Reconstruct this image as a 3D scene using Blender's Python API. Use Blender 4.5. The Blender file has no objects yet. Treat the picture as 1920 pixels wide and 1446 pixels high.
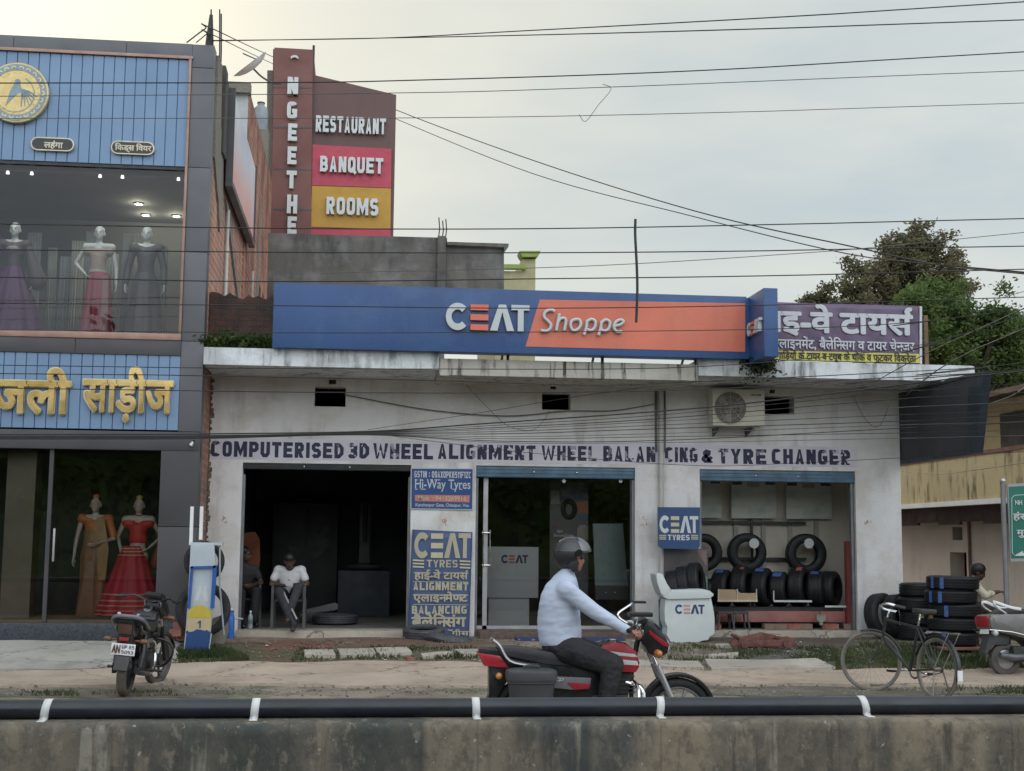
import bpy, bmesh, math, random
from mathutils import Vector, Matrix, Euler
random.seed(7)
PI = math.pi
scene = bpy.context.scene
COL = scene.collection

# ---------------------------------------------------------------- camera (shop front = plane y 0, x to the right, z up)
YAW, PITCH, ROLL, FPX = math.radians(6.4), math.atan(292/2500), 0.0092, 2500.0
EYE = Vector((-2.285, -20.37, 1.7))
RC = Matrix.Rotation(-YAW, 3, 'Z') @ Matrix.Rotation(PI/2+PITCH, 3, 'X') @ Matrix.Rotation(ROLL, 3, 'Z')
cd = bpy.data.cameras.new('camera')
cam = bpy.data.objects.new('camera', cd)
COL.objects.link(cam)
cam.matrix_world = Matrix.Translation(EYE) @ RC.to_4x4()
cd.sensor_width = 36.0
cd.lens = FPX/1920*36
cd.clip_start, cd.clip_end = 0.1, 3000
scene.camera = cam

# ---------------------------------------------------------------- sky, sun, exposure
SUN_EL, SUN_AZ = math.radians(24), math.radians(-19)      # azimuth from +y (behind the shops) towards +x
w = bpy.data.worlds.new("World")
scene.world = w
w.use_nodes = True
nt = w.node_tree
N, L = nt.nodes, nt.links
N.clear()
out = N.new('ShaderNodeOutputWorld')
bg = N.new('ShaderNodeBackground')
sky = N.new('ShaderNodeTexSky')
sky.sky_type = 'NISHITA'
sky.sun_disc = False
sky.sun_elevation = SUN_EL
sky.sun_rotation = SUN_AZ
sky.air_density, sky.dust_density, sky.ozone_density = 1.2, 3.0, 1.0
tc = N.new('ShaderNodeTexCoord')
sunv = Vector((math.sin(SUN_AZ)*math.cos(SUN_EL), math.cos(SUN_AZ)*math.cos(SUN_EL), math.sin(SUN_EL)))
def wmath(op, a, b=None, clamp=False):
    n = N.new('ShaderNodeMath'); n.operation = op; n.use_clamp = clamp
    for i, v in enumerate((a, b)):
        if v is None: continue
        if isinstance(v, (int, float)): n.inputs[i].default_value = v
        else: L.new(v, n.inputs[i])
    return n.outputs[0]
def wmix(f, a, b, typ='MIX'):
    n = N.new('ShaderNodeMix'); n.data_type = 'RGBA'; n.blend_type = typ
    for i, v in ((0, f), (6, a), (7, b)):
        if isinstance(v, (int, float)): n.inputs[i].default_value = v
        elif isinstance(v, tuple): n.inputs[i].default_value = (*v, 1)
        else: L.new(v, n.inputs[i])
    return n.outputs[2]
dot = N.new('ShaderNodeVectorMath'); dot.operation = 'DOT_PRODUCT'
L.new(tc.outputs['Generated'], dot.inputs[0]); dot.inputs[1].default_value = sunv
glow = wmath('POWER', wmath('MAXIMUM', dot.outputs['Value'], 0.0), 42.0)
glow2 = wmath('POWER', wmath('MAXIMUM', dot.outputs['Value'], 0.0), 5.0)
mp = N.new('ShaderNodeMapping'); mp.inputs['Scale'].default_value = (1.0, 1.0, 3.2)
L.new(tc.outputs['Generated'], mp.inputs[0])
nz = N.new('ShaderNodeTexNoise'); nz.inputs['Scale'].default_value = 3.4; nz.inputs['Detail'].default_value = 7; nz.inputs['Roughness'].default_value = .5
L.new(mp.outputs[0], nz.inputs['Vector'])
cl = N.new('ShaderNodeMapRange'); cl.inputs[1].default_value = .36; cl.inputs[2].default_value = .63
L.new(nz.outputs['Fac'], cl.inputs[0])
deck = wmix(cl.outputs[0], (.37, .45, .505), (.525, .565, .56))        # overcast deck: bluish grey gaps in warm grey cloud
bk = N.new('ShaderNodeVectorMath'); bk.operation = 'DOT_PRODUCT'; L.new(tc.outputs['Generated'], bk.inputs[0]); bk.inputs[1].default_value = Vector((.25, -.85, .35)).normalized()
bright = wmath('ADD', wmath('MULTIPLY', wmath('MAXIMUM', bk.outputs['Value'], 0.0), 2.5), 1.0)     # sky behind the camera brightened to light the shop fronts
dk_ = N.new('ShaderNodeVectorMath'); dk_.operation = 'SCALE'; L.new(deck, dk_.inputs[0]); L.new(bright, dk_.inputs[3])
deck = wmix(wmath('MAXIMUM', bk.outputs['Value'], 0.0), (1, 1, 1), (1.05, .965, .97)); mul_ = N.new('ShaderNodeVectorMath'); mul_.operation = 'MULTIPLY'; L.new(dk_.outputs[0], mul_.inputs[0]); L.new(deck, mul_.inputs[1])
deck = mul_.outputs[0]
deck = wmix(wmath('MULTIPLY', glow2, .6), deck, (.60, .58, .47))
deck = wmix(glow, deck, (.86, .79, .61))
skyd = N.new('ShaderNodeVectorMath'); skyd.operation = 'SCALE'; skyd.inputs[3].default_value = .06
L.new(sky.outputs[0], skyd.inputs[0])
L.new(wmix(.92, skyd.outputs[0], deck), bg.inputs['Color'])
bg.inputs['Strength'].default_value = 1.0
L.new(bg.outputs[0], out.inputs[0])

sl = bpy.data.lights.new('sun', 'SUN')
sl.energy, sl.angle, sl.color = 0.6, math.radians(14), (1, .9, .74)
sun = bpy.data.objects.new('sun', sl)
COL.objects.link(sun)
sun.rotation_euler = sunv.to_track_quat('Z', 'Y').to_euler()
scene.view_settings.view_transform = 'Standard'
scene.view_settings.look = 'None'
scene.view_settings.exposure = 0.42
scene.view_settings.gamma = 1.0
scene.cycles.max_bounces = 6
scene.cycles.transparent_max_bounces = 12

# ---------------------------------------------------------------- from a photo pixel (1920 x 1446) to a point at a real distance
def ray(px, py): return RC @ Vector(((px-960)/FPX, -(py-723)/FPX, -1))
def on_y(px, py, Y=0.0):
    d = ray(px, py); return EYE + d*((Y-EYE.y)/d.y)
def on_x(px, py, X):
    d = ray(px, py); return EYE + d*((X-EYE.x)/d.x)
def gz(x, y):
    t = min(1, max(0, (y+4.2)/3.4)); t = t*t*(3-2*t)
    return .27*t*max(0, min(1, (14-y)/10 if y > 4 else 1))
def on_g(px, py):
    d = ray(px, py); t = 5.0
    while t < 80:
        p = EYE+d*t
        if p.z <= gz(p.x, p.y): break
        t += .03
    return p
def XZ(px, py, Y=0.0):
    p = on_y(px, py, Y); return (p.x, p.z)

# ---------------------------------------------------------------- objects
def tag(o, label=None, cat=None, group=None, kind=None):
    for k, v in (('label', label), ('category', cat), ('group', group), ('kind', kind)):
        if v: o[k] = v
    return o
def thing(name, label, cat, loc=(0, 0, 0), rz=0.0, group=None, rot=None):
    o = bpy.data.objects.new(name, None); COL.objects.link(o)
    o.empty_display_size = .2
    o.location = loc; o.rotation_euler = rot if rot else (0, 0, rz)
    return tag(o, label, cat, group)
def world_of(o):
    m = o.matrix_basis.copy()
    while o.parent: o = o.parent; m = o.matrix_basis @ m
    return m
def link_mesh(name, me, m=None, parent=None, world=False):
    o = bpy.data.objects.new(name, me); COL.objects.link(o)
    if m: 
        me.materials.clear(); me.materials.append(m)
    if parent:
        if world: me.transform(world_of(parent).inverted())
        o.parent = parent
    return o
def copy_tree(o, parent=None):
    c = o.copy(); COL.objects.link(c)
    if parent: c.parent = parent
    for ch in [x for x in o.children]: copy_tree(ch, c)
    return c
AX = {'x': Matrix(((0, 0, 1), (1, 0, 0), (0, 1, 0))), 'y': Matrix(((1, 0, 0), (0, 0, -1), (0, 1, 0))), 'z': Matrix.Identity(3)}
class MB:
    def __init__(s): s.bm = bmesh.new()
    def quad(s, *p):
        try: return s.bm.faces.new([s.bm.verts.new(Vector(q)) for q in p])
        except ValueError: return None
    def box(s, x0, x1, y0, y1, z0, z1, bev=0.0, M=None):
        b = bmesh.new(); bmesh.ops.create_cube(b, size=1)
        b.transform(Matrix.Translation(((x0+x1)/2, (y0+y1)/2, (z0+z1)/2)) @ Matrix.Diagonal((abs(x1-x0), abs(y1-y0), abs(z1-z0), 1)))
        if bev: bmesh.ops.bevel(b, geom=b.edges[:], offset=bev, segments=2, affect='EDGES', profile=.7)
        if M is not None: b.transform(M)
        return s._add(b)
    def _add(s, b):
        me = bpy.data.meshes.new('tmp'); b.to_mesh(me); b.free(); s.bm.from_mesh(me); bpy.data.meshes.remove(me); return s
    def prism(s, pts, a, b, axis='y', bev=0.0, M=None):
        """outline pts (u,v) pushed from a to b along axis: y -> (x,z), x -> (y,z), z -> (x,y)"""
        f = {'y': lambda u, v, t: (u, t, v), 'x': lambda u, v, t: (t, u, v), 'z': lambda u, v, t: (u, v, t)}[axis]
        m = bmesh.new()
        A = [m.verts.new(f(u, v, a)) for u, v in pts]; B = [m.verts.new(f(u, v, b)) for u, v in pts]
        n = len(pts)
        m.faces.new(A); m.faces.new(B)
        for i in range(n): m.faces.new((A[i], A[(i+1) % n], B[(i+1) % n], B[i]))
        bmesh.ops.recalc_face_normals(m, faces=m.faces)
        if bev: bmesh.ops.bevel(m, geom=m.edges[:], offset=bev, segments=2, affect='EDGES', profile=.7)
        if M is not None: m.transform(M)
        return s._add(m)
    def tube(s, pts, r=.02, n=8, closed=False, M=None, flat=1.0):
        pts = [Vector(p) for p in pts]; k = len(pts)
        rr = r if isinstance(r, (list, tuple)) else [r]*k
        m = bmesh.new(); rings = []
        up = None
        for i, p in enumerate(pts):
            a = pts[(i-1) % k] if (closed or i > 0) else p; b = pts[(i+1) % k] if (closed or i < k-1) else p
            t = (b-a).normalized()
            if up is None: up = Vector((0, 0, 1)) if abs(t.z) < .9 else Vector((0, 1, 0))
            sd = t.cross(up).normalized(); u2 = sd.cross(t).normalized(); up = u2
            rings.append([m.verts.new(p + (sd*math.cos(2*PI*j/n) + u2*math.sin(2*PI*j/n)*flat)*rr[i]) for j in range(n)])
        for i in range(k if closed else k-1):
            A, B = rings[i], rings[(i+1) % k]
            for j in range(n): m.faces.new((A[j], A[(j+1) % n], B[(j+1) % n], B[j]))
        if not closed: m.faces.new(rings[0][::-1]); m.faces.new(rings[-1])
        bmesh.ops.recalc_face_normals(m, faces=m.faces)
        if M is not None: m.transform(M)
        return s._add(m)
    def lathe(s, prof, c=(0, 0, 0), axis='z', n=24, closed=False, M=None, cap=True):
        m = bmesh.new(); R = AX[axis]; c = Vector(c); rings = []
        for r, h in prof:
            rings.append([m.verts.new(c + R @ Vector((r*math.cos(2*PI*j/n), r*math.sin(2*PI*j/n), h))) for j in range(n)])
        k = len(rings)
        for i in range(k if closed else k-1):
            A, B = rings[i], rings[(i+1) % k]
            for j in range(n): m.faces.new((A[j], A[(j+1) % n], B[(j+1) % n], B[j]))
        if not closed and cap: m.faces.new(rings[0][::-1]); m.faces.new(rings[-1])
        bmesh.ops.remove_doubles(m, verts=m.verts, dist=1e-6)
        bmesh.ops.recalc_face_normals(m, faces=m.faces)
        if M is not None: m.transform(M)
        return s._add(m)
    def ball(s, c, r, seg=16, M=None, rot=None):
        b = bmesh.new(); bmesh.ops.create_uvsphere(b, u_segments=seg, v_segments=max(6, seg*2//3), radius=1)
        rx, ry, rz = r if isinstance(r, (tuple, list)) else (r, r, r)
        b.transform(Matrix.Diagonal((rx, ry, rz, 1)))
        if rot: b.transform(Euler(rot).to_matrix().to_4x4())
        b.transform(Matrix.Translation(c))
        if M is not None: b.transform(M)
        return s._add(b)
    def cap(s, a, b, ra, rb, seg=12):
        """tapered limb with round ends"""
        a, b = Vector(a), Vector(b); d = b-a; ln = d.length
        if ln < 1e-6: return s.ball(a, ra, seg)
        pr = []
        for i in range(5): t = PI/2*i/4; pr.append((ra*math.sin(t)+1e-5, -ra*math.cos(t)))
        for i in range(5): t = PI/2*i/4; pr.append((rb*math.cos(t)+1e-5, ln+rb*math.sin(t)))
        q = d.to_track_quat('Z', 'Y').to_matrix().to_4x4()
        return s.lathe(pr, n=seg, M=Matrix.Translation(a) @ q)
    def chain(s, pts, radii, seg=12):
        for i in range(len(pts)-1): s.cap(pts[i], pts[i+1], radii[i], radii[i+1], seg)
        return s
    def text(s, *a, **k):
        b = text_bm(*a, **k); return s._add(b)
    def build(s, name, m=None, parent=None, smooth=35, world=False):
        me = bpy.data.meshes.new(name); s.bm.to_mesh(me); s.bm.free()
        if smooth:
            for p in me.polygons: p.use_smooth = True
            me.set_sharp_from_angle(angle=math.radians(smooth))
        return link_mesh(name, me, m, parent, world)
    def organic(s, name, m, parent=None, voxel=.014, it=4, world=False, fac=.5):
        """melt the overlapping limbs into one continuous skin"""
        me = bpy.data.meshes.new(name); s.bm.to_mesh(me); s.bm.free()
        o = bpy.data.objects.new('tmp', me); COL.objects.link(o)
        r = o.modifiers.new('r', 'REMESH'); r.mode = 'VOXEL'; r.voxel_size = voxel
        q = o.modifiers.new('s', 'SMOOTH'); q.factor = fac; q.iterations = it
        me2 = bpy.data.meshes.new_from_object(o.evaluated_get(bpy.context.evaluated_depsgraph_get()))
        bpy.data.objects.remove(o); bpy.data.meshes.remove(me)
        me2.name = name
        for p in me2.polygons: p.use_smooth = True
        return link_mesh(name, me2, m, parent, world)
def one(name, label, cat, mb, m, group=None, smooth=35):
    return tag(mb.build(name, m, None, smooth), label, cat, group)
def smooth_path(pts, k=6):
    pts = [Vector(p) for p in pts]; o = []
    P = [pts[0]*2-pts[1]] + pts + [pts[-1]*2-pts[-2]]
    for i in range(1, len(P)-2):
        a, b, c, d = P[i-1], P[i], P[i+1], P[i+2]
        for j in range(k):
            t = j/k
            o.append(.5*((2*b)+(c-a)*t+(2*a-5*b+4*c-d)*t*t+(3*b-a-3*c+d)*t**3))
    return o+[pts[-1]]

# ---------------------------------------------------------------- lettering (Blender's built-in face); '~' after a Devanagari letter = half form, '^' = reph hook
def _run(body, bold, shear, space=1.0):
    c = bpy.data.curves.new('t', 'FONT'); c.body = body; c.size = 1; c.shear = shear; c.resolution_u = 3; c.space_character = space
    if bold: c.offset = bold
    o = bpy.data.objects.new('t', c); COL.objects.link(o)
    me = bpy.data.meshes.new_from_object(o.evaluated_get(bpy.context.evaluated_depsgraph_get()))
    bpy.data.objects.remove(o); bpy.data.curves.remove(c)
    b = bmesh.new(); b.from_mesh(me); bpy.data.meshes.remove(me)
    return b
def text_flat(body, bold=0.0, shear=0.0, space=1.0):
    """flat lettering in the xy plane as a bmesh"""
    total = MB(); cur = 0.0; buf = ''
    latin = not any(ord(ch) >= 0x900 for ch in body)
    def put(cut, reph):
        nonlocal cur, buf
        if not buf: return
        lead = len(buf)-len(buf.lstrip(' ')); trail = len(buf)-len(buf.rstrip(' '))
        cur += .24*lead
        if buf.strip():
            b = _run(buf.strip(), 0, 0)
            x1 = max(v.co.x for v in b.verts)
            if cut:
                x1 -= .135
                bmesh.ops.bisect_plane(b, geom=b.verts[:]+b.edges[:]+b.faces[:], plane_co=(x1, 0, 0), plane_no=(1, 0, 0), clear_outer=True)
            if reph:
                q = [(x1-.05+.13*math.cos(t*PI/8+PI*.42), .73+.12*math.sin(t*PI/8+PI*.42)+.02) for t in range(0, 9)]
                q2 = [(x1-.05+.06*math.cos(t*PI/8+PI*.42), .73+.055*math.sin(t*PI/8+PI*.42)+.02) for t in range(8, -1, -1)]
                b.faces.new([b.verts.new((x, y, 0)) for x, y in q+q2])
            b.transform(Matrix.Translation((cur, 0, 0))); total._add(b); cur += x1
        cur += .24*trail; buf = ''
    if latin: total._add(_run(body, min(bold, .012), shear, space)); body = ''
    for ch in body:
        if ch == '~': put(True, False)
        elif ch == '^': put(False, True)
        else: buf += ch
    put(False, False)
    if bold > .012:
        bold -= .010 if latin else 0
        src = total.bm; outb = MB(); k = 0
        for dx, dy in ((0, 0), (1, 0), (-1, 0), (0, 1), (0, -1), (.7, .7), (-.7, -.7), (.7, -.7), (-.7, .7)):
            c = src.copy(); c.transform(Matrix.Translation((dx*bold, dy*bold, k*.004))); outb._add(c); k += 1
        src.free(); return outb.bm
    return total.bm
# block capitals drawn as thick strokes: each letter is a list of polylines in a w x 1 box
def _rr(l, r, b, t, k=.2, a=0, e=360):
    """rounded rectangle walked from angle a to e"""
    o = []
    for i in range(33):
        g = math.radians(a+(e-a)*i/32); c, s_ = math.cos(g), math.sin(g); p = .45
        o.append(((l+r)/2+(r-l)/2*math.copysign(abs(c)**p, c), (b+t)/2+(t-b)/2*math.copysign(abs(s_)**p, s_)))
    return o
def glyph(ch, t):
    h = t/2; B, T, m, X = h, 1-h, .5, t
    W = {'I': t, '1': t*1.6, 'M': .86, 'W': 1.0, '&': .78, ':': t, '.': t, '-': .4, ' ': .3, ',': t}.get(ch, .62); l, r = h, W-h; c = W/2
    G = {'A': [[(l-.02, -X), (c, 1+h*.6), (r+.02, -X)], [(l+.1, .28), (r-.1, .28)]], 'B': [[(l, 0), (l, 1)], [(l, T), (r-.12, T), (r-.03, T-.1), (r-.03, m+.1), (r-.12, m), (l, m)], [(r-.12, m), (r, m-.1), (r, B+.1), (r-.1, B), (l, B)]],
     'C': [_rr(l, r, B, T, a=38, e=322)], 'D': [[(l, 0), (l, 1)], [(l, T), (c, T), (r, T-.2), (r, B+.2), (c, B), (l, B)]], 'E': [[(l, 0), (l, 1)], [(l, T), (W, T)], [(l, m), (W-.06, m)], [(l, B), (W, B)]], 'F': [[(l, 0), (l, 1)], [(l, T), (W, T)], [(l, m), (W-.08, m)]],
     'G': [_rr(l, r, B, T, a=38, e=335), [(c, m-.04), (r, m-.04), (r, .1)]], 'H': [[(l, 0), (l, 1)], [(r, 0), (r, 1)], [(l, m), (r, m)]], 'I': [[(l, 0), (l, 1)]], 'K': [[(l, 0), (l, 1)], [(r+.1, 1+X), (l, m-.05)], [(l+.1, m+.05), (r+.1, -X)]], 'L': [[(l, 0), (l, 1)], [(l, B), (W, B)]],
     'M': [[(l, 0), (l, 1)], [(r, 0), (r, 1)], [(l-.02, 1+h), (c, .25), (r+.02, 1+h)]], 'N': [[(l, 0), (l, 1)], [(r, 0), (r, 1)], [(l-.06, 1+X), (r+.06, -X)]], 'O': [_rr(l, r, B, T)], 'P': [[(l, 0), (l, 1)], [(l, T), (r-.1, T), (r, T-.1), (r, m+.04), (r-.1, m-.06), (l, m-.06)]],
     'Q': [_rr(l, r, B, T), [(c, .3), (W+.02, -.05)]], 'R': [[(l, 0), (l, 1)], [(l, T), (r-.1, T), (r-.02, T-.1), (r-.02, m+.06), (r-.12, m-.02), (l, m-.02)], [(c-.04, m), (r+.06, -X)]], 'S': [[(r, T-.12), (r-.08, T), (l+.1, T), (l, T-.1), (l, m+.12), (l+.1, m), (r-.1, m), (r, m-.1), (r, B+.1), (r-.1, B), (l+.08, B), (l, B+.12)]],
     'T': [[(0, T), (W, T)], [(c, 0), (c, 1)]], 'U': [[(l, 1), (l, B+.14), (l+.1, B), (r-.1, B), (r, B+.14), (r, 1)]], 'V': [[(l-.04, 1+X), (c, -h*.6), (r+.04, 1+X)]], 'W': [[(l-.05, 1+X), (l+.16, -h*.4), (c, .8), (r-.16, -h*.4), (r+.05, 1+X)]], 'X': [[(l-.1, -X), (r+.1, 1+X)], [(l-.1, 1+X), (r+.1, -X)]],
     'Y': [[(l-.08, 1+X), (c, .42), (r+.08, 1+X)], [(c, 0), (c, .46)]], 'Z': [[(0, T), (r, T), (l, B), (W, B)]], '0': [_rr(l, r, B, T)], '1': [[(W-h, 0), (W-h, 1)], [(0, .72), (W-h, .95)]], '2': [[(l, T-.14), (l+.1, T), (r-.1, T), (r, T-.12), (r, m+.1), (l, B), (W, B)]],
     '3': [[(l, T-.12), (l+.1, T), (r-.1, T), (r, T-.1), (r, m+.1), (r-.1, m), (c-.1, m)], [(r-.1, m), (r, m-.1), (r, B+.1), (r-.1, B), (l+.1, B), (l, B+.12)]], '4': [[(r-.1, 0), (r-.1, 1)], [(r-.1, T), (l, .3), (W, .3)]], '5': [[(r, T), (l, T), (l, m+.08), (r-.1, m+.08), (r, m-.04), (r, B+.1), (r-.1, B), (l, B)]],
     '6': [_rr(l, r, B, m+.1), [(r, T), (l+.1, T), (l, T-.1), (l, .3)]], '7': [[(0, T), (r, T), (c-.05, -X)]], '8': [_rr(l, r, m, T), _rr(l, r, B, m)], '9': [_rr(l, r, m-.1, T), [(r, .7), (r, B+.1), (r-.1, B), (l, B)]],
     '&': [[(r+.1, -X), (l+.1, .66), (l+.1, T-.1), (l+.2, T), (c+.1, T-.06), (c+.08, .66), (l+.02, .36), (l, B+.12), (l+.12, B), (c, B), (r, .46)]], ':': [[(h, .15), (h, .15+t)], [(h, .6), (h, .6+t)]], '.': [[(h, 0), (h, t)]], ',': [[(h, -.1), (h, t)]], '-': [[(0, m), (W, m)]]}
    return W, G.get(ch, [])
def block_flat(body, t=.2, gap=.13):
    out_ = MB(); x = 0; k = 0
    for ch in body:
        W, pl = glyph(ch, t); b = bmesh.new()
        for p in pl:
            p = [Vector(q) for q in p]; closed = len(p) > 20 and (p[0]-p[-1]).length < 1e-3
            if closed: p = p[:-1]
            n = len(p); L_, R_ = [], []
            for i in range(n):
                d0 = (p[i]-p[i-1]) if (i or closed) else (p[1]-p[0]); d1 = (p[(i+1) % n]-p[i]) if (i < n-1 or closed) else d0
                d0 = d0.normalized(); d1 = d1.normalized(); nn = Vector((-d0.y-d1.y, d0.x+d1.x)); nn = nn.normalized() if nn.length > 1e-4 else Vector((-d1.y, d1.x))
                m_ = t/2/max(.5, nn.dot(Vector((-d1.y, d1.x)))); z = k*.0016; L_.append(b.verts.new((*(p[i]+nn*m_), z))); R_.append(b.verts.new((*(p[i]-nn*m_), z)))
            for i in range(n if closed else n-1): j = (i+1) % n; b.faces.new((L_[i], L_[j], R_[j], R_[i]))
            k = (k+1) % 5
        for co, no in (((0, 1, 0), (0, 1, 0)), ((0, 0 if ch not in ',Q' else -.1, 0), (0, -1, 0))): bmesh.ops.bisect_plane(b, geom=b.verts[:]+b.edges[:]+b.faces[:], plane_co=co, plane_no=no, clear_outer=True)
        b.transform(Matrix.Translation((x, 0, 0))); out_._add(b); x += W+gap
    return out_.bm
def text_bm(body, x0, x1, z0, z1, y, depth=.004, bold=0.0, shear=0.0, M=None, fit=True, space=1.0, block=0):
    """lettering that fills x0..x1, z0..z1, standing depth proud (towards -y) of the plane y"""
    b = block_flat(body, block) if block else text_flat(body, bold, shear, space)
    xs = [v.co.x for v in b.verts]; ys = [v.co.y for v in b.verts]
    bx0, bx1, by0, by1 = min(xs), max(xs), min(ys), max(ys)
    sx = (x1-x0)/(bx1-bx0); sy = (z1-z0)/(by1-by0)
    if depth > .008:
        r = bmesh.ops.extrude_face_region(b, geom=b.faces[:])
        bmesh.ops.translate(b, verts=[g for g in r['geom'] if isinstance(g, bmesh.types.BMVert)], vec=(0, 0, depth/1.0))
    for v in b.verts:
        c = v.co
        v.co = Vector((x0+(c.x-bx0)*sx, y-(.0025 if depth <= .008 else 0)-c.z*(.25 if depth <= .008 else 1.0), z0+(c.y-by0)*sy))
    bmesh.ops.recalc_face_normals(b, faces=b.faces)
    if M is not None: b.transform(M)
    return b
def ptext(mb, body, px0, py0, px1, py1, Y, **k):
    """lettering by its box in the photo, on the wall plane y = Y"""
    a = XZ(px0, py1, Y); c = XZ(px1, py1, Y); d = XZ(px0, py0, Y); e = XZ(px1, py0, Y)
    h = (d[1]-a[1]); sl_ = (c[1]-a[1])/(c[0]-a[0])*0
    mb._add(text_bm(body, a[0], c[0], (a[1]+c[1])/2, (d[1]+e[1])/2, Y, **k)); return mb
def arc(c, r0, r1, a0, a1, n=20):
    A = [(c[0]+r1*math.cos(math.radians(a0+(a1-a0)*i/n)), c[1]+r1*math.sin(math.radians(a0+(a1-a0)*i/n))) for i in range(n+1)]
    B = [(c[0]+r0*math.cos(math.radians(a0+(a1-a0)*i/n)), c[1]+r0*math.sin(math.radians(a0+(a1-a0)*i/n))) for i in range(n, -1, -1)]
    return A+B
def tyre_logo(x0, x1, z0, z1, y, th, mmain, mbars, parent, M=None, worn=False):
    """the four letter mark: C, a three bar E, an A without its bar, T"""
    W, H = x1-x0, z1-z0
    f = lambda u, v: (x0+u*W, z0+v*H)
    a = MB()
    cpts = [f(.135+ (u-.135), v) for u, v in [(p[0]*.27/1.0, p[1]) for p in arc((.5, .5), .27, .52, 42, 318, 28)]]
    a.prism(cpts, y-th, y, M=M)
    a.prism([f(.525, 0), f(.615, 0), f(.672, .72), f(.73, 0), f(.815, 0), f(.715, 1), f(.63, 1)], y-th, y, M=M)
    a.prism([f(.86, 0), f(.93, 0), f(.93, .8), f(1, .8), f(1, 1), f(.78, 1), f(.78, .8), f(.86, .8)], y-th, y, M=M)
    o1 = a.build('lettering', mmain, parent, 30)
    b = MB()
    for v0, v1 in ((0, .22), (.38, .6), (.76, .98)):
        b.prism([f(.29, v0), f(.505, v0), f(.505, v1), f(.29, v1)], y-th, y, M=M)
    o2 = b.build('letter_bars', mbars, parent, 30)
    return o1, o2

# ---------------------------------------------------------------- procedural materials
def C(*h):
    """sRGB 0-255 as seen -> linear"""
    return tuple(((v/255)/12.92 if v/255 <= .04045 else ((v/255+.055)/1.055)**2.4) for v in h)
class Mat:
    def __init__(s, name, rough=.6, metal=0.0, spec=.5):
        s.m = bpy.data.materials.new(name); s.m.use_nodes = True
        s.nt = s.m.node_tree; s.N = s.nt.nodes; s.L = s.nt.links
        s.b = s.N['Principled BSDF']; s.b.inputs['Roughness'].default_value = rough; s.b.inputs['Metallic'].default_value = metal
        s.b.inputs['Specular IOR Level'].default_value = spec
        s.tc = s.N.new('ShaderNodeTexCoord'); s.gp = s.N.new('ShaderNodeNewGeometry')
        s.co = s.tc.outputs['Object']
    def map(s, sc=(1, 1, 1), loc=(0, 0, 0), src=None):
        n = s.N.new('ShaderNodeMapping'); n.inputs['Scale'].default_value = sc; n.inputs['Location'].default_value = loc
        s.L.new(src or s.co, n.inputs[0]); return n.outputs[0]
    def noise(s, scale=3, detail=4, sc=(1, 1, 1), lo=.35, hi=.65, rough=.55, loc=(0, 0, 0), src=None):
        n = s.N.new('ShaderNodeTexNoise'); n.inputs['Scale'].default_value = scale; n.inputs['Detail'].default_value = detail; n.inputs['Roughness'].default_value = rough
        s.L.new(s.map(sc, loc, src), n.inputs['Vector'])
        r = s.N.new('ShaderNodeMapRange'); r.inputs[1].default_value = lo; r.inputs[2].default_value = hi
        s.L.new(n.outputs['Fac'], r.inputs[0]); return r.outputs[0]
    def math(s, op, a, b=None):
        n = s.N.new('ShaderNodeMath'); n.operation = op
        for i, v in enumerate((a, b)):
            if v is None: continue
            if isinstance(v, (int, float)): n.inputs[i].default_value = v
            else: s.L.new(v, n.inputs[i])
        return n.outputs[0]
    def mix(s, f, a, b, typ='MIX'):
        n = s.N.new('ShaderNodeMix'); n.data_type = 'RGBA'; n.blend_type = typ
        for i, v in ((0, f), (6, a), (7, b)):
            if isinstance(v, (int, float)): n.inputs[i].default_value = v
            elif isinstance(v, tuple): n.inputs[i].default_value = (*v[:3], 1)
            else: s.L.new(v, n.inputs[i])
        return n.outputs[2]
    def color(s, c):
        if isinstance(c, tuple): s.b.inputs['Base Color'].default_value = (*c[:3], 1)
        else: s.L.new(c, s.b.inputs['Base Color'])
        return s
    def bump(s, h, dist=.01, strength=.6):
        n = s.N.new('ShaderNodeBump'); n.inputs['Distance'].default_value = dist; n.inputs['Strength'].default_value = strength
        s.L.new(h, n.inputs['Height']); s.L.new(n.outputs[0], s.b.inputs['Normal']); return s
    def roughness(s, f, a, b):
        r = s.N.new('ShaderNodeMapRange'); r.inputs[3].default_value = a; r.inputs[4].default_value = b
        s.L.new(f, r.inputs[0]); s.L.new(r.outputs[0], s.b.inputs['Roughness']); return s
def plain(name, c, rough=.6, metal=0.0, var=.22, scale=4.0, bump=0.0, bscale=40, dirt=None, dirtamt=.5, spec=.5, sc=(1, 1, 1)):
    """base colour with soft mottling, a little dirt and fine bump"""
    m = Mat(name, rough, metal, spec)
    lo = tuple(max(0, v*(1-var)) for v in c); hi = tuple(min(1, v*(1+var)) for v in c)
    col = m.mix(m.noise(scale, 5, sc, .3, .7), lo, hi)
    if dirt: col = m.mix(m.math('MULTIPLY', m.noise(scale*.6, 6, sc, .5, .75, .65, (7, 3, 1)), dirtamt), col, dirt)
    m.color(col)
    if bump: m.bump(m.noise(bscale, 4, sc, .2, .8), bump)
    m.roughness(m.noise(scale*2.3, 3, sc, .3, .7, .5, (3, 1, 9)), max(.02, rough-.1), min(1, rough+.1))
    return m.m
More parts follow.
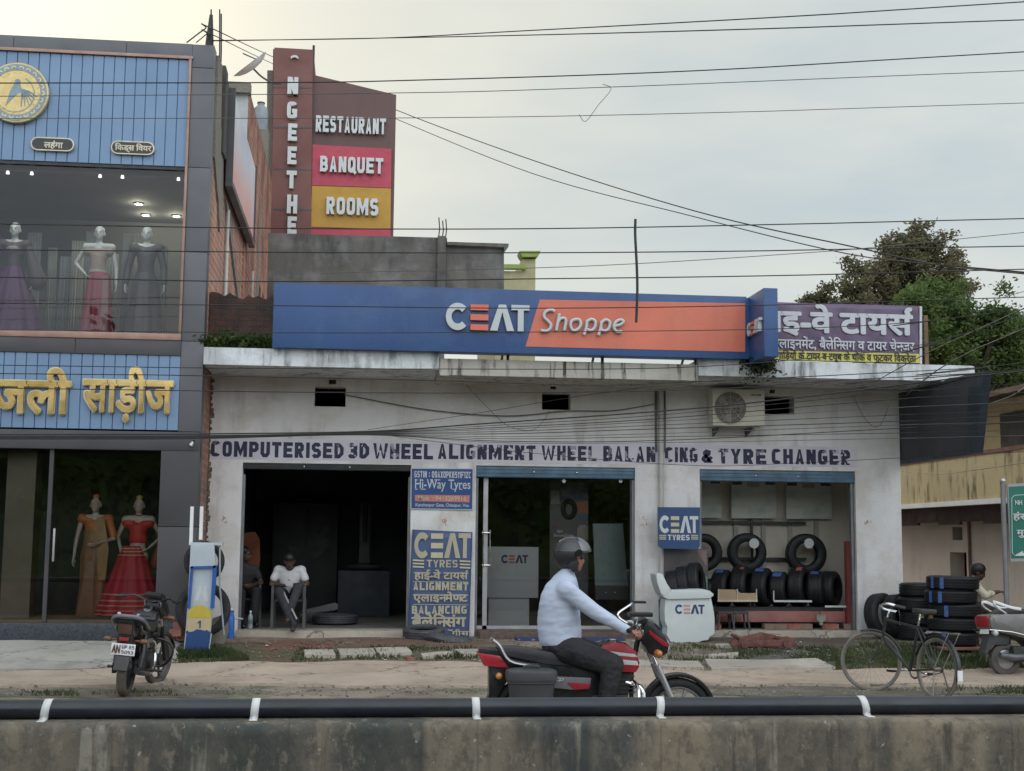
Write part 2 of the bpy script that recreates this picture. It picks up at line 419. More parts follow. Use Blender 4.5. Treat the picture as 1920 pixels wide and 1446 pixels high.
def stained(name, c, streak, amt=.7, rough=.85, scale=2.0, patch=None, pamt=.5, bump=.006, sc=(1, 1, .16), lo=.5, hi=.72):
    """weathered plaster or concrete: run-down streaks and blotches"""
    m = Mat(name, rough)
    lo_ = tuple(v*.86 for v in c); hi_ = tuple(min(1, v*1.1) for v in c)
    col = m.mix(m.noise(.9, 6, (1, 1, 1), .3, .7), lo_, hi_)
    if patch: col = m.mix(m.math('MULTIPLY', m.noise(1.4, 7, (1, 1, 1.2), .48, .62, .65, (5, 2, 8)), pamt), col, patch)
    st = m.noise(scale*2.2, 6, sc, lo, hi, .6, (1, 4, 2)); br = m.noise(scale*.8, 4, (1, 1, 1), .35, .62, .55, (9, 9, 3))
    col = m.mix(m.math('MULTIPLY', m.math('MULTIPLY', st, br), amt), col, streak)
    col = m.mix(m.math('MULTIPLY', m.noise(38, 3, (1, 1, 1), .62, .72), .35), col, tuple(v*.5 for v in c))
    m.color(col).bump(m.noise(26, 6, (1, 1, 1), .2, .8), bump)
    return m.m
def glassy(name, tint=(1, 1, 1), f0=.045, rough=.0):
    """window pane: see-through, mirroring more at grazing angles"""
    m = bpy.data.materials.new(name); m.use_nodes = True; nt = m.node_tree; nt.nodes.clear()
    o = nt.nodes.new('ShaderNodeOutputMaterial'); mx = nt.nodes.new('ShaderNodeMixShader')
    t = nt.nodes.new('ShaderNodeBsdfTransparent'); t.inputs[0].default_value = (*tint, 1)
    g = nt.nodes.new('ShaderNodeBsdfGlossy'); g.inputs['Roughness'].default_value = rough
    fr = nt.nodes.new('ShaderNodeFresnel'); fr.inputs[0].default_value = (1+math.sqrt(f0))/(1-math.sqrt(f0))
    nt.links.new(fr.outputs[0], mx.inputs[0]); nt.links.new(t.outputs[0], mx.inputs[1]); nt.links.new(g.outputs[0], mx.inputs[2]); nt.links.new(mx.outputs[0], o.inputs[0])
    return m
def lamp(name, c, e):
    m = Mat(name, .4); m.color(c); m.b.inputs['Emission Color'].default_value = (*c, 1); m.b.inputs['Emission Strength'].default_value = e; return m.m
def brick(name, c1, c2, mortar, plane='xz', bw=.23, bh=.075, ms=.012, dirt=None, damt=.5, dlo=.45):
    m = Mat(name, .9)
    sp = m.N.new('ShaderNodeSeparateXYZ'); m.L.new(m.co, sp.inputs[0]); cb = m.N.new('ShaderNodeCombineXYZ')
    m.L.new(sp.outputs['X' if plane == 'xz' else 'Y'], cb.inputs[0]); m.L.new(sp.outputs['Z'], cb.inputs[1])
    # a little wobble so courses are not ruler straight
    b = m.N.new('ShaderNodeTexBrick'); b.inputs['Scale'].default_value = 1; b.inputs['Brick Width'].default_value = bw; b.inputs['Row Height'].default_value = bh; b.inputs['Mortar Size'].default_value = ms
    b.inputs['Color1'].default_value = (*c1, 1); b.inputs['Color2'].default_value = (*c2, 1); b.inputs['Mortar'].default_value = (*mortar, 1); b.inputs['Bias'].default_value = 0
    wob = m.N.new('ShaderNodeVectorMath'); wob.operation = 'ADD'
    nn = m.N.new('ShaderNodeTexNoise'); nn.inputs['Scale'].default_value = 5
    m.L.new(m.co, nn.inputs['Vector']); sc = m.N.new('ShaderNodeVectorMath'); sc.operation = 'SCALE'; sc.inputs[3].default_value = .03
    m.L.new(nn.outputs['Color'], sc.inputs[0]); m.L.new(cb.outputs[0], wob.inputs[0]); m.L.new(sc.outputs[0], wob.inputs[1]); m.L.new(wob.outputs[0], b.inputs['Vector'])
    col = m.mix(m.noise(3, 5, (1, 1, 1), .3, .7), b.outputs['Color'], tuple((x+y)/2*.75 for x, y in zip(c1, c2)), 'MIX')
    col = m.mix(.55, b.outputs['Color'], col)
    if dirt: col = m.mix(m.math('MULTIPLY', m.noise(1.3, 7, (1, 1, .6), dlo, dlo+.2, .65), damt), col, dirt)
    m.color(col)
    h = m.math('ADD', m.math('MULTIPLY', b.outputs['Fac'], -1.0), m.math('MULTIPLY', m.noise(30, 4), .5))
    m.bump(h, .012, .8); return m.m
# ================================================================ materials
M = {}
M['white_wall'] = stained('white_wall', (.68, .675, .67), (.24, .21, .17), .55, patch=(.52, .49, .43), pamt=.6)
M['soffit'] = stained('soffit_paint', (.46, .44, .41), (.2, .18, .15), .4)
M['canopy_white'] = stained('canopy_white', (.66, .70, .71), (.05, .055, .05), .85, scale=3.0, patch=(.36, .38, .38), pamt=.6, lo=.48, hi=.62)
M['canopy_beige'] = stained('canopy_beige', (.46, .45, .39), (.03, .03, .025), .95, scale=4.5, patch=(.3, .29, .24), pamt=.6, sc=(1, 1, .08), lo=.52, hi=.6)
M['band'] = plain('lilac_band', (.57, .56, .615), .7, var=.08, scale=2, dirt=(.6, .6, .6), dirtamt=.4)
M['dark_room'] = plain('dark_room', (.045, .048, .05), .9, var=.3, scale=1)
M['room_floor'] = plain('room_floor', (.16, .15, .13), .8, var=.25, scale=2, dirt=(.06, .055, .05))
M['shutter_blue'] = plain('shutter_blue', (.075, .15, .22), .45, var=.25, scale=6, dirt=(.05, .05, .05))
M['dark_metal'] = plain('dark_metal', (.035, .037, .04), .45, .3, var=.3)
M['steel'] = plain('steel', (.42, .43, .44), .42, .7, var=.12)
M['chrome'] = plain('chrome', (.72, .73, .74), .14, 1.0, var=.06)
M['pvc'] = stained('pvc_pipe', (.48, .48, .45), (.1, .09, .07), .8, .5)
M['black_rubber'] = plain('black_rubber', (.018, .019, .021), .62, var=.35, scale=9, dirt=(.06, .055, .05), dirtamt=.35, spec=.3)
M['new_tyre'] = plain('new_tyre', (.011, .012, .014), .55, var=.3, scale=9, spec=.35)
M['grey_rubber'] = plain('grey_rubber', (.055, .057, .065), .65, var=.3, scale=6, dirt=(.1, .09, .08))
M['white_paint'] = plain('white_paint', (.74, .75, .75), .5, var=.06, dirt=(.5, .48, .44), dirtamt=.3)
M['navy_ink'] = plain('navy_ink', (.018, .024, .075), .5, var=.2)
M['orange_ink'] = plain('orange_ink', (.75, .17, .085), .5, var=.1)
M['glass'] = glassy('shop_glass', (.92, .94, .95), .085)
M['black'] = plain('black_plastic', (.012, .012, .013), .42, var=.3)
M['darkgrey'] = plain('dark_grey_plastic', (.05, .053, .056), .5, var=.2)
M['wood'] = plain('raw_wood', (.2, .115, .06), .8, var=.35, scale=5, sc=(1, 1, .2))
M['brickred'] = plain('brick_red', (.26, .10, .07), .9, var=.35, scale=7, bump=.004, dirt=(.3, .25, .2))
M['cable'] = plain('cable_black', (.012, .013, .014), .5, var=.2)
M['cable_grey'] = plain('cable_grey', (.09, .09, .085), .5, var=.2)
M['skin'] = plain('skin_brown', (.20, .095, .058), .5, var=.12, scale=14)
M['skin_dark'] = plain('skin_dark_brown', (.075, .04, .028), .5, var=.12, scale=14)
M['hair'] = plain('hair_black', (.01, .009, .009), .5, var=.4, scale=30, bump=.004, bscale=90)

# ================================================================ ground
def grid_mesh(name, xs, ys, zf, m, kind='structure'):
    me = bpy.data.meshes.new(name)
    V = [(x, y, zf(x, y)) for y in ys for x in xs]; n = len(xs)
    F = [(j*n+i, j*n+i+1, (j+1)*n+i+1, (j+1)*n+i) for j in range(len(ys)-1) for i in range(n-1)]
    me.from_pydata(V, [], F); me.update()
    for p in me.polygons: p.use_smooth = True
    return tag(link_mesh(name, me, m), kind=kind)
def hump(x, y): return .012*math.sin(x*1.7+y*2.3)*math.sin(x*.6-y*1.9+1)+.008*math.sin(x*4.1+1.3)*math.sin(y*5.3)
def near(x, y): return 1 if (-11.5 < y < -.1) else 0
def rng(a, b, s): return [a+(b-a)*i/max(1, int((b-a)/s)) for i in range(max(1, int((b-a)/s))+1)]
gm = Mat('earth', .95)
base = gm.mix(gm.noise(.8, 7, (1, 1, 1), .35, .65), (.19, .155, .12), (.30, .255, .20))
base = gm.mix(gm.math('MULTIPLY', gm.noise(2.2, 7, (1, 1, 1), .5, .64, .65, (4, 4, 0)), .7), base, (.10, .085, .06))
base = gm.mix(gm.math('MULTIPLY', gm.noise(1.1, 5, (1, 1, 1), .52, .62, .6, (14, 9, 0)), .6), base, (.06, .085, .035))
base = gm.mix(gm.math('MULTIPLY', gm.noise(60, 2, (1, 1, 1), .64, .7), .6), base, (.45, .42, .38))
def soil(base, px, py, rx, ry, c, amt):
    q = on_g(px, py); n = gm.N.new('ShaderNodeMapping'); n.vector_type = 'TEXTURE'; n.inputs['Location'].default_value = (q.x, q.y, 0); n.inputs['Scale'].default_value = (rx, ry, 100)
    gm.L.new(gm.co, n.inputs[0]); ln = gm.N.new('ShaderNodeVectorMath'); ln.operation = 'LENGTH'; gm.L.new(n.outputs[0], ln.inputs[0])
    d = gm.math('SUBTRACT', ln.outputs['Value'], gm.math('MULTIPLY', gm.noise(2.5, 6, loc=(px*.01, 0, 0)), .7)); r = gm.N.new('ShaderNodeMapRange'); r.inputs[1].default_value = .75; r.inputs[2].default_value = .2; r.inputs[3].default_value = 0; r.inputs[4].default_value = amt
    gm.L.new(d, r.inputs[0]); return gm.mix(r.outputs[0], base, c)
base = soil(base, 520, 1225, 1.5, 1.5, (.155, .07, .05), .9)
base = soil(base, 760, 1203, 1.8, .8, (.15, .075, .055), .8)
base = soil(base, 1450, 1200, 1.9, 1.3, (.085, .062, .05), .9)
base = soil(base, 1480, 1235, 1.3, .9, (.10, .095, .09), .9)
base = soil(base, 400, 1235, 1.0, 1.2, (.06, .075, .035), .8)
base = soil(base, 1750, 1240, 2.4, 1.4, (.05, .075, .03), .85)
base = soil(base, 720, 1232, 2.2, .8, (.075, .085, .045), .7)
gm.color(base).bump(gm.noise(18, 8, (1, 1, 1), .2, .8), .03)
ground = grid_mesh('ground', [-900, -300, -100, -40, -22]+rng(-16, 16, .4)+[22, 40, 100, 300, 900], [-900, -300, -100, -40, -22, -16]+rng(-13, 2, .25)+[4, 8, 14, 25, 60, 200, 900], lambda x, y: gz(x, y)+hump(x, y)*near(x, y)-(.0 if y > -12 else .0), gm.m)

rm = Mat('asphalt', .9)
rm.color(rm.mix(rm.noise(1.2, 7), (.04, .04, .04), (.075, .072, .066))).bump(rm.noise(90, 3), .006)
road = MB(); road.quad((-120, -40, .012), (120, -40, .012), (120, -13.0, .012), (-120, -13.0, .012))
tag(road.build('road', rm.m), kind='structure')

def sheet(name, px_pts, m, lift=.02, sub=.22, kind='structure', thick=.0, jag=.03):
    """a slab or patch lying on the ground: outline by where its corners stand"""
    P = [on_g(*p) for p in px_pts]
    b = bmesh.new()
    vs = []
    for i, p in enumerate(P):
        q = P[(i+1) % len(P)]; n = max(1, int((q-p).length/sub))
        for k in range(n):
            r = p.lerp(q, k/n); vs.append(b.verts.new((r.x+random.uniform(-jag, jag), r.y+random.uniform(-jag, jag), 0)))
    b.faces.new(vs)
    lo = min(v.co.x for v in b.verts); hi = max(v.co.x for v in b.verts)
    x = lo+.4
    while x < hi:
        bmesh.ops.bisect_plane(b, geom=b.verts[:]+b.edges[:]+b.faces[:], plane_co=(x, 0, 0), plane_no=(1, 0, 0)); x += .5
    lo = min(v.co.y for v in b.verts); hi = max(v.co.y for v in b.verts); y = lo+.2
    while y < hi:
        bmesh.ops.bisect_plane(b, geom=b.verts[:]+b.edges[:]+b.faces[:], plane_co=(0, y, 0), plane_no=(0, 1, 0)); y += .25
    bmesh.ops.triangulate(b, faces=b.faces[:])
    for v in b.verts: v.co.z = gz(v.co.x, v.co.y)+hump(v.co.x, v.co.y)*near(v.co.x, v.co.y)+lift
    r = bmesh.ops.extrude_face_region(b, geom=b.faces[:])
    for g in r['geom']:
        if isinstance(g, bmesh.types.BMVert): pass
    for v in [g for g in r['geom'] if isinstance(g, bmesh.types.BMVert)]: v.co.z += .0
    for f in b.faces: f.normal_update()
    # the first copy is the underside
    top = set(g for g in r['geom'] if isinstance(g, bmesh.types.BMVert))
    for v in b.verts:
        if v not in top: v.co.z -= lift+.04
    bmesh.ops.recalc_face_normals(b, faces=b.faces)
    me = bpy.data.meshes.new(name); b.to_mesh(me); b.free()
    return tag(link_mesh(name, me, m), kind=kind)
def concrete(name, c, dark, seed=0):
    m = Mat(name, .92)
    col = m.mix(m.noise(.9, 7, (1, 1, 1), .33, .67, .6, (seed, 3, 0)), tuple(v*.82 for v in c), tuple(min(1, v*1.14) for v in c))
    col = m.mix(m.math('MULTIPLY', m.noise(2.1, 7, (1, 1, 1), .52, .7, .65, (seed, 8, 1)), .6), col, dark)
    vo = m.N.new('ShaderNodeTexVoronoi'); vo.feature = 'DISTANCE_TO_EDGE'; vo.inputs['Scale'].default_value = .55
    nn = m.N.new('ShaderNodeTexNoise'); nn.inputs['Scale'].default_value = 2.5; nn.inputs['Detail'].default_value = 6
    ad = m.N.new('ShaderNodeVectorMath'); ad.operation = 'ADD'; sc = m.N.new('ShaderNodeVectorMath'); sc.operation = 'SCALE'; sc.inputs[3].default_value = .7
    m.L.new(m.map((1, 2.0, 1), (seed, 0, 0)), nn.inputs['Vector']); m.L.new(nn.outputs['Color'], sc.inputs[0]); m.L.new(sc.outputs[0], ad.inputs[0]); m.L.new(m.map((1, 2.0, 1), (seed, 0, 0)), ad.inputs[1]); m.L.new(ad.outputs[0], vo.inputs['Vector'])
    r = m.N.new('ShaderNodeMapRange'); r.inputs[1].default_value = .0; r.inputs[2].default_value = .012; r.inputs[3].default_value = 1; r.inputs[4].default_value = 0
    m.L.new(vo.outputs['Distance'], r.inputs[0])
    col = m.mix(m.math('MULTIPLY', r.outputs[0], .75), col, tuple(v*.35 for v in dark))
    col = m.mix(m.math('MULTIPLY', m.noise(70, 2, (1, 1, 1), .62, .7), .4), col, tuple(v*.5 for v in c))
    m.color(col).bump(m.math('ADD', m.noise(22, 6), m.math('MULTIPLY', r.outputs[0], -1.2)), .012)
    return m.m
M['concrete_grey'] = concrete('concrete_grey', (.36, .345, .31), (.2, .18, .15), 0)
M['concrete_pink'] = concrete('concrete_pink', (.42, .335, .265), (.27, .20, .15), 5)
M['concrete_pale'] = concrete('concrete_pale', (.42, .38, .32), (.22, .2, .16), 9)
sheet('pavement', [(-260, 1252), (-260, 1197), (120, 1197), (300, 1198), (335, 1212), (330, 1238), (335, 1246), (100, 1262)], M['concrete_grey'], .035)
sheet('path', [(-300, 1298), (-300, 1266), (100, 1263), (330, 1248), (700, 1243), (1000, 1250), (1320, 1262), (1560, 1261), (1700, 1257), (2200, 1262), (2200, 1290), (1500, 1285), (1000, 1291), (600, 1287), (330, 1285)], M['concrete_pink'], .03)
sheet('path', [(1335, 1260), (1322, 1243), (1400, 1242), (1530, 1243), (1566, 1257), (1500, 1259.5)], M['concrete_pale'], .05, jag=.015)
sheet('path', [(1180, 1256), (1180, 1243), (1310, 1246), (1322, 1258), (1260, 1259)], M['concrete_pale'], .045, jag=.015)
M['curb_dark'] = plain('muddy_edge', (.13, .115, .09), .95, var=.35, scale=2, bump=.02, bscale=14, dirt=(.05, .065, .03))
sheet('dirt', [(1330, 1306), (1340, 1293), (1480, 1288), (1700, 1291), (1960, 1289), (1960, 1306)], M['curb_dark'], .012, jag=.06)
sheet('dirt', [(-80, 1309), (-60, 1298), (200, 1295), (420, 1298), (430, 1309)], M['curb_dark'], .012, jag=.06)

# ================================================================ low wall in front of the camera with the water pipe on it
mw = Mat('old_concrete_wall', .95)
col = mw.mix(mw.noise(.9, 8, (1.2, 1, .7), .36, .62, .65), (.045, .052, .048), (.18, .148, .108))
col = mw.mix(mw.math('MULTIPLY', mw.noise(1.1, 3, (1, 1, .02), .50, .53, .4, (31, 1, 1)), .55), col, (.26, .21, .15))
col = mw.mix(mw.math('MULTIPLY', mw.noise(1.0, 7, (1, 1, .45), .50, .60, .65, (21, 5, 2)), .8), col, (.035, .05, .055))
col = mw.mix(mw.math('MULTIPLY', mw.noise(4.5, 6, (1, 1, .12), .55, .68, .6, (3, 1, 1)), .6), col, (.25, .20, .14))
col = mw.mix(mw.math('MULTIPLY', mw.noise(7, 5, (1, 1, .07), .62, .68, .6, (8, 1, 1)), .45), col, (.36, .34, .29))
col = mw.mix(mw.math('MULTIPLY', mw.noise(11, 6, (1, 1, .8), .48, .62, .7, (50, 3, 1)), .55), col, (.05, .048, .042))
col = mw.mix(mw.math('MULTIPLY', mw.noise(17, 5, (1, 1, .5), .56, .66, .7, (60, 3, 1)), .5), col, (.25, .21, .16))
col = mw.mix(mw.math('MULTIPLY', mw.noise(5.5, 5, (1, 1, .09), .58, .66, .6, (40, 1, 1)), .7), col, (.03, .032, .03))
col = mw.mix(mw.math('MULTIPLY', mw.noise(26, 3, (1, 1, 1), .69, .73), .6), col, (.42, .4, .36))
sp = mw.N.new('ShaderNodeSeparateXYZ'); mw.L.new(mw.co, sp.inputs[0])
fr = mw.math('PINGPONG', mw.math('ADD', sp.outputs['X'], 20.33), .52)
ln = mw.math('LESS_THAN', mw.math('ADD', fr, mw.math('MULTIPLY', mw.noise(9, 3), .006)), .008)
col = mw.mix(mw.math('MULTIPLY', ln, .22), col, (.02, .02, .02))
mw.color(col).bump(mw.math('ADD', mw.noise(9, 8, (1, 1, .6), .2, .8, .62), mw.math('MULTIPLY', ln, -.5)), .02)
b = bmesh.new(); xs = rng(-30, 30, .09); prof = [(-12.80, -.02), (-12.80, .25), (-12.80, .5), (-12.80, .64), (-12.795, .672), (-12.775, .692), (-12.70, .70), (-12.56, .702), (-12.42, .69), (-12.40, .5), (-12.40, -.02)]
rows = []
for x in xs:
    e = .010*math.sin(x*3.1)+.012*math.sin(x*7.7+1)+random.uniform(-.007, .007)
    rows.append([b.verts.new((x, y+(e*.8 if y < -12.75 else 0)+random.uniform(-.003, .003), z+(e*.55 if .6 < z < .697 else 0))) for y, z in prof])
for i in range(len(rows)-1):
    for j in range(len(prof)-1): b.faces.new((rows[i][j], rows[i+1][j], rows[i+1][j+1], rows[i][j+1]))
bmesh.ops.recalc_face_normals(b, faces=b.faces)
me = bpy.data.meshes.new('low_wall'); b.to_mesh(me); b.free()
for p in me.polygons: p.use_smooth = True
tag(link_mesh('low_wall', me, mw.m), 'weathered low concrete wall along the near edge of the road, under the black pipe', 'wall')

M['hdpe'] = plain('black_pipe', (.014, .018, .026), .36, var=.3, scale=3, dirt=(.05, .05, .05), dirtamt=.4, spec=.5)
pipe = thing('water_pipe', 'long black plastic pipe lying on the low concrete wall, tied with white straps', 'pipe', (0, -12.6, .755))
mb = MB(); mb.tube([(x, 0, 0) for x in rng(-30, 30, .5)], .052, 24); mb.build('pipe_run', M['hdpe'], pipe)
M['strap'] = plain('white_strap', (.62, .63, .62), .5, var=.1)
for px, tilt in ((85, .035), (478, .02), (893, -.008), (1239, .012), (1623, -.045)):
    c = on_y(px, 1326, -12.65); s = MB()
    x = c.x; prev = None; hw = .022
    ring = []
    for k in range(0, 15):
        a = math.radians(250-k*20); ring.append((.0545*math.cos(a), .0545*math.sin(a)))
    ring = [(-.115, -.054), (-.085, -.0525), (-.05, -.0535)] + [(.0545*math.cos(math.radians(228-k*13)), .0545*math.sin(math.radians(228-k*13))) for k in range(0, 16)] + [(.075, -.052)]
    for k in range(len(ring)-1):
        (y0, z0), (y1, z1) = ring[k], ring[k+1]
        s.quad((x-hw+tilt*(z0*5), y0, z0), (x+hw+tilt*(z0*5), y0, z0), (x+hw+tilt*(z1*5), y1, z1), (x-hw+tilt*(z1*5), y1, z1))
    bmesh.ops.remove_doubles(s.bm, verts=s.bm.verts, dist=.0005)
    o = s.build('strap', M['strap'], pipe)
    so = o.modifiers.new('thick', 'SOLIDIFY'); so.thickness = .003; so.offset = 0

# ================================================================ tyre shop building
def wall_holes(mb, x0, x1, z0, z1, holes, y0, y1):
    X = sorted({x0, x1, *[h[0] for h in holes], *[h[1] for h in holes]}); Z = sorted({z0, z1, *[h[2] for h in holes], *[h[3] for h in holes]})
    def solid(i, j):
        if not (0 <= i < len(X)-1 and 0 <= j < len(Z)-1): return False
        cx, cz = (X[i]+X[i+1])/2, (Z[j]+Z[j+1])/2
        return not any(h[0] < cx < h[1] and h[2] < cz < h[3] for h in holes)
    for i in range(len(X)-1):
        for j in range(len(Z)-1):
            if not solid(i, j): continue
            a, b_, c, d = X[i], X[i+1], Z[j], Z[j+1]
            mb.quad((a, y0, c), (b_, y0, c), (b_, y0, d), (a, y0, d)); mb.quad((b_, y1, c), (a, y1, c), (a, y1, d), (b_, y1, d))
            if not solid(i-1, j): mb.quad((a, y1, c), (a, y0, c), (a, y0, d), (a, y1, d))
            if not solid(i+1, j): mb.quad((b_, y0, c), (b_, y1, c), (b_, y1, d), (b_, y0, d))
            if not solid(i, j-1): mb.quad((a, y1, c), (b_, y1, c), (b_, y0, c), (a, y0, c))
            if not solid(i, j+1): mb.quad((a, y0, d), (b_, y0, d), (b_, y1, d), (a, y1, d))
    bmesh.ops.remove_doubles(mb.bm, verts=mb.bm.verts, dist=.0005)
    return mb
FL = .37
D1, D2, D3 = (-4.06, -1.53), (-.54, 1.935), (2.96, 5.475)
shop = thing('tyre_shop', 'single storey white tyre shop with three shutter openings and a flat projecting canopy', 'building', (0.8, 2, .3))
P = dict(parent=shop, world=True)
wall_holes(MB(), -4.56, 6.22, .1, 4.139, [(*D1, .1, 2.84), (*D2, .1, 2.85), (*D3, .1, 2.846), (-3.02, -2.55, 3.71, 4.01), (.47, .92, 3.73, 3.99), (4.02, 4.50, 3.73, 4.02), (-2.81, -2.70, 4.055, 4.125), (.60, .69, 4.05, 4.12), (4.10, 4.19, 4.06, 4.125)], 0, .25).build('front_wall', M['white_wall'], smooth=0, **P)
mb = MB(); mb.box(6.02, 6.219, .251, 6, .1, 4.139); mb.box(-4.56, -4.36, .251, 6, .1, 4.139); mb.box(-4.36, 6.02, 5.8, 6, .1, 4.139); mb.build('side_wall', M['white_wall'], smooth=0, **P)
mb = MB(); mb.box(-4.56, 6.3, -.2, 6.1, 4.1395, 4.36); mb.build('roof', M['soffit'], smooth=0, **P)
def slab(x0, x1, z0, z1, yf, n, m):
    mb = MB(); mb.box(x0, x1, yf, -.2005, z0, z1)
    return mb.build('canopy', m, smooth=0, **P)
slab(-4.535, -1.215, 4.14, 4.385, -1.36, 6, M['canopy_white'])
mb = MB(); mb.box(-1.21, 2.60, -1.33, -.2005, 4.068, 4.31, .008); mb.box(-1.19, -1.06, -1.345, -1.331, 4.06, 4.30); mb.box(2.35, 2.43, -1.34, -1.331, 4.075, 4.30); mb.build('canopy', M['canopy_beige'], smooth=0, **P)
mb = MB()
# right wing of the canopy runs to a broken tip
mb.prism([(2.605, -1.36), (6.55, -1.37), (6.80, -1.36), (6.885, -1.30), (6.87, -.9), (6.75, -.2005), (2.605, -.2005)], 4.145, 4.388, 'z'); mb.build('canopy', M['canopy_white'], smooth=0, **P)
# inside rooms
def room(x0, x1, y0, y1, z0, z1, m, mf):
    a = MB(); a.quad((x0, y1, z0), (x1, y1, z0), (x1, y1, z1), (x0, y1, z1)); a.quad((x0, y0, z0), (x0, y1, z0), (x0, y1, z1), (x0, y0, z1)); a.quad((x1, y1, z0), (x1, y0, z0), (x1, y0, z1), (x1, y1, z1)); a.quad((x0, y0, z1), (x0, y1, z1), (x1, y1, z1), (x1, y0, z1))
    a.build('inner_wall', m, smooth=0, **P)
    f = MB(); f.box(x0, x1, y0, y1, z0-.25, z0); f.build('floor', mf, smooth=0, **P)
M['room_one'] = plain('dark_plaster', (.07, .08, .085), .9, var=.3, scale=1.2, dirt=(.035, .045, .055))  # plaster darkened: the near-black interior shade is put into its colour
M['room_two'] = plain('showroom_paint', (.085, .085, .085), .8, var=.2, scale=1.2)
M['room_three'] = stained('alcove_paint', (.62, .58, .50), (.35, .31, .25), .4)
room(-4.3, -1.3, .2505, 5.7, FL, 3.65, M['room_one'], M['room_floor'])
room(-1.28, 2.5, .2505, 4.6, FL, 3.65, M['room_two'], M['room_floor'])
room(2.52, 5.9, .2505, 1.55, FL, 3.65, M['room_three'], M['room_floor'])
# thresholds in the openings
mb = MB(); mb.box(D1[0], D1[1], -.32, .2495, .12, FL-.004, .015); mb.build('doorstep', M['concrete_pale'], smooth=30, **P)
mb = MB(); mb.box(D2[0], D2[1], -.0, .2495, .12, FL-.004); mb.box(D2[0]+.05, D2[1]-.1, -.42, -.003, .12, .36, .012); mb.build('doorstep', plain('brown_tile', (.10, .065, .05), .5, var=.4, scale=14), smooth=30, **P)
mb = MB(); mb.box(D3[0], D3[1], -.1, .2495, .12, FL-.004, .012); mb.build('doorstep', M['concrete_pale'], smooth=30, **P)
# roller shutter boxes
for (x0, x1), zt, zb, m in ((D1, 2.838, 2.745, M['dark_metal']), (D2, 2.848, 2.675, M['shutter_blue']), (D3, 2.844, 2.665, M['shutter_blue'])):
    mb = MB(); mb.box(x0+.004, x1-.004, .03, .20, zb, zt, .01)
    for k in range(3): mb.box(x0+.004, x1-.004, .018, .0295, zb+.012+k*(zt-zb)/3.2, zb+.028+k*(zt-zb)/3.2)
    o = mb.build('shutter', m, smooth=30, **P)
    for f in (.36, .63): MB().ball((x0+(x1-x0)*f, .012, (zt+zb)/2), .018, 8).build('bolt', M['chrome'], o, world=True)
# steel guide channels
galv = plain('galvanised', (.2, .21, .22), .5, .5, var=.2)
for x in (D1[0]+.001, D1[1]-.04, D2[0]+.001, D2[1]-.04, D3[0]+.001, D3[1]-.06): MB().box(x, x+.04, .06, .14, FL, 2.66).build('shutter_guide', galv, smooth=0, **P)
# painted lettering band
zb0, zb1 = 2.90, 3.215
mb = MB(); mb.prism([(-4.55, 2.885), (5.52, 2.91), (5.52, 3.235), (-4.50, 3.205)], -.004, .0); mb.build('painted_band', M['band'], smooth=0, **P)
wm = Mat('worn_navy_paint', .7)
wf = wm.noise(9, 4, (1, 1, .8), .56, .58, .55, (2.2, 0, 5)); reg = wm.noise(.9, 2, (1, 1, .2), .44, .60, .5, (1.3, 0, 0))
wm.color(wm.mix(wm.math('MULTIPLY', wf, reg), wm.mix(wm.noise(6, 4), (.016, .019, .05), (.032, .034, .075)), (.57, .56, .615)))
mb = MB()
Yb = -.004
for t, a, b_, c, d in (('COMPUTERISED', 395, 644, 829, 858), ('3D', 652, 692, 831, 860), ('WHEEL', 699, 812, 832, 861), ('ALIGNMENT', 821, 1004, 834, 862), ('WHEEL', 1015, 1119, 836, 864), ('BALAN', 1131, 1229, 837, 866), ('CING', 1247, 1308, 839, 867), ('&', 1315, 1337, 843, 868), ('TYRE', 1346, 1437, 842, 870), ('CHANGER', 1447, 1594, 843, 871)):
    ptext(mb, t, a, c, b_, d, Yb, block=.24)
mb.build('painted_lettering', wm.m, smooth=0, **P)
# faint reddish finger marks and scribbles on the piers
rr = random.Random(3); daub = plain('red_daub', (.52, .25, .20), .8, var=.2)
for px, py in ((420, 977), (831, 976), (1207, 979), (1628, 980)):
    mb = MB()
    for k in range(7):
        a = on_y(px+rr.uniform(-6, 6), py+rr.uniform(-6, 6), -.002); d = Vector((rr.uniform(-.03, .03), 0, rr.uniform(-.05, .05)))
        mb.tube([a, a+d*.5+Vector((.004, 0, 0)), a+d], .006, 5)
    mb.build('red_daub', daub, smooth=30, **P)
# drain pipe
mb = MB(); a = on_y(1239, 716, -.055); b_ = on_y(1240, 955, -.055); mb.tube([(a.x, -.055, 4.06), (b_.x, -.055, .4)], .038, 14)
for z in (3.7, 2.75, 1.7): mb.lathe([(.046, -.03), (.046, .03)], (a.x, -.055, z), n=14)
mb.build('drainpipe', M['pvc'], **P)
mb = MB()
for dx in (-.07, .075): mb.tube([(a.x+dx, -.015, 4.06), (a.x+dx*1.05, -.012, 3.5), (a.x+dx*.95, -.012, 3.1)], .018 if dx < 0 else .012, 6)
mb.build('drainpipe', M['cable_grey'], **P)
# brick edge and dark gap where the shop meets the clothing store
mb = MB(); 
for k in range(42): 
    z = .35+k*.09
    if z < 4.1: mb.box(-4.575, -4.535+random.uniform(-.02, .03), -.02-random.uniform(0, .02), -.001, z, z+random.uniform(.04, .085), .008)
mb.build('broken_edge', plain('old_mortar', (.16, .12, .08), .95, var=.5, scale=9, bump=.01), smooth=0, **P)
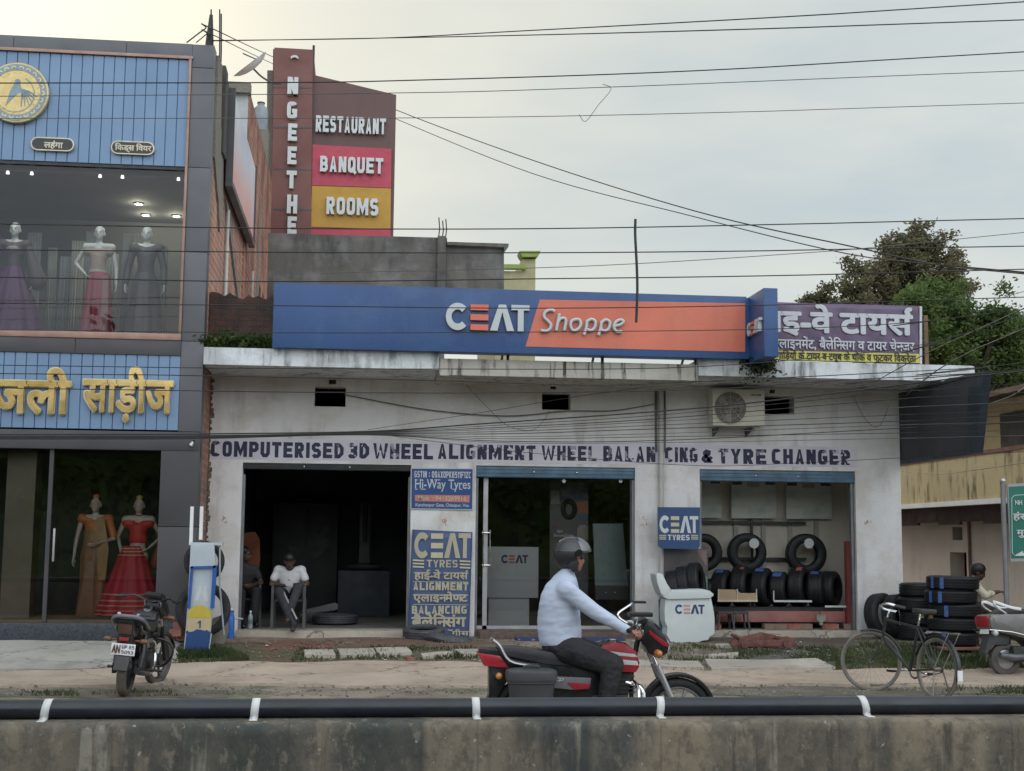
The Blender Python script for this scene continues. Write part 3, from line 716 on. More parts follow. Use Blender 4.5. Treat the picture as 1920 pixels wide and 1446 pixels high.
# ================================================================ figures
def hand(mb, w, d, n, curl=.5, s=1.0, thumb=1):
    """palm, four fingers and a thumb; w wrist, d pointing along the hand, n palm side"""
    w, d, n = Vector(w), Vector(d).normalized(), Vector(n).normalized()
    sd = d.cross(n).normalized(); n = sd.cross(d).normalized()
    for k in range(4):
        mb.cap(w+sd*(.02*s)*(k-1.5)*.7, w+d*.085*s+sd*(.019*s)*(k-1.5), .0125*s, .011*s, 8)
    for k, ln in enumerate((.062, .075, .08, .068)):
        p = w+d*.085*s+sd*(.0195*s)*(k-1.5); a = 0
        for seg in (.48, .32, .25):
            a += curl*1.1; q = p+(d*math.cos(a)+n*math.sin(a))*ln*seg*s; mb.cap(p, q, .0098*s, .0085*s, 8); p = q
    p = w+d*.02*s-sd*thumb*.025*s; q = p+(d*.6-sd*thumb*.75+n*.3)*.04*s; mb.cap(p, q, .0125*s, .011*s, 8); mb.cap(q, q+(d*.85+n*.45*curl)*.035*s, .0105*s, .009*s, 8)
def head(mb, c, f, s=1.0, tilt=0.0, nose=1.0):
    """skull, jaw, nose, lips, brow and ears; c centre, f facing angle about z"""
    c = Vector(c); R_ = Matrix.Rotation(f, 3, 'Z') @ Matrix.Rotation(tilt, 3, 'X')
    g = lambda x, y, z: c+R_ @ Vector((x, y, z))*s
    def el(x, y, z, r):
        b = bmesh.new(); bmesh.ops.create_uvsphere(b, u_segments=14, v_segments=10, radius=1); b.transform(Matrix.Diagonal((*[q*s for q in r], 1))); b.transform(R_.to_4x4()); b.transform(Matrix.Translation(g(x, y, z))); mb._add(b)
    el(0, .012, .03, (.076, .095, .088)); el(0, -.025, -.035, (.06, .066, .075)); el(0, -.062, -.085, (.03, .026, .022))
    el(0, -.098*nose, -.02, (.014, .02, .026)); el(0, -.09, .022, (.05, .014, .012)); el(0, -.086, -.06, (.024, .012, .012))
    for q in (-1, 1): el(q*.078, .012, -.012, (.012, .022, .032))
    return g, R_
def torso(mb, pel, chest, neck, w=.165, d=.105, grow=0.0, belly=0.0, up=None):
    pel, chest, neck = Vector(pel), Vector(chest), Vector(neck)
    for i in range(7):
        t = i/6; p = pel.lerp(chest, t*1.12)
        ww = w*(1.0-.16*math.sin(PI*min(1, t*1.1)))+grow; dd = d*(1+.06*math.sin(PI*t))+grow
        o = Vector((0, 0, 0))
        if belly and up is not None: o = up*belly*math.sin(PI*min(1, .15+t*.9)); dd += belly*.5
        yield p+o, ww, dd
def add_torso(mb, pel, chest, neck, shl, shr, w=.155, d=.1, grow=0.0, belly=0.0, fwd=Vector((0, -1, 0))):
    axis = (Vector(shr)-Vector(shl)).normalized(); fwd = Vector(fwd).normalized()
    z = axis.cross(fwd); z = z if z.z > 0 else -z
    Rm = Matrix((axis, fwd, z)).transposed().to_4x4()
    for p, ww, dd in torso(mb, pel, chest, neck, w, d, grow, belly, fwd):
        b = bmesh.new(); bmesh.ops.create_uvsphere(b, u_segments=16, v_segments=10, radius=1); b.transform(Matrix.Diagonal((ww, dd, .1+grow, 1))); b.transform(Rm); b.transform(Matrix.Translation(p)); mb._add(b)
    nk = Vector(neck)
    for s in (shl, shr):
        mb.cap(nk.lerp(Vector(s), .25)-z*.03, Vector(s), .055+grow, .06+grow)
    mb.cap(Vector(chest), nk-z*.02, .1+grow, .055+grow)
def standing(h=1.7, **ov):
    J = dict(pel=(0, 0, .55*h), chest=(0, 0, .72*h), neck=(0, .0, .83*h), head=(0, -.012, .915*h), shl=(-.105*h, 0, .80*h), shr=(.105*h, 0, .80*h), ell=(-.145*h, .02, .63*h), elr=(.145*h, .02, .63*h), wrl=(-.155*h, -.03, .485*h), wrr=(.155*h, -.03, .485*h), hil=(-.05*h, 0, .51*h), hir=(.05*h, 0, .51*h), knl=(-.052*h, -.015, .28*h), knr=(.052*h, -.015, .28*h), anl=(-.052*h, .01, .05*h), anr=(.052*h, .01, .05*h))
    J.update(ov); return {k: Vector(v) for k, v in J.items()}
def body(root, J, skin, name='body', face=0.0, tilt=0.0, w=.15, d=.095, voxel=.012, slim=1.0, curl=.4, hdl=None, hdr=None, hs=1.0, feet=True, fwd=Vector((0, -1, 0)), pn=None):
    mb = MB(); k = slim
    add_torso(mb, J['pel'], J['chest'], J['neck'], J['shl'], J['shr'], w, d, fwd=fwd)
    mb.cap(J['neck']-Vector((0, 0, .03)), J['head']-Vector((0, 0, .04)), .055*k, .048*k)
    g, R_ = head(mb, J['head'], face, hs, tilt)
    for s in 'lr':
        mb.chain([J['sh'+s], J['el'+s], J['wr'+s]], [.05*k, .038*k, .026*k])
        dd = (J['wr'+s]-J['el'+s]).normalized() if (hdl if s == 'l' else hdr) is None else Vector(hdl if s == 'l' else hdr)
        hand(mb, J['wr'+s], dd, pn if pn else Vector((1 if s == 'l' else -1, -.3, 0)), curl, .95, 1 if s == 'l' else -1)
        mb.chain([J['hi'+s], J['kn'+s], J['an'+s]], [.085*k, .058*k, .038*k])
        if feet: mb.cap(J['an'+s]-Vector((0, 0, .02)), J['an'+s]+fwd*.15-Vector((0, 0, .045)), .04, .03)
    o = mb.organic(name, skin, root, voxel, 3)
    return o, g, R_
def face_bits(root, g, eyes=True):
    mb = MB()
    for q in (-1, 1): mb.ball(g(q*.032, -.082, .004), .0095, 8)
    if eyes: mb.build('eyes', M['black'], root)

# ================================================================ clothing store on the left
LX, LY = -4.57, -1.1
M['acp'] = plain('grey_cladding', (.105, .11, .122), .42, .15, var=.10, scale=1.2)
M['acp_dark'] = plain('dark_cladding', (.06, .058, .062), .45, .1, var=.12, scale=1.2)
M['copper'] = plain('copper_trim', (.30, .19, .15), .42, .4, var=.15)
M['ribbed'] = plain('blue_ribbed_panel', (.165, .262, .40), .45, .1, var=.07, scale=.8, spec=.4)
M['pale_room'] = plain('pale_interior', (.16, .175, .165), .9, var=.15, scale=1)
M['stone_plinth'] = plain('dark_stone', (.035, .042, .055), .35, var=.6, scale=40, dirt=(.1, .1, .1), dirtamt=.4)
store = thing('clothing_store', 'two storey clothing store clad in blue ribbed panels and grey cladding, with display windows', 'building', (-9, 3, .3))
Q = dict(parent=store, world=True)
X0 = -14.0
def clad(name, boxes, m):
    mb = MB()
    for b in boxes: mb.box(*b, .004)
    return mb.build(name, m, smooth=30, **Q)
zs = [.30, 1.86, 3.2, 4.5, 5.8, 7.05, 8.55, 8.905]
for i in range(7):
    x = -4.885 if i >= 2 else -5.105
    clad('pillar', [(x, LX, LY, LY+.3, zs[i]+.004, zs[i+1]-.004)], M['acp'] if i >= 2 else M['acp_dark'])
for i, (a, b_) in enumerate(((X0, -9.0), (-9.0, -7.42), (-7.42, -5.83), (-5.83, -4.885))):
    clad('parapet', [(a+.003, b_-.003, LY, LY+.3, 8.715, 8.905)], M['acp'])
for a, b_ in ((X0, -10), (-10, -8.2), (-8.2, -6.35), (-6.35, -4.885)):
    clad('fascia', [(a+.003, b_-.003, LY-.02, LY+.2, 4.285, 4.50)], M['acp_dark'])
clad('trim', [(X0, -4.87, LY-.03, LY+.1, 8.668, 8.712)], M['copper'])
clad('trim', [(-4.925, -4.888, LY-.03, LY+.1, 4.60, 8.664)], M['copper'])
clad('trim', [(X0, -4.888, LY-.035, LY+.12, 4.504, 4.596)], M['copper'])
def ribbed(x0, x1, z0, z1, y):
    pts = []; x = x1; p = .152
    while x > x0:
        pts += [(x, y), (x-p+.016, y), (x-p+.012, y+.022), (x-p+.004, y+.022)]; x -= p
    pts += [(x, y), (x, y+.05), (x1, y+.05)]
    mb = MB(); mb.prism(pts, z0, z1, 'z'); return mb.build('ribbed_panel', M['ribbed'], smooth=0, **Q)
ribbed(-13, -4.93, 7.06, 8.66, LY+.01)
ribbed(-13, -4.89, 3.22, 4.28, LY+.0)
mb = MB(); mb.box(X0, -4.93, LY+.03, LY+.5, 7.01, 7.055); mb.box(X0, -4.93, LY+.2, LY+.26, 6.94, 7.01); mb.build('window_head', M['dark_metal'], smooth=0, **Q)
mb = MB(); mb.box(X0, -4.5795, LY-.012, LY+.29, 2.93, 3.195, .01); mb.build('shutter', M['acp_dark'], smooth=30, **Q)
mb = MB(); mb.quad((X0, LY+.07, 4.6), (-4.93, LY+.07, 4.6), (-4.93, LY+.07, 7.0), (X0, LY+.07, 7.0)); mb.build('window_pane', glassy('upper_glass', (.74, .79, .79), .042), smooth=0, **Q)
mb = MB(); mb.quad((X0, LY+.1, .53), (-6.62, LY+.1, .53), (-6.62, LY+.1, 2.93), (X0, LY+.1, 2.93)); mb.build('window_pane', M['glass'], smooth=0, **Q)
mb = MB(); mb.quad((-6.6, LY+.1, .53), (-5.11, LY+.1, .53), (-5.11, LY+.1, 2.93), (-6.6, LY+.1, 2.93)); mb.build('window_pane', M['glass'], smooth=0, **Q)
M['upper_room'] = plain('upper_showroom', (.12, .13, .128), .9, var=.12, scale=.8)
# upper showroom
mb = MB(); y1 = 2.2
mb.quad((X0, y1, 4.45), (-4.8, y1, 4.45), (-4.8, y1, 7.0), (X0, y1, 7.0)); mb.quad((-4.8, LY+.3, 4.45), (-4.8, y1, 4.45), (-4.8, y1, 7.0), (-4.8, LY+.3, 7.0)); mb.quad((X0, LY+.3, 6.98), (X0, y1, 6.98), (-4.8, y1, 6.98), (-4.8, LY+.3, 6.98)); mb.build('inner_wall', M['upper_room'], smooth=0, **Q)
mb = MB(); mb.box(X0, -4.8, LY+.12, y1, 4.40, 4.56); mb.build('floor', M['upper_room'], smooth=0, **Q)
# lower showroom
M['wood_floor'] = plain('yellow_wood_floor', (.30, .19, .075), .4, var=.3, scale=3, sc=(.4, 3, 1))
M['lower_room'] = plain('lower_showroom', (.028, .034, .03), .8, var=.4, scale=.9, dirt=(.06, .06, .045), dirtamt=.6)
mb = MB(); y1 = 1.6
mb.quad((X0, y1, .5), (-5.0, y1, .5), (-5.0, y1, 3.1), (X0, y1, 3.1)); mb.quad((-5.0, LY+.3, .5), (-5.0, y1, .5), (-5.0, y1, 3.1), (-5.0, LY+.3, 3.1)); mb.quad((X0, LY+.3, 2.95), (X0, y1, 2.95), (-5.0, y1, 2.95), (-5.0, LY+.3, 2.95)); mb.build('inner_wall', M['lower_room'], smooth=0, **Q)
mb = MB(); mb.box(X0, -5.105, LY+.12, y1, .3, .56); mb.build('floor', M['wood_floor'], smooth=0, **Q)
mb = MB(); mb.box(X0, -4.62, LY-.16, LY+.085, .2, .525, .012); mb.build('plinth', M['stone_plinth'], smooth=30, **Q)
M['tan_column'] = plain('tan_column', (.22, .19, .13), .6, var=.25, scale=1.5)
mb = MB(); mb.box(-7.32, -6.92, LY+.5, LY+.9, .56, 2.93); mb.build('column', M['tan_column'], smooth=0, **Q)
mb = MB(); mb.box(-6.64, -6.585, LY+.06, LY+.12, .53, 2.93); mb.build('window_frame', M['acp_dark'], smooth=0, **Q)
a = on_y(101, 1030, LY+.06); mb = MB(); mb.box(a.x-.014, a.x+.014, LY+.03, LY+.055, 1.36, 1.82, .005); mb.build('door_handle', M['steel'], **Q)
# side wall, bare brick with rough plaster, running back past the shop's roof
M['rough_plaster'] = stained('rough_plaster', (.21, .19, .16), (.08, .07, .06), .8, bump=.03)
M['brick_side'] = brick('brick_side', (.56, .22, .14), (.36, .13, .09), (.44, .35, .28), 'yz', bw=.32, bh=.12, ms=.024, dirt=(.15, .125, .11), damt=.8, dlo=.46)
mb = MB(); mb.box(LX-.2, LX-.002, LY+.301, 10.6, .1, 8.86); mb.build('side_wall', M['brick_side'], smooth=0, **Q)
mb = MB(); mb.box(-13.9, LX-.21, LY+.301, 10.5, 8.6, 8.8); mb.box(-13.9, -13.7, LY+.301, 10.5, .1, 8.59); mb.box(-13.6, LX-.21, 10.3, 10.5, .1, 8.59); mb.build('roof', M['rough_plaster'], smooth=0, **Q)
mb = MB(); mb.prism([(-.8, 8.86), (-.25, 8.9), (-.15, 8.0), (.35, 7.6), (.5, 6.9), (.2, 6.4), (-.1, 6.8), (-.3, 6.9), (-.8, 7.3)], LX-.001, LX+.03, 'x'); 
mb.build('plaster_patch', M['rough_plaster'], smooth=0, **Q)
mb = MB(); mb.prism([(.9, 7.1), (1.3, 7.1), (7.6, 4.3), (7.1, 4.3)], LX-.001, LX+.035, 'x'); mb.build('plaster_patch', M['rough_plaster'], smooth=0, **Q)
mb = MB(); mb.prism([(7.2, 4.3), (7.9, 4.3), (7.9, 8.8), (7.45, 8.8)], LX-.001, LX+.03, 'x'); mb.build('plaster_patch', M['rough_plaster'], smooth=0, **Q)
mb = MB(); mb.box(LX-.3, LX+.05, .05, .42, 8.86, 9.02, .02); mb.box(LX-.3, LX+.07, -.05, .4, 7.6, 8.85, .03); mb.build('column', stained('dark_concrete', (.07, .065, .06), (.02, .02, .02), .6), smooth=30, **Q)
mb = MB()
for y, m_ in ((1.2, 0), (6.2, 0)): mb.tube([(LX+.04, y, 7.0), (LX+.04, y, 4.4)], .03, 8)
mb.build('side_pipe', M['pvc'], **Q)
# upper block further back
M['brick_orange'] = brick('brick_orange', (.54, .21, .13), (.30, .11, .08), (.44, .32, .25), 'yz', bw=.34, bh=.13, ms=.022, dirt=(.13, .075, .06), damt=.85, dlo=.42)
mb = MB(); mb.box(-9, LX+.02, 4.4, 11.0, 4.2, 10.15); mb.build('upper_storey', M['brick_orange'], smooth=0, **Q)
mb = MB(); mb.box(-9, LX+.01, 4.33, 4.398, 8.9, 10.0); mb.build('end_wall', plain('pale_render', (.42, .45, .45), .8, var=.1), smooth=0, **Q)
mb = MB(); mb.box(-9, LX+.06, 4.2, 4.42, 10.0, 10.2); mb.build('coping', M['rough_plaster'], smooth=0, **Q)
for y in (8.2, 9.1):
    mb = MB(); a = on_x(490, 372, LX+.03); mb.box(LX, LX+.025, y, y+.35, 6.2, 7.1); mb.build('window', M['black'], smooth=0, **Q)
# billboard on the side wall
bb = thing('billboard', 'faded white billboard on a frame along the bare brick side wall', 'billboard', (LX+.12, 2.7, 7.3))
fm = Mat('faded_print', .4); fs = fm.N.new('ShaderNodeSeparateXYZ'); fm.L.new(fm.co, fs.inputs[0])
r = fm.N.new('ShaderNodeMapRange'); r.inputs[1].default_value = 0; r.inputs[2].default_value = .9; fm.L.new(fm.math('ADD', fs.outputs['Z'], fm.math('MULTIPLY', fm.noise(1.2, 4), -.35)), r.inputs[0])
fm.color(fm.mix(r.outputs[0], (.62, .33, .30), fm.mix(fm.noise(1.1, 3), (.48, .52, .60), (.62, .64, .66))))
mb = MB(); mb.box(-.01, .02, -2.2, 2.2, 0, 1.45); mb.build('print', fm.m, bb, 0)
mb = MB(); mb.box(-.06, .05, -2.25, 2.25, -.1, -.003); mb.box(-.06, .05, -2.25, -2.203, 0, 1.5); mb.box(-.06, .05, 2.203, 2.25, 0, 1.5); mb.build('frame', M['acp_dark'], bb, 0)
# iron rods and stay wires on the store's corner
rod = thing('rebar_post', 'dark tapered iron post on the store roof corner where two cables are tied', 'post', on_y(394, 78, -.6))
a = on_y(393, 78, -.6); b_ = on_y(396, 28, -.6); c = on_y(396, 18, -.6)
mb = MB(); mb.tube([a-Vector((0, 0, .25)), a, b_], [.07, .06, .025], 6); mb.tube([b_, c], .012, 5); mb.build('post_shaft', M['cable'], rod, world=True)
for px, top in ((412, 18), (415, 26)):
    a = on_y(px, 98, .2); b_ = on_y(px, top, .2)
    one('rebar', 'thin bare rebar sticking up behind the store corner, '+('the taller one' if top == 18 else 'the shorter one'), 'rebar', MB().tube([a-Vector((0, 0, .45)), a, b_], .012, 5), M['cable'], 'rebars behind the store corner')
# shop lettering in mirror gold
gold = Mat('mirror_gold', .2, 1.0); gold.color(gold.mix(gold.noise(1.8, 3), (.46, .30, .09), (.74, .54, .24))); gold.bump(gold.noise(2.5, 1), .01, .15)
M['gold'] = gold.m
M['gold_edge'] = plain('gold_edge', (.55, .50, .36), .4, .6)
sg = thing('store_sign', 'large mirror gold shop name letters on the lower blue ribbed panel', 'sign', on_y(120, 740, LY))
for t, a, b_, c, d in (('अंजली', -78, 132, 689, 777), ('साड़ीज', 154, 323, 689, 792)):
    e = MB(); ptext(e, t, a-2, c-2, b_+2, d+2, LY-.005, depth=.03, bold=.042); e.build('letter_edge', M['gold_edge'], sg, 0, world=True)
    e = MB(); ptext(e, t, a, c, b_, d, LY-.0365, depth=.022, bold=.026); e.build('letter_face', M['gold'], sg, 30, world=True)
# round emblem
em = thing('emblem_sign', 'round golden emblem with a bird inside a scalloped ring on the upper blue panel', 'sign', on_y(33, 176, LY-.02))
gy = plain('emblem_gold', (.60, .47, .20), .35, .3, var=.15, scale=8); gb = plain('emblem_blue', (.22, .30, .36), .45, var=.15, scale=8)
Re = .445
mb = MB(); mb.lathe([(Re, 0), (Re, .05), (Re-.01, .06), (Re-.03, .06)], (0, .0, 0), 'y', 64); mb.build('disc', gy, em, 30)
mb = MB(); mb.prism(arc((0, 0), Re-.115, Re-.025, 0, 359.9, 60), -.066, -.0605, 'y'); mb.build('ring', gb, em, 0)
mb = MB()
for k in range(22):
    a = 2*PI*k/22; cx, cz = (Re-.085)*math.cos(a), (Re-.085)*math.sin(a)
    mb.prism(arc((cx, cz), .018, .036, math.degrees(a)-100, math.degrees(a)+100, 8), -.070, -.0665, 'y')
    mb.prism([(.29*math.cos(a-.05), .29*math.sin(a-.05)), (.325*math.cos(a), .325*math.sin(a)), (.29*math.cos(a+.05), .29*math.sin(a+.05))], -.066, -.0605, 'y')
mb.build('scallops', gy, em, 0)
mb = MB(); 
mb.prism([(.02, .20), (.05, .17), (.045, .12), (.07, .05), (.04, .0), (-.06, -.1), (-.14, -.2), (-.1, -.02), (-.06, .08), (-.03, .14), (-.02, .19)], -.066, -.0605, 'y')
for k in range(6):
    a = -.35-.2*k; mb.tube([(.05, -.062, .06), (.05+.14*math.cos(a), -.062, .06+.12*math.sin(a)), (.05+.26*math.cos(a*1.1), -.062, .04+.25*math.sin(a*1.1))], [.006, .012, .005], 5)
mb.prism(arc((-.02, -.02), .262, .275, -200, 60, 30), -.065, -.0605, 'y')
mb.build('bird', gb, em, 0)
# two pill shaped signs
M['pill_black'] = plain('pill_black', (.02, .024, .026), .35); M['pill_rim'] = plain('pill_rim', (.5, .46, .36), .4, .5)
for t, a, b_, c, d, tx, lab in (('लहंगा', 58, 141, 258, 286, (82, 118, 264, 280), 'small black pill shaped sign with one short word, below the emblem'), ('िकड्स िवयर', 208, 291, 265, 293, (215, 284, 269, 287), 'small black pill shaped sign with two words, near the corner pillar')):
    p0 = XZ(a, d, LY); p1 = XZ(b_, c, LY); hh = .098; xa, xb = p0[0], p1[0]; zc = (p0[1]+p1[1])/2
    s = thing('pill_sign', lab, 'sign', ((xa+xb)/2, LY, zc), group='pill shaped signs on the blue panel')
    def pill(h, g): return [(xb-h-g+ (h)*math.cos(math.radians(t_)), zc+h*math.sin(math.radians(t_))) for t_ in range(-90, 91, 15)]+[(xa+h+g+h*math.cos(math.radians(t_)), zc+h*math.sin(math.radians(t_))) for t_ in range(90, 271, 15)]
    e = MB(); e.prism(pill(hh, 0), LY-.045, LY+.009); e.build('rim', M['pill_rim'], s, 30, world=True)
    e = MB(); e.prism(pill(hh-.018, .018), LY-.05, LY-.0455); e.build('face', M['pill_black'], s, 0, world=True)
    e = MB(); ptext(e, t, *[tx[i] for i in (0, 2, 1, 3)], LY-.0505, bold=.03); e.build('lettering', M['pill_rim'], s, 0, world=True)
# lights inside the upper window
def bulb(root, loc, watts, c, spot=None):
    l = bpy.data.lights.new('bulb', 'SPOT' if spot else 'POINT'); l.energy = watts; l.color = c; l.shadow_soft_size = .05
    o = bpy.data.objects.new('bulb', l); COL.objects.link(o); o.parent = root; o.location = loc
    if spot: l.spot_size = math.radians(110); l.spot_blend = .6; o.rotation_euler = spot
    return o
lampm = lamp('warm_lamp', (1, .86, .55), 2.0); coolm = lamp('cool_lamp', (.9, .9, .85), 1.3)
for px, py in ((260, 382), (273, 403), (331, 405)):
    d = ray(px, py); p = EYE+d*((6.97-EYE.z)/d.z)
    if p.y < 2.0:
        s = thing('ceiling_light', {260: 'lit round ceiling light in the upper window, farthest back of the three', 273: 'lit round ceiling light in the upper window, middle of the three', 331: 'lit round ceiling light in the upper window, beside the copper trim'}[px], 'ceiling light', p, group='ceiling lights in the upper showroom')
        MB().lathe([(.05, .0), (.05, -.012)], n=14).build('lamp', lampm, s); MB().lathe([(.05, -.014), (.072, -.014), (.072, .003), (.05, .003)], n=14, closed=True).build('rim', M['steel'], s); bulb(s, (0, 0, -.05), 6, (1, .88, .66))
for i, px in enumerate((15, 60, 188, 230, 335)):
    p = on_y(px, 316+px*.03, LY+.2)
    o = one('spotlight', ('small spotlight under the window head, '+['at the photo edge', 'below the word sign', 'left of the close pair', 'right of the close pair', 'next to the corner pillar'][i]), 'spotlight', MB().lathe([(.018, .02), (.026, -.02), (.026, -.024), (.0, -.02)], (p.x, p.y, 6.925)), coolm, 'spotlights along the window head'); bulb(o, (p.x, p.y, 6.89), 9, (1, .95, .86), (math.radians(28), 0, 0))
# security spotlight on pillar
p = on_y(360, 832, LY-.1); s = thing('security_lamp', 'small tilted floodlight on a bracket on the dark corner pillar', 'lamp', p)
MB().lathe([(.02, .03), (.035, -.03), (.03, -.035)], M=Matrix.Rotation(.5, 4, 'Y')).build('lamp_head', M['steel'], s); MB().tube([(0, 0, .03), (.02, .1, .05)], .01, 6).build('bracket', M['black'], s)
# cloth lengths hanging behind the mannequins
rr = random.Random(5)
cl_c = [(.26, .28, .27), (.30, .31, .28), (.22, .25, .25), (.34, .33, .28)]
for k in range(11):
    x = -7.45+k*.245+rr.uniform(-.05, .05); y = .55+rr.uniform(-.15, .35); wd = rr.uniform(.13, .24); zt = rr.uniform(6.0, 6.45)
    if k in (9, 10): continue
    e = MB(); pts = []; n = 14
    for i in range(n+1): pts.append((x-wd/2+wd*i/n, y+.03*math.sin(i*2.2+k)))
    bmv = [[e.bm.verts.new((px_+(.06*math.sin(k*2)*(zt-z)*.25), py_*1.0, z)) for px_, py_ in pts] for z in (zt, 5.7, 5.2, 4.75)]
    for j in range(3):
        for i in range(n): e.bm.faces.new((bmv[j][i], bmv[j][i+1], bmv[j+1][i+1], bmv[j+1][i]))
    o = one('hanging_cloth', 'pale cloth length hanging behind the upper window mannequins, '+['first', 'second', 'third', 'fourth', 'fifth', 'sixth', 'seventh', 'eighth', 'ninth'][k]+' from the photo edge', 'cloth', e, plain('cloth', cl_c[k % 4], .85, var=.12), 'hanging cloths in the upper window')
    so = o.modifiers.new('t', 'SOLIDIFY'); so.thickness = .006

# ---- mannequins
M['mannequin'] = plain('mannequin_white', (.55, .57, .56), .4, var=.05); M['mannequin_skin'] = plain('mannequin_tan', (.56, .46, .38), .4, var=.05)
def skirt(mb, c, prof, folds=9, amp=.08, n=72, ph=0.0, sq=(1, 1)):
    rows = []
    for r, z, am in prof:
        rows.append([mb.bm.verts.new((c[0]+r*(1+am*amp*math.sin(folds*a+ph))*math.cos(a)*sq[0], c[1]+r*(1+am*amp*math.sin(folds*a+ph))*math.sin(a)*sq[1], c[2]+z)) for a in [2*PI*i/n for i in range(n)]])
    for j in range(len(rows)-1):
        for i in range(n): mb.bm.faces.new((rows[j][i], rows[j][(i+1) % n], rows[j+1][(i+1) % n], rows[j+1][i]))
    return mb
def sleeve(mb, J, s, t, g=.012):
    a, b_ = J['sh'+s], J['el'+s]; mb.cap(a, a.lerp(b_, t), .052+g, .042+g)
def mannequin(px, py_head, py_foot, Y, zf, label, build, skin, ov={}, face=0.0, group='mannequins in the store windows'):
    p = on_y(px, py_head, Y); h = p.z-zf
    root = thing('mannequin', label, 'mannequin', (p.x, Y, zf), 0, group)
    J = standing(h, **{k: tuple(q*h for q in v) for k, v in ov.items()})
    J['pel'] = Vector((0, 0, .56*h))
    o, g, R_ = body(root, J, skin, 'body', face, slim=.85, w=.12, d=.085, curl=.3, hs=.97*h/1.72, voxel=.013)
    build(root, J, h, g); return root
hip = dict(ell=(-.19, .03, .66), wrl=(-.105, -.03, .57))
satin = lambda n, c, r=.5: plain(n, c, r, var=.18, scale=5)
m_purple, m_darktop, m_cream, m_maroon, m_char = satin('purple_silk', (.10, .032, .12)), satin('plum_top', (.075, .06, .075)), satin('cream_top', (.36, .28, .24)), satin('maroon_silk', (.30, .045, .075)), satin('charcoal_dress', (.045, .048, .056))
def b_left(r, J, h, g):
    t = MB(); add_torso(t, J['pel'], J['chest'], J['neck']-Vector((0, 0, .05)), J['shl'], J['shr'], .125, .09, .014); sleeve(t, J, 'l', .8); sleeve(t, J, 'r', .8); t.cap(J['shr'], J['shr']+Vector((.16, .0, -.55)), .05, .14); t.organic('blouse', m_darktop, r, .015)
    skirt(MB(), (0, 0, 0), [(.13, .60*h, 0), (.18, .52*h, .3), (.33, .3*h, .8), (.46, .02*h, 1)], 11).build('skirt', m_purple, r, 60)
    e = MB(); e.ball((0, -.1, .745*h), (.09, .05, .05)); e.build('neckline', satin('grey_lace', (.3, .27, .27)), r)
def b_mid(r, J, h, g):
    t = MB(); add_torso(t, J['pel']+Vector((0, 0, .04)), J['chest'], J['neck']-Vector((0, 0, .09)), J['shl']*.9+Vector((0, 0, .04*h)), J['shr']*.9+Vector((0, 0, .04*h)), .122, .09, .012); t.organic('blouse', m_cream, r, .015)
    skirt(MB(), (.02, 0, 0), [(.14, .575*h, 0), (.17, .53*h, .2), (.19, .3*h, .8), (.235, .015*h, 1)], 10, .1).build('skirt', m_maroon, r, 60)
    e = MB(); e.lathe([(.145, -.02), (.15, 0), (.145, .02)], (.01, 0, .585*h), n=30, cap=False); e.build('belt', satin('silver_belt', (.45, .42, .4), .3), r)
    e = MB(); e.prism([(.1, .55*h), (.19, .54*h), (.21, .02*h), (.12, .02*h)], -.2, -.185); e.build('drape', satin('rose_drape', (.33, .16, .17)), r, 30)
def b_right(r, J, h, g):
    t = MB(); add_torso(t, J['pel'], J['chest'], J['neck']-Vector((0, 0, .06)), J['shl'], J['shr'], .13, .09, .016)
    for s in 'lr': t.chain([J['sh'+s], J['el'+s], J['wr'+s].lerp(J['el'+s], .15)], [.062, .055, .05])
    t.organic('dress', m_char, r, .015)
    skirt(MB(), (0, 0, 0), [(.14, .58*h, 0), (.2, .5*h, .3), (.23, .3*h, .8), (.27, .03*h, 1)], 9, .07).build('skirt', m_char, r, 60)
mannequin(30, 413, 628, -.35, 4.57, 'white mannequin in a plum blouse and wide purple skirt, upper window', b_left, M['mannequin'])
mannequin(188, 420, 630, -.35, 4.57, 'white mannequin in a cream top and maroon skirt, hand on hip, upper window', b_mid, M['mannequin'], hip)
mannequin(277, 421, 630, -.3, 4.57, 'white mannequin in a long charcoal dress, upper window', b_right, M['mannequin'])
m_org, m_brown, m_tan, m_red, m_redd, m_goldt = satin('orange_blouse', (.55, .17, .05)), satin('brown_saree', (.28, .145, .075)), satin('tan_drape', (.36, .20, .08)), satin('red_blouse', (.55, .035, .035)), satin('crimson_skirt', (.52, .03, .055)), satin('gold_braid', (.55, .42, .26), .35)
def crown(r, J, h, c):
    e = MB(); p = J['head']; e.ball(p+Vector((0, .02, .055)), (.075, .085, .06)); e.build('hair', M['hair'], r)
    e = MB(); e.ball(p+Vector((0, .01, .115)), (.05, .05, .04)); e.build('hair_bun', c, r)
def b_saree(r, J, h, g):
    t = MB(); add_torso(t, J['pel'], J['chest'], J['neck']-Vector((0, 0, .06)), J['shl'], J['shr'], .13, .09, .013); sleeve(t, J, 'r', .85); t.organic('blouse', m_org, r, .014)
    skirt(MB(), (0, 0, 0), [(.15, .70*h, 0), (.155, .6*h, .1), (.185, .5*h, .3), (.17, .25*h, .8), (.21, .01*h, 1)], 8, .06, sq=(1, .8)).build('saree', m_brown, r, 60)
    e = MB(); e.prism([(.05, .81*h), (.15, .80*h), (.23, .55*h), (.2, .3*h), (.1, .3*h), (.06, .55*h), (-.04, .66*h)], -.14, -.125, bev=.004); e.build('drape', m_tan, r, 30)
    e = MB(); e.prism([(-.16, .02*h), (.06, .02*h), (.05, .45*h), (-.06, .45*h)], -.2, -.18, bev=.006); e.build('pleats', satin('rust_pleats', (.24, .12, .06)), r, 30); crown(r, J, h, m_org)
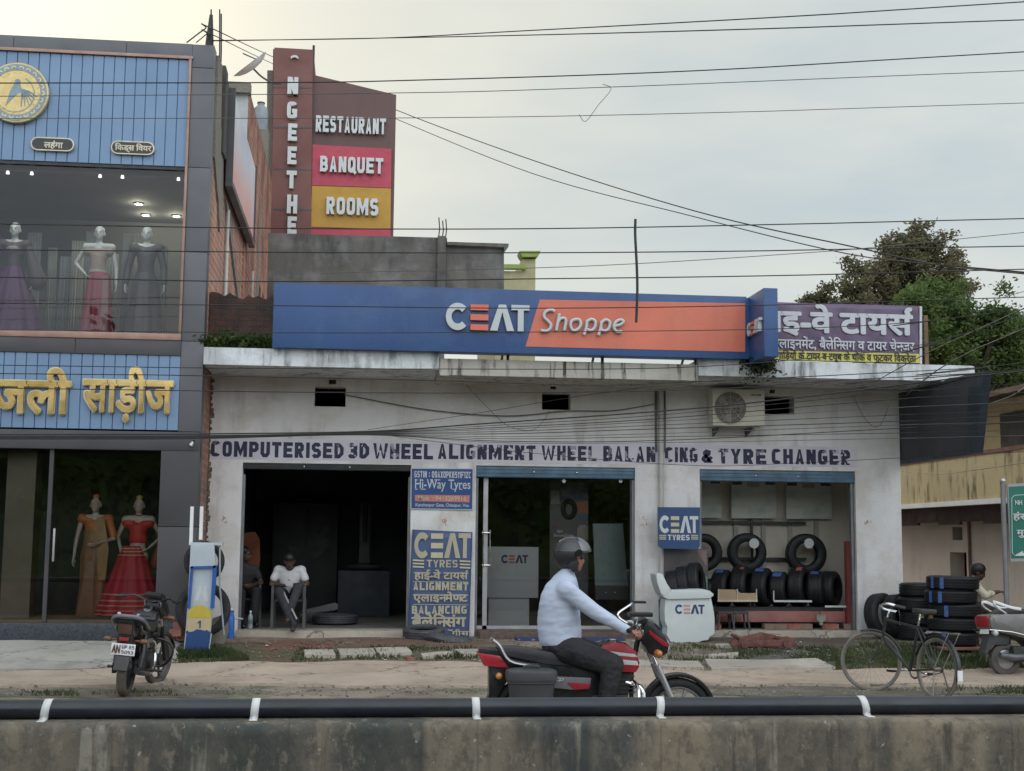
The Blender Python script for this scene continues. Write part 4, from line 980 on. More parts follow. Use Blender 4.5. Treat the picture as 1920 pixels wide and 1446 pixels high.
def b_lehenga(r, J, h, g):
    t = MB(); add_torso(t, J['pel']+Vector((0, 0, .14)), J['chest'], J['neck']-Vector((0, 0, .09)), J['shl']*.9+Vector((0, 0, .05*h)), J['shr']*.9+Vector((0, 0, .05*h)), .122, .09, .013); t.organic('blouse', m_red, r, .014)
    pr = [(.135, .58*h, 0), (.18, .53*h, .2), (.31, .32*h, .6), (.51, .02*h, 1)]
    sk = skirt(MB(), (-.07, 0, 0), pr, 14, .05).build('skirt', m_redd, r, 60)
    for z, rad in ((.56, .158), (.535, .18), (.505, .197), (.19, .40), (.14, .434), (.1, .46), (.06, .49), (.03, .508)):
        e = MB(); skirt(e, (-.07, 0, z*h), [(rad*1.012, -.008, .8), (rad*1.02, .0, .8), (rad*1.006, .008, .8)], 14, .05); e.build('braid', m_goldt, sk, 60)
    e = MB(); e.lathe([(.05, -.014), (.06, 0), (.05, .014)], J['neck']+Vector((0, -.0, -.0)), n=20, cap=False); e.build('choker', m_redd, r)
    e = MB(); e.chain([J['shr']+Vector((0, .04, .04)), J['elr']+Vector((-.02, .03, -.05)), J['elr']+Vector((-.1, .06, -.4))], [.03, .05, .07]); e.organic('scarf', satin('rust_scarf', (.25, .06, .03)), r, .015); crown(r, J, h, satin('gold_crown', (.5, .3, .08), .35))
mannequin(181, 927, 1158, -.55, .57, 'mannequin in an orange blouse and brown saree, lower display window', b_saree, M['mannequin_skin'], dict(wrr=(.05, -.12, .60), elr=(.16, -.01, .64)))
mannequin(262, 929, 1158, -.45, .57, 'mannequin in a red blouse and flared crimson skirt with gold braid, lower display window', b_lehenga, M['mannequin_skin'], dict(ell=(-.17, .03, .66), wrl=(-.12, -.04, .52), elr=(.19, .03, .66), wrr=(.105, -.03, .575)))
# ================================================================ buildings behind
M['brown_clad'] = stained('brown_cladding', (.11, .056, .052), (.07, .045, .045), .7, .55, 1.2, patch=(.13, .06, .055), pamt=.5, bump=.002)
M['brown_strip'] = plain('brown_strip', (.15, .058, .048), .55, var=.15, scale=1.2)
M['crimson'] = plain('crimson_board', (.40, .04, .075), .5, var=.06)
M['mustard'] = plain('mustard_board', (.42, .235, .02), .5, var=.06)
M['letter_white'] = plain('letter_white', (.52, .56, .56), .45, var=.05)
TY = 12.0
tw = thing('sign_tower', 'tall brown restaurant sign tower with a slanted top rising behind the grey parapet', 'sign tower', on_y(620, 440, TY))
W_ = dict(parent=tw, world=True)
def poly(pts, Y): return [XZ(px, py, Y) for px, py in pts]
MB().prism(poly([(512, 92), (588, 96), (590, 141), (743, 178), (735, 560), (508, 560)], TY), TY, TY+1.6).build('tower', M['brown_clad'], smooth=0, **W_)
MB().prism(poly([(515, 92.5), (587, 96.5), (583, 480), (508, 480)], TY), TY-.12, TY-.002).build('letter_strip', M['brown_strip'], smooth=0, **W_)
for a, b_ in ((165, 168), (240, 243), (318, 321), (393, 396)):
    MB().prism(poly([(514, a), (585, a+1), (585, b_+1), (514, b_)], TY), TY-.128, TY-.121).build('panel_joint', M['acp_dark'], smooth=0, **W_)
for pts, m in (([(586, 273), (734, 281), (733, 354), (585, 349)], 'crimson'), ([(585, 350), (733, 355), (732, 431), (583, 427)], 'mustard'), ([(583, 428), (732, 432), (732, 470), (583, 470)], 'crimson')):
    MB().prism(poly(pts, TY), TY-.08, TY-.002).build('sign_board', M[m], smooth=0, **W_)
for t, a, b_, c, d in (('N', 539, 559, 147, 180), ('G', 538, 557, 193, 225), ('E', 540, 557, 234, 266), ('E', 539, 556, 277, 310), ('T', 537, 556, 322, 355), ('H', 538, 557, 367, 402), ('E', 539, 556, 408, 440)):
    e = MB(); ptext(e, t, a, c, b_, d, TY-.13, depth=.10, block=.24); e.build('letter', M['letter_white'], smooth=0, **W_)
e = MB(); e.prism(poly([(545, 108), (549, 105), (556, 105), (560, 109), (559, 112), (555, 109), (549, 109), (546, 112)], TY-.13), TY-.18, TY-.125); e.build('letter', M['letter_white'], smooth=0, **W_)
for t, a, b_, c, d in (('RESTAURANT', 592, 723, 222, 252), ('BANQUET', 600, 718, 297, 329), ('ROOMS', 612, 709, 373, 405)):
    e = MB(); ptext(e, t, a, c, b_, d, TY-.081 if t != 'RESTAURANT' else TY-.002, depth=.12, block=.22); e.build('lettering', M['letter_white'], smooth=0, **W_)
MB().prism(poly([(501, 132), (513, 132), (510, 560), (498, 560)], TY+.6), TY+.6, TY+2).build('rear_column', M['rough_plaster'], smooth=0, **W_)
a = on_y(588, 97, TY+.1); MB().tube([a-Vector((0, 0, .3)), a+Vector((0, 0, .16))], .03, 6).build('corner_rod', M['cable'], **W_)
# dish antenna and water tank
p = on_y(476, 130, 9.5); di = thing('dish_antenna', 'white dish antenna on a bent arm above the orange brick wall', 'dish antenna', p, rot=tuple(Vector((-.62, -.3, .72)).to_track_quat('Z', 'Y').to_euler()))
MB().lathe([(.46, .14), (.35, .065), (.2, .02), (0.001, 0), (0.001, .012), (.2, .032), (.35, .077), (.46, .152)], axis='z', n=28, closed=False, cap=False).build('dish', plain('dish_grey', (.7, .71, .72), .4), di)
MB().tube(smooth_path([(0, 0, 0), (.0, .05, -.25), (.12, .12, -.5), (.3, .2, -.62)]), .022, 6).build('arm', M['cable_grey'], di); MB().tube([(0, .28, .03), (0, .02, .42)], .015, 6).build('feed_arm', M['cable_grey'], di)
p = on_y(489, 212, 10.3); tk = thing('water_tank', 'small pale water tank beside the brown sign tower', 'water tank', p)
MB().lathe([(.15, -.45), (.17, -.42), (.165, -.1), (.17, 0), (.16, .1), (.08, .18), (.08, .22), (.0, .22)], n=24).build('tank_body', plain('tank_grey', (.26, .30, .33), .5), tk); MB().box(-.2, .2, -.2, .2, 3.8-p.z, -.453).build('stand', M['rough_plaster'], tk, 0); MB().lathe([(.09, .22), (.09, .25), (0, .26)], n=16).build('lid', M['darkgrey'], tk)
# grey concrete parapet on the roof behind the fascia sign
M['grey_parapet'] = stained('grey_parapet', (.12, .115, .105), (.02, .02, .02), .9, scale=1.6, patch=(.23, .23, .23), pamt=.5, sc=(1, 1, .3), lo=.42, hi=.64)
PY = 4.6
pw = thing('concrete_parapet', 'weathered dark grey concrete wall with a stepped top on the roof behind the fascia sign', 'wall', on_y(700, 545, PY))
MB().prism(poly([(503, 437), (838, 446), (839, 458), (945, 461), (945, 600), (500, 600)], PY), PY, PY+.25).build('wall', M['grey_parapet'], pw, 0, world=True)
MB().prism(poly([(838, 456), (953, 459.5), (952, 465), (944, 476), (944, 466), (838, 461.5)], PY), PY-.12, PY-.003).build('coping', M['grey_parapet'], pw, 0, world=True)
a, b_ = XZ(945, 470, PY), XZ(945, 600, PY); MB().box(a[0]-.25, a[0]-.004, PY+.251, PY+4, b_[1], a[1]).build('return_wall', M['grey_parapet'], pw, 0, world=True)
a, b_ = XZ(820, 470, PY), XZ(836, 446, PY); MB().box(a[0], b_[0], PY-.06, PY-.002, 4.37, b_[1]+.02).build('pier', M['grey_parapet'], pw, 0, world=True)
for i, (px, t) in enumerate(((822, 408), (829, 414), (835, 411))):
    b0 = on_y(px, 450, PY+.1); b1 = on_y(px+1, t, PY+.1)
    one('rebar', 'bare rebar standing on the step of the grey concrete wall, '+['left', 'middle', 'right'][i]+' of three', 'rebar', MB().tube([b0, b0.lerp(b1, .5)+Vector((.02, 0, 0)), b1], .012, 5), M['cable'], 'rebars on the grey concrete wall')
# yellow-green building far behind
GY = 11.0
ghb = thing('green_building', 'pale yellow building with green trim and a stepped corner, behind the grey wall', 'building', on_y(975, 545, GY))
M['khaki'] = plain('khaki_paint', (.36, .34, .20), .8, var=.1, dirt=(.25, .24, .16)); M['leaf_trim'] = plain('green_trim', (.22, .30, .06), .7, var=.12)
MB().prism(poly([(930, 508), (979, 509), (979, 486), (1004, 486), (1003, 700), (928, 700)], GY), GY, GY+5).build('wall', M['khaki'], ghb, 0, world=True)
MB().prism(poly([(930, 497), (985, 498), (985, 507), (930, 506)], GY), GY-.12, GY-.003).build('trim', M['leaf_trim'], ghb, 0, world=True)
MB().prism(poly([(973, 473), (1012, 473), (1011, 477), (1005, 484), (979, 484), (975, 478)], GY), GY-.15, GY+.4).build('cornice', M['leaf_trim'], ghb, 0, world=True)
# mossy brick parapet on the shop roof next to the clothing store
bp = thing('brick_parapet', 'short mossy dark brick wall on the roof between the store pillar and the blue fascia', 'wall', (-4.0, -.55, 4.39))
M['mossy_brick'] = brick('mossy_brick', (.13, .052, .038), (.10, .045, .035), (.06, .055, .045), 'xz', bw=.24, bh=.085, ms=.014, dirt=(.022, .022, .018), damt=.92, dlo=.38)
b = bmesh.new(); n = 22; x0, x1 = -4.56, -3.3
for row, (yy) in enumerate((-.62, -.38)):
    pass
b.free()
mb = MB(); pts = [(-4.562, 4.36)]+[(-3.3, 4.36), (-3.3, 5.27)]+[(-3.3-(1.262)*i/18, 5.26+random.uniform(-.035, .04)+(0.02 if i > 12 else -.01)) for i in range(1, 18)]+[(-4.562, 5.31)]
mb.prism(pts, -.62, -.38); mb.build('wall', M['mossy_brick'], bp, 0, world=True)

# ================================================================ big fascia sign
M['sign_blue'] = stained('sign_blue', (.022, .070, .20), (.06, .13, .27), .4, .42, 2.5, patch=(.04, .10, .23), pamt=.5, bump=.002, sc=(1, 1, .12))
M['sign_orange'] = stained('sign_orange', (.58, .15, .09), (.42, .13, .09), .5, .45, 2.0, patch=(.62, .19, .12), pamt=.4, bump=.002, sc=(1, 1, .15))
M['letter_grey'] = plain('letter_grey', (.48, .52, .53), .4, var=.05)
M['letter_orange'] = plain('letter_orange', (.62, .15, .09), .4, var=.05)
SY = -1.5
fs_ = thing('fascia_sign', 'long blue and orange shop fascia sign with raised white letters over the canopy', 'sign', (0, SY, 4.385))
F_ = dict(parent=fs_, world=True)
MB().box(-3.575, 3.30, SY, SY+.28, 4.386, 5.315, .006).build('panel', M['sign_blue'], smooth=30, **F_)
MB().prism(poly([(985, 650), (1012, 562), (1397, 569), (1397, 660)], SY), SY-.006, SY).build('orange_panel', M['sign_orange'], smooth=0, **F_)
MB().box(3.345, 3.548, -2.2, SY+.28, 4.33, 5.315, .006).build('end_fin', M['sign_blue'], smooth=30, **F_)
MB().box(3.302, 3.343, SY+.02, SY+.26, 4.39, 5.30).build('fin_joint', M['sign_blue'], smooth=0, **F_)
a, c = XZ(836, 620, SY), XZ(992, 574, SY)
tyre_logo(a[0], c[0], a[1]+.01, c[1]-.0, SY-.004, .055, M['letter_grey'], M['letter_orange'], fs_, Matrix.Translation(-Vector(fs_.location)))
e = MB()
# rounded slanted script word on the orange half, each stroke a raised bar
def stroke(e, pts, r=.024, Y=SY-.045): e.tube(smooth_path([(on_y(px, py, Y)) for px, py in pts], 5), r, 8)
stroke(e, [(1040, 584), (1033, 581), (1023, 585), (1020, 594), (1027, 602), (1033, 609), (1031, 617), (1024, 621), (1014, 620)])
stroke(e, [(1049, 588), (1046, 604), (1043, 620)]); stroke(e, [(1045, 606), (1051, 598), (1058, 597), (1061, 603), (1058, 620)])
stroke(e, [(1080, 599), (1072, 602), (1070, 612), (1075, 620), (1084, 617), (1089, 608), (1086, 600), (1079, 599)])
stroke(e, [(1101, 600), (1099, 615), (1095, 628)]); stroke(e, [(1100, 604), (1108, 599), (1116, 603), (1115, 614), (1108, 620), (1099, 617)])
stroke(e, [(1128, 602), (1126, 616), (1122, 629)]); stroke(e, [(1127, 606), (1135, 600), (1143, 604), (1142, 615), (1135, 621), (1126, 618)])
stroke(e, [(1151, 612), (1163, 609), (1169, 603), (1163, 600), (1155, 604), (1151, 613), (1156, 622), (1166, 622)])
e.build('script_letters', M['letter_grey'], smooth=50, **F_)
Lx = Matrix.Translation((3.343, 0, 0)) @ Matrix.Rotation(-PI/2, 4, 'Z')
inv = Matrix.Translation(-Vector(fs_.location)) @ Lx
tyre_logo(1.52, 2.14, 4.71, 4.90, -.002, .05, M['letter_grey'], M['letter_orange'], fs_, inv)
mb = MB()
for x in (-3.0, -1.6, -.2, 1.2, 2.6): mb = MB(); mb.box(x-.02, x+.02, SY+.285, SY+.33, 4.32, 5.2); mb.tube([(x, SY+.33, 5.1), (x, -.3, 4.40)], .02, 6); mb.build('support', M['dark_metal'], smooth=0, **F_)
# purple banner
BYY = -1.22
bn = thing('banner', 'purple printed banner with white lettering and a yellow strip at the roof end', 'banner', on_y(1590, 682, BYY))
B_ = dict(parent=bn, world=True)
M['banner_purple'] = plain('banner_purple', (.105, .07, .13), .38, var=.3, scale=1.3, dirt=(.19, .10, .15), dirtamt=.5); M['banner_yellow'] = plain('banner_yellow', (.50, .47, .08), .5, var=.1); M['banner_white'] = plain('banner_white', (.50, .51, .55), .5, var=.06)
q = poly([(1425, 566), (1729, 574), (1728, 683), (1425, 675)], BYY); b = bmesh.new(); nx, nz = 40, 12; g = []
for i in range(nx+1):
    t = i/nx; lo = Vector(q[3]).lerp(Vector(q[2]), t); hi = Vector(q[0]).lerp(Vector(q[1]), t)
    g.append([b.verts.new((lo.lerp(hi, j/nz).x, BYY+.006*math.sin(i*.8+j*1.1)+.004*math.sin(i*2.1-j), lo.lerp(hi, j/nz).y)) for j in range(nz+1)])
for i in range(nx):
    for j in range(nz): b.faces.new((g[i][j], g[i+1][j], g[i+1][j+1], g[i][j+1]))
mb = MB(); mb.bm.free(); mb.bm = b; o = mb.build('print', M['banner_purple'], smooth=60, **B_); so = o.modifiers.new('t', 'SOLIDIFY'); so.thickness = .004
MB().prism(poly([(1426, 657), (1723, 664), (1723, 681), (1426, 674)], BYY), BYY-.018, BYY-.015).build('yellow_strip', M['banner_yellow'], smooth=0, **B_)
MB().prism(poly([(1723.5, 575), (1728, 575), (1728, 683), (1723.5, 682)], BYY), BYY-.018, BYY-.012).build('white_edge', M['banner_white'], smooth=0, **B_)
e = MB(); ptext(e, 'हाइ-वे टायस^', 1412, 571, 1713, 634, BYY-.018, bold=.038); e.build('lettering', M['banner_white'], smooth=0, **B_)
e = MB(); ptext(e, 'व्हील एलाइनमेंट, बैलेिन~सग व टायर चेन~जर', 1400, 632, 1715, 662, BYY-.018, bold=.022); e.build('lettering', M['banner_white'], smooth=0, **B_)
e = MB(); ptext(e, 'सभी गािड़यों के टायर व टयूब के थोक व फुटकर िवक्रेता', 1428, 658, 1718, 681, BYY-.0195, bold=.02); e.build('lettering', plain('print_black', (.03, .025, .04), .6), smooth=0, **B_)
a, c = on_y(1735, 592, BYY+.05), on_y(1737, 686, BYY+.05); MB().box(a.x-.025, a.x+.025, BYY+.02, BYY+.06, 4.385, a.z).build('post', M['wood'], smooth=0, **B_)
mb = MB(); mb.box(q[0][0], q[1][0], BYY+.012, BYY+.05, 4.86, 4.90); mb.build('batten', M['wood'], smooth=0, **B_)
# dark lightbox at the side of the shop
lb = thing('side_signboard', 'big dark unlit signboard standing out from the right corner of the shop under the canopy', 'signboard', (6.4, -1.2, 3.0))
L_ = dict(parent=lb, world=True)
M['sb_dark'] = plain('signboard_dark', (.035, .036, .042), .6, var=.3, scale=1.0, dirt=(.06, .06, .065)); M['sb_frame'] = plain('signboard_frame', (.013, .022, .033), .45, var=.2)
MB().prism([(.05, 3.03), (-2.295, 3.05), (-2.495, 4.07), (.05, 4.07)], 6.24, 6.33, 'x').build('panel', M['sb_dark'], smooth=0, **L_)
MB().prism([(-2.30, 2.98), (-2.60, 2.99), (-2.95, 4.10), (-2.50, 4.10)], 6.226, 6.345, 'x').build('front_frame', M['sb_frame'], smooth=0, **L_)
MB().prism([(.05, 2.975), (-2.295, 2.98), (-2.295, 3.047), (.05, 3.028)], 6.226, 6.345, 'x').build('lower_frame', M['sb_frame'], smooth=0, **L_)
MB().prism([(.05, 4.073), (-2.495, 4.073), (-2.495, 4.11), (.05, 4.11)], 6.226, 6.345, 'x').build('upper_frame', M['sb_frame'], smooth=0, **L_)

# ================================================================ yellow building on the right, along the side lane
yb = thing('yellow_building', 'stained yellow building along the side lane with a pinkish ground floor and dark upper window', 'building', (8.9, 6, .2))
Y_ = dict(parent=yb, world=True)
M['yellow_stain'] = stained('yellow_stained', (.54, .44, .25), (.10, .085, .04), .9, scale=2.6, patch=(.46, .38, .25), pamt=.4, sc=(1, 1, .22), lo=.5, hi=.62)
M['yellow_plain'] = plain('yellow_paint', (.50, .40, .22), .85, var=.1); M['pink_wall'] = stained('pink_plaster', (.60, .53, .49), (.30, .24, .20), .35)
YX = 8.55
# ground floor wall faces the lane
wall_y = Matrix.Translation((YX+1.0, 0, 0)) @ Matrix.Rotation(PI/2, 4, 'Z')
def lane_holes(y0, y1, z0, z1, holes, x0, x1, name, m):
    t = MB(); wall_holes(t, -y1, -y0, z0, z1, [(-h[1], -h[0], h[2], h[3]) for h in holes], x0, x1)
    t.bm.transform(Matrix(((0, 1, 0, 0), (-1, 0, 0, 0), (0, 0, 1, 0), (0, 0, 0, 1)))); bmesh.ops.recalc_face_normals(t.bm, faces=t.bm.faces)
    return t.build(name, m, smooth=0, **Y_)
d0, d1 = on_x(1783, 1110, YX+.8), on_x(1812, 1036, YX+.8); v0, v1 = on_x(1786, 1013, YX+.8), on_x(1804, 988, YX+.8)
lane_holes(-6, 14, .0, 2.9, [(min(d0.y, d1.y), max(d0.y, d1.y), 0.3, d1.z), (min(v0.y, v1.y), max(v0.y, v1.y), v0.z, v1.z)], YX+.8, YX+1.1, 'ground_floor', M['pink_wall'])
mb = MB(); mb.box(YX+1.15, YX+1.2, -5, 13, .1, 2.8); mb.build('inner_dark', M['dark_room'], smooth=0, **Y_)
f0 = on_x(1691, 946, YX); f1 = on_x(1691, 873, YX)
mb = MB(); mb.box(YX, YX+.25, -1.2, 14, f0.z, f1.z); mb.box(YX, YX+6, 13.9, 14.1, .1, 3.9); mb.build('fascia', M['yellow_stain'], smooth=0, **Y_)
mb = MB(); mb.box(YX-.03, YX+.12, -1.2, 14, f0.z-.09, f0.z-.001); mb.build('ledge', M['white_paint'], smooth=0, **Y_)
mb = MB(); mb.box(YX+.12, YX+.82, -1.2, 14, f0.z-.05, f0.z-.002); mb.build('veranda_ceiling', M['pink_wall'], smooth=0, **Y_)
M['dark_board'] = plain('dark_board', (.05, .028, .024), .8, var=.4, scale=2)
for k in range(9):
    y = -.2+k*.95; mb = MB(); mb.box(YX+.3, YX+.36, y, y+.94, f0.z-.42+.05*(k % 2), f0.z-.055); mb.build('hanging_board', M['dark_board'], smooth=0, **Y_)
mb = MB(); mb.tube([(YX+.78, on_x(1816, 960, YX+.78).y, 2.6), (YX+.78, on_x(1816, 960, YX+.78).y, .3)], .035, 8); mb.build('drainpipe', plain('rust_pipe', (.2, .11, .09), .7, var=.3), **Y_)
# upper storey set back with a shaded window and eave
u0 = on_x(1866, 700, YX+.6)
mb = MB(); mb.box(YX+.6, YX+5, -1.0, 12, f1.z, 4.45); mb.build('upper_storey', M['yellow_plain'], smooth=0, **Y_)
mb = MB(); mb.box(YX+.56, YX+.598, -.95, 2.4, f1.z+.12, 4.05); mb.build('window', plain('shade_cloth', (.075, .068, .06), .9, var=.2), smooth=0, **Y_)
mb = MB(); mb.prism([(YX-.1, 4.25), (YX+5.2, 4.7), (YX+5.2, 4.78), (YX-.1, 4.34)], -1.6, 12.4, 'y'); mb.build('eave', plain('eave_brown', (.13, .085, .06), .85, var=.25), smooth=0, **Y_)
mb = MB(); mb.box(YX-.02, YX+.6, -1.2, 12, f1.z, f1.z+.07); mb.build('coping', plain('red_coping', (.17, .075, .06), .85, var=.3), smooth=0, **Y_)
# broken dark stump of wall at its near end
mb = MB(); mb.box(YX+.02, YX+1.1, -1.8, -1.22, .1, 3.7, .05); mb.build('pier', stained('burnt_plaster', (.14, .12, .08), (.02, .02, .018), .9), smooth=30, **Y_)
mb = MB(); mb.box(YX+.9, YX+.98, -4.2, -1.6, .2, 2.2); mb.build('brown_door', plain('door_brown', (.2, .075, .035), .6, var=.25), smooth=0, **Y_)

# ================================================================ boards and signs on the shop
def board(name, label, cat, pts, Y, th, m, rim=None):
    p = poly(pts, Y); c = Vector((sum(a for a, _ in p)/4, Y, min(b_ for _, b_ in p)))
    s = thing(name, label, cat, c); e = MB(); e.prism(p, Y-th, Y-.001); e.build('panel', m, s, 0, world=True)
    if rim:
        cx = sum(a for a, _ in p)/4; cz = sum(b_ for _, b_ in p)/4
        g = MB(); k = [(cx+(a-cx)*1.03, cz+(b_-cz)*1.04) for a, b_ in p]; g.prism(k, Y-th+.004, Y-.0015); g.build('frame', rim, s, 0, world=True)
    return s
M['board_blue'] = plain('board_blue', (.018, .068, .22), .4, var=.1); M['cream_ink'] = plain('cream_ink', (.50, .46, .33), .55, var=.1); M['pale_ink'] = plain('pale_ink', (.52, .55, .56), .5, var=.06)
s = board('name_board', 'blue name board with a coral phone strip, above the tall banner on the pier', 'sign', [(772, 879), (886, 880), (885, 955), (771, 953)], 0, .03, M['board_blue'], M['pale_ink'])
yb_ = -.0305
MB().prism(poly([(778, 928), (881, 929), (880, 942), (778, 940)], yb_), yb_-.003, yb_).build('phone_strip', plain('coral_strip', (.52, .19, .155), .5), s, 0, world=True)
for t, a, b_, c, d, m, bo, dy in (('GSTIN : 09AXOPK6511F1ZC', 777, 883, 884, 896, 'pale_ink', .03, 0), ('Mob. : 9415269916', 784, 874, 930, 939, 'cream_ink', .02, -.0035), ('Kanchanpur Gate, Chitaipur, Vns.', 779, 880, 944, 952, 'pale_ink', .012, 0)):
    e = MB(); ptext(e, t, a, c, b_, d, yb_+dy, **(dict(block=.2) if bo == .03 else dict(bold=.012))); e.build('lettering', M[m], s, 0, world=True)
# serif shop name: stems with slab ends
e = MB(); ptext(e, 'Hi-Way Tyres', 778, 899, 882, 922, yb_, bold=.008)
for px, py in ((780.5, 900), (780.5, 917.4), (791, 900), (791, 917.4), (796, 917.4), (809, 900), (817, 900), (823, 900), (850, 917.4), (864, 917.4)):
    a, c = XZ(px-2.6, py+.7, yb_), XZ(px+2.6, py-.7, yb_); e.box(a[0], c[0], yb_-.0032, yb_-.001, a[1], c[1])
e.build('lettering', M['pale_ink'], s, 0, world=True)
# tall hanging banner with the logo
tb = thing('tall_banner', 'tall blue banner with cream logo and lines of two scripts, hanging against the first pier', 'banner', on_y(824, 1205, -.12))
V_ = dict(parent=tb, world=True)
M['banner_blue'] = plain('banner_blue', (.055, .095, .20), .5, var=.2, scale=1.6, dirt=(.10, .17, .27), dirtamt=.6); M['cream_logo'] = plain('cream_logo', (.42, .385, .29), .6, var=.12)
Yt = -.10; q = poly([(773, 993), (886, 998), (879, 1212), (763, 1205)], Yt); b = bmesh.new(); g = []
for i in range(9):
    lo = Vector(q[3]).lerp(Vector(q[2]), i/8); hi = Vector(q[0]).lerp(Vector(q[1]), i/8); g.append([b.verts.new((lo.lerp(hi, j/16).x, Yt+.006*math.sin(i*1.1+j*.5), lo.lerp(hi, j/16).y)) for j in range(17)])
for i in range(8):
    for j in range(16): b.faces.new((g[i][j], g[i+1][j], g[i+1][j+1], g[i][j+1]))
mb = MB(); mb.bm.free(); mb.bm = b; o = mb.build('cloth', M['banner_blue'], smooth=60, **V_); so = o.modifiers.new('t', 'SOLIDIFY'); so.thickness = .004
yt = Yt-.016
a, c = XZ(777, 1046, yt), XZ(883, 1000, yt); tyre_logo(a[0], c[0], a[1], c[1], yt, .003, M['cream_logo'], M['cream_ink'], tb, Matrix.Translation(-Vector(tb.location)))
for xa, xb in ((774, 795), (862, 882)):
    for k in range(3):
        MB().prism(poly([(xa, 1049+k*6+(xa > 800)*1.5), (xb, 1050+k*6+(xa > 800)*1.5), (xb, 1053+k*6+(xa > 800)*1.5), (xa, 1052+k*6+(xa > 800)*1.5)], yt), yt-.003, yt).build('letter_bars', M['cream_ink'], smooth=0, **V_)
for t, a, b_, c, d, bo in (('TYRES', 800, 858, 1050, 1064, .03), ('हाई-वे टायस^', 776, 878, 1068, 1089, .035), ('ALIGNMENT', 775, 878, 1092, 1107, .045), ('एलाइन~मेण~ट', 774, 877, 1109, 1132, .04), ('BALANCING', 772, 875, 1136, 1151, .045), ('बैलेिन~सं^ग'.replace('^', ''), 771, 874, 1150, 1176, .04), ('ॅंगीस', 839, 879, 1180, 1192, .03)):
    e = MB(); ptext(e, t, a, c, b_, d, yt, **(dict(block=.19 if t == 'TYRES' else .23) if t.isascii() else dict(bold=bo))); e.build('lettering', M['cream_logo'], smooth=0, **V_)
for py in (1090, 1133): MB().prism(poly([(775, py), (878, py+1), (878, py+2), (775, py+1)], yt), yt-.003, yt).build('rule', M['cream_logo'], smooth=0, **V_)
# blue logo plate beside the drain pipe
s = thing('logo_sign', 'square blue sign with white and yellow logo by the drain pipe', 'sign', on_y(1273, 1028, -.35))
pts = poly([(1233, 951), (1312, 951.5), (1312, 1024), (1308, 1030), (1240, 1028.5), (1234, 1024)], -.35); MB().prism(pts, -.36, -.33).build('panel', plain('sign_navy', (.022, .062, .16), .4, var=.12), s, 0, world=True)
a, c = XZ(1237, 999, -.36), XZ(1309, 968, -.36); tyre_logo(a[0], c[0], a[1], c[1], -.3605, .004, M['pale_ink'], M['cream_ink'], s, Matrix.Translation(-Vector(s.location)))
e = MB(); ptext(e, 'TYRES', 1252, 1003, 1293, 1013, -.3605, block=.2); e.build('lettering', M['pale_ink'], s, 0, world=True)
for xa, xb in ((1236, 1249), (1296, 1309)):
    for k in range(3): MB().prism(poly([(xa, 1003+k*3.4), (xb, 1003.3+k*3.4), (xb, 1005+k*3.4), (xa, 1004.8+k*3.4)], -.36), -.3635, -.3605).build('letter_bars', M['cream_ink'], s, 0, world=True)
a = on_y(1240, 960, -.33); mb = MB(); mb.tube([(a.x+.03, -.33, a.z-.1), (a.x+.03, -.02, a.z-.1)], .012, 6); mb.tube([(a.x+.03, -.33, a.z-.45), (a.x+.03, -.02, a.z-.45)], .012, 6); mb.build('bracket', M['dark_metal'], s, world=True)
# green direction board on its pole
GX = -3.2
p = on_y(1892, 1200, GX); gs = thing('road_sign', 'green road direction board on a grey pole, cut by the right edge of the photo', 'road sign', (p.x, GX, .2))
G_ = dict(parent=gs, world=True)
pts = poly([(1887, 908), (2030, 900), (2030, 1050), (1893, 1053)], GX); MB().prism(pts, GX-.03, GX).build('frame', plain('sign_grey', (.30, .31, .31), .5, .2, var=.1), smooth=0, **G_)
MB().prism(poly([(1891, 913), (2026, 905), (2026, 1045), (1896, 1047)], GX-.03), GX-.034, GX-.0305).build('panel', plain('sign_green', (.012, .14, .10), .45, var=.08), smooth=0, **G_)
e = MB(); e.tube([on_y(px, py, GX-.037) for px, py in ((1897, 934), (1902, 929), (2015, 923), (2020, 930), (2020, 1036), (2014, 1041), (1903, 1042), (1898, 1037))], .005, 5, closed=True); e.build('border', M['pale_ink'], **G_)
for t, a, b_, c, d in (('हंसराजपुर', 1899, 1985, 960, 980), ('मुख्य मार्ग', 1906, 1990, 994, 1009), ('NH', 1903, 1916, 938, 947)):
    e = MB(); ptext(e, t, a, c, b_, d, GX-.0345, bold=.03); e.build('lettering', M['pale_ink'], smooth=0, **G_)
MB().prism(poly([(1905, 1040), (1918, 1033), (1918, 1037), (1935, 1037), (1935, 1042), (1905, 1042)], GX-.0345), GX-.037, GX-.0345).build('arrow', M['pale_ink'], smooth=0, **G_)
b0 = on_y(1886, 1100, GX); MB().tube([(b0.x+.02, GX+.03, .1), (b0.x+.02, GX+.03, on_y(1886, 905, GX).z)], .035, 10).build('pole', plain('pole_grey', (.22, .22, .23), .5, .4), **G_); MB().ball((b0.x+.02, GX+.03, on_y(1886, 902, GX).z), .04, 12).build('finial', M['steel'], **G_)
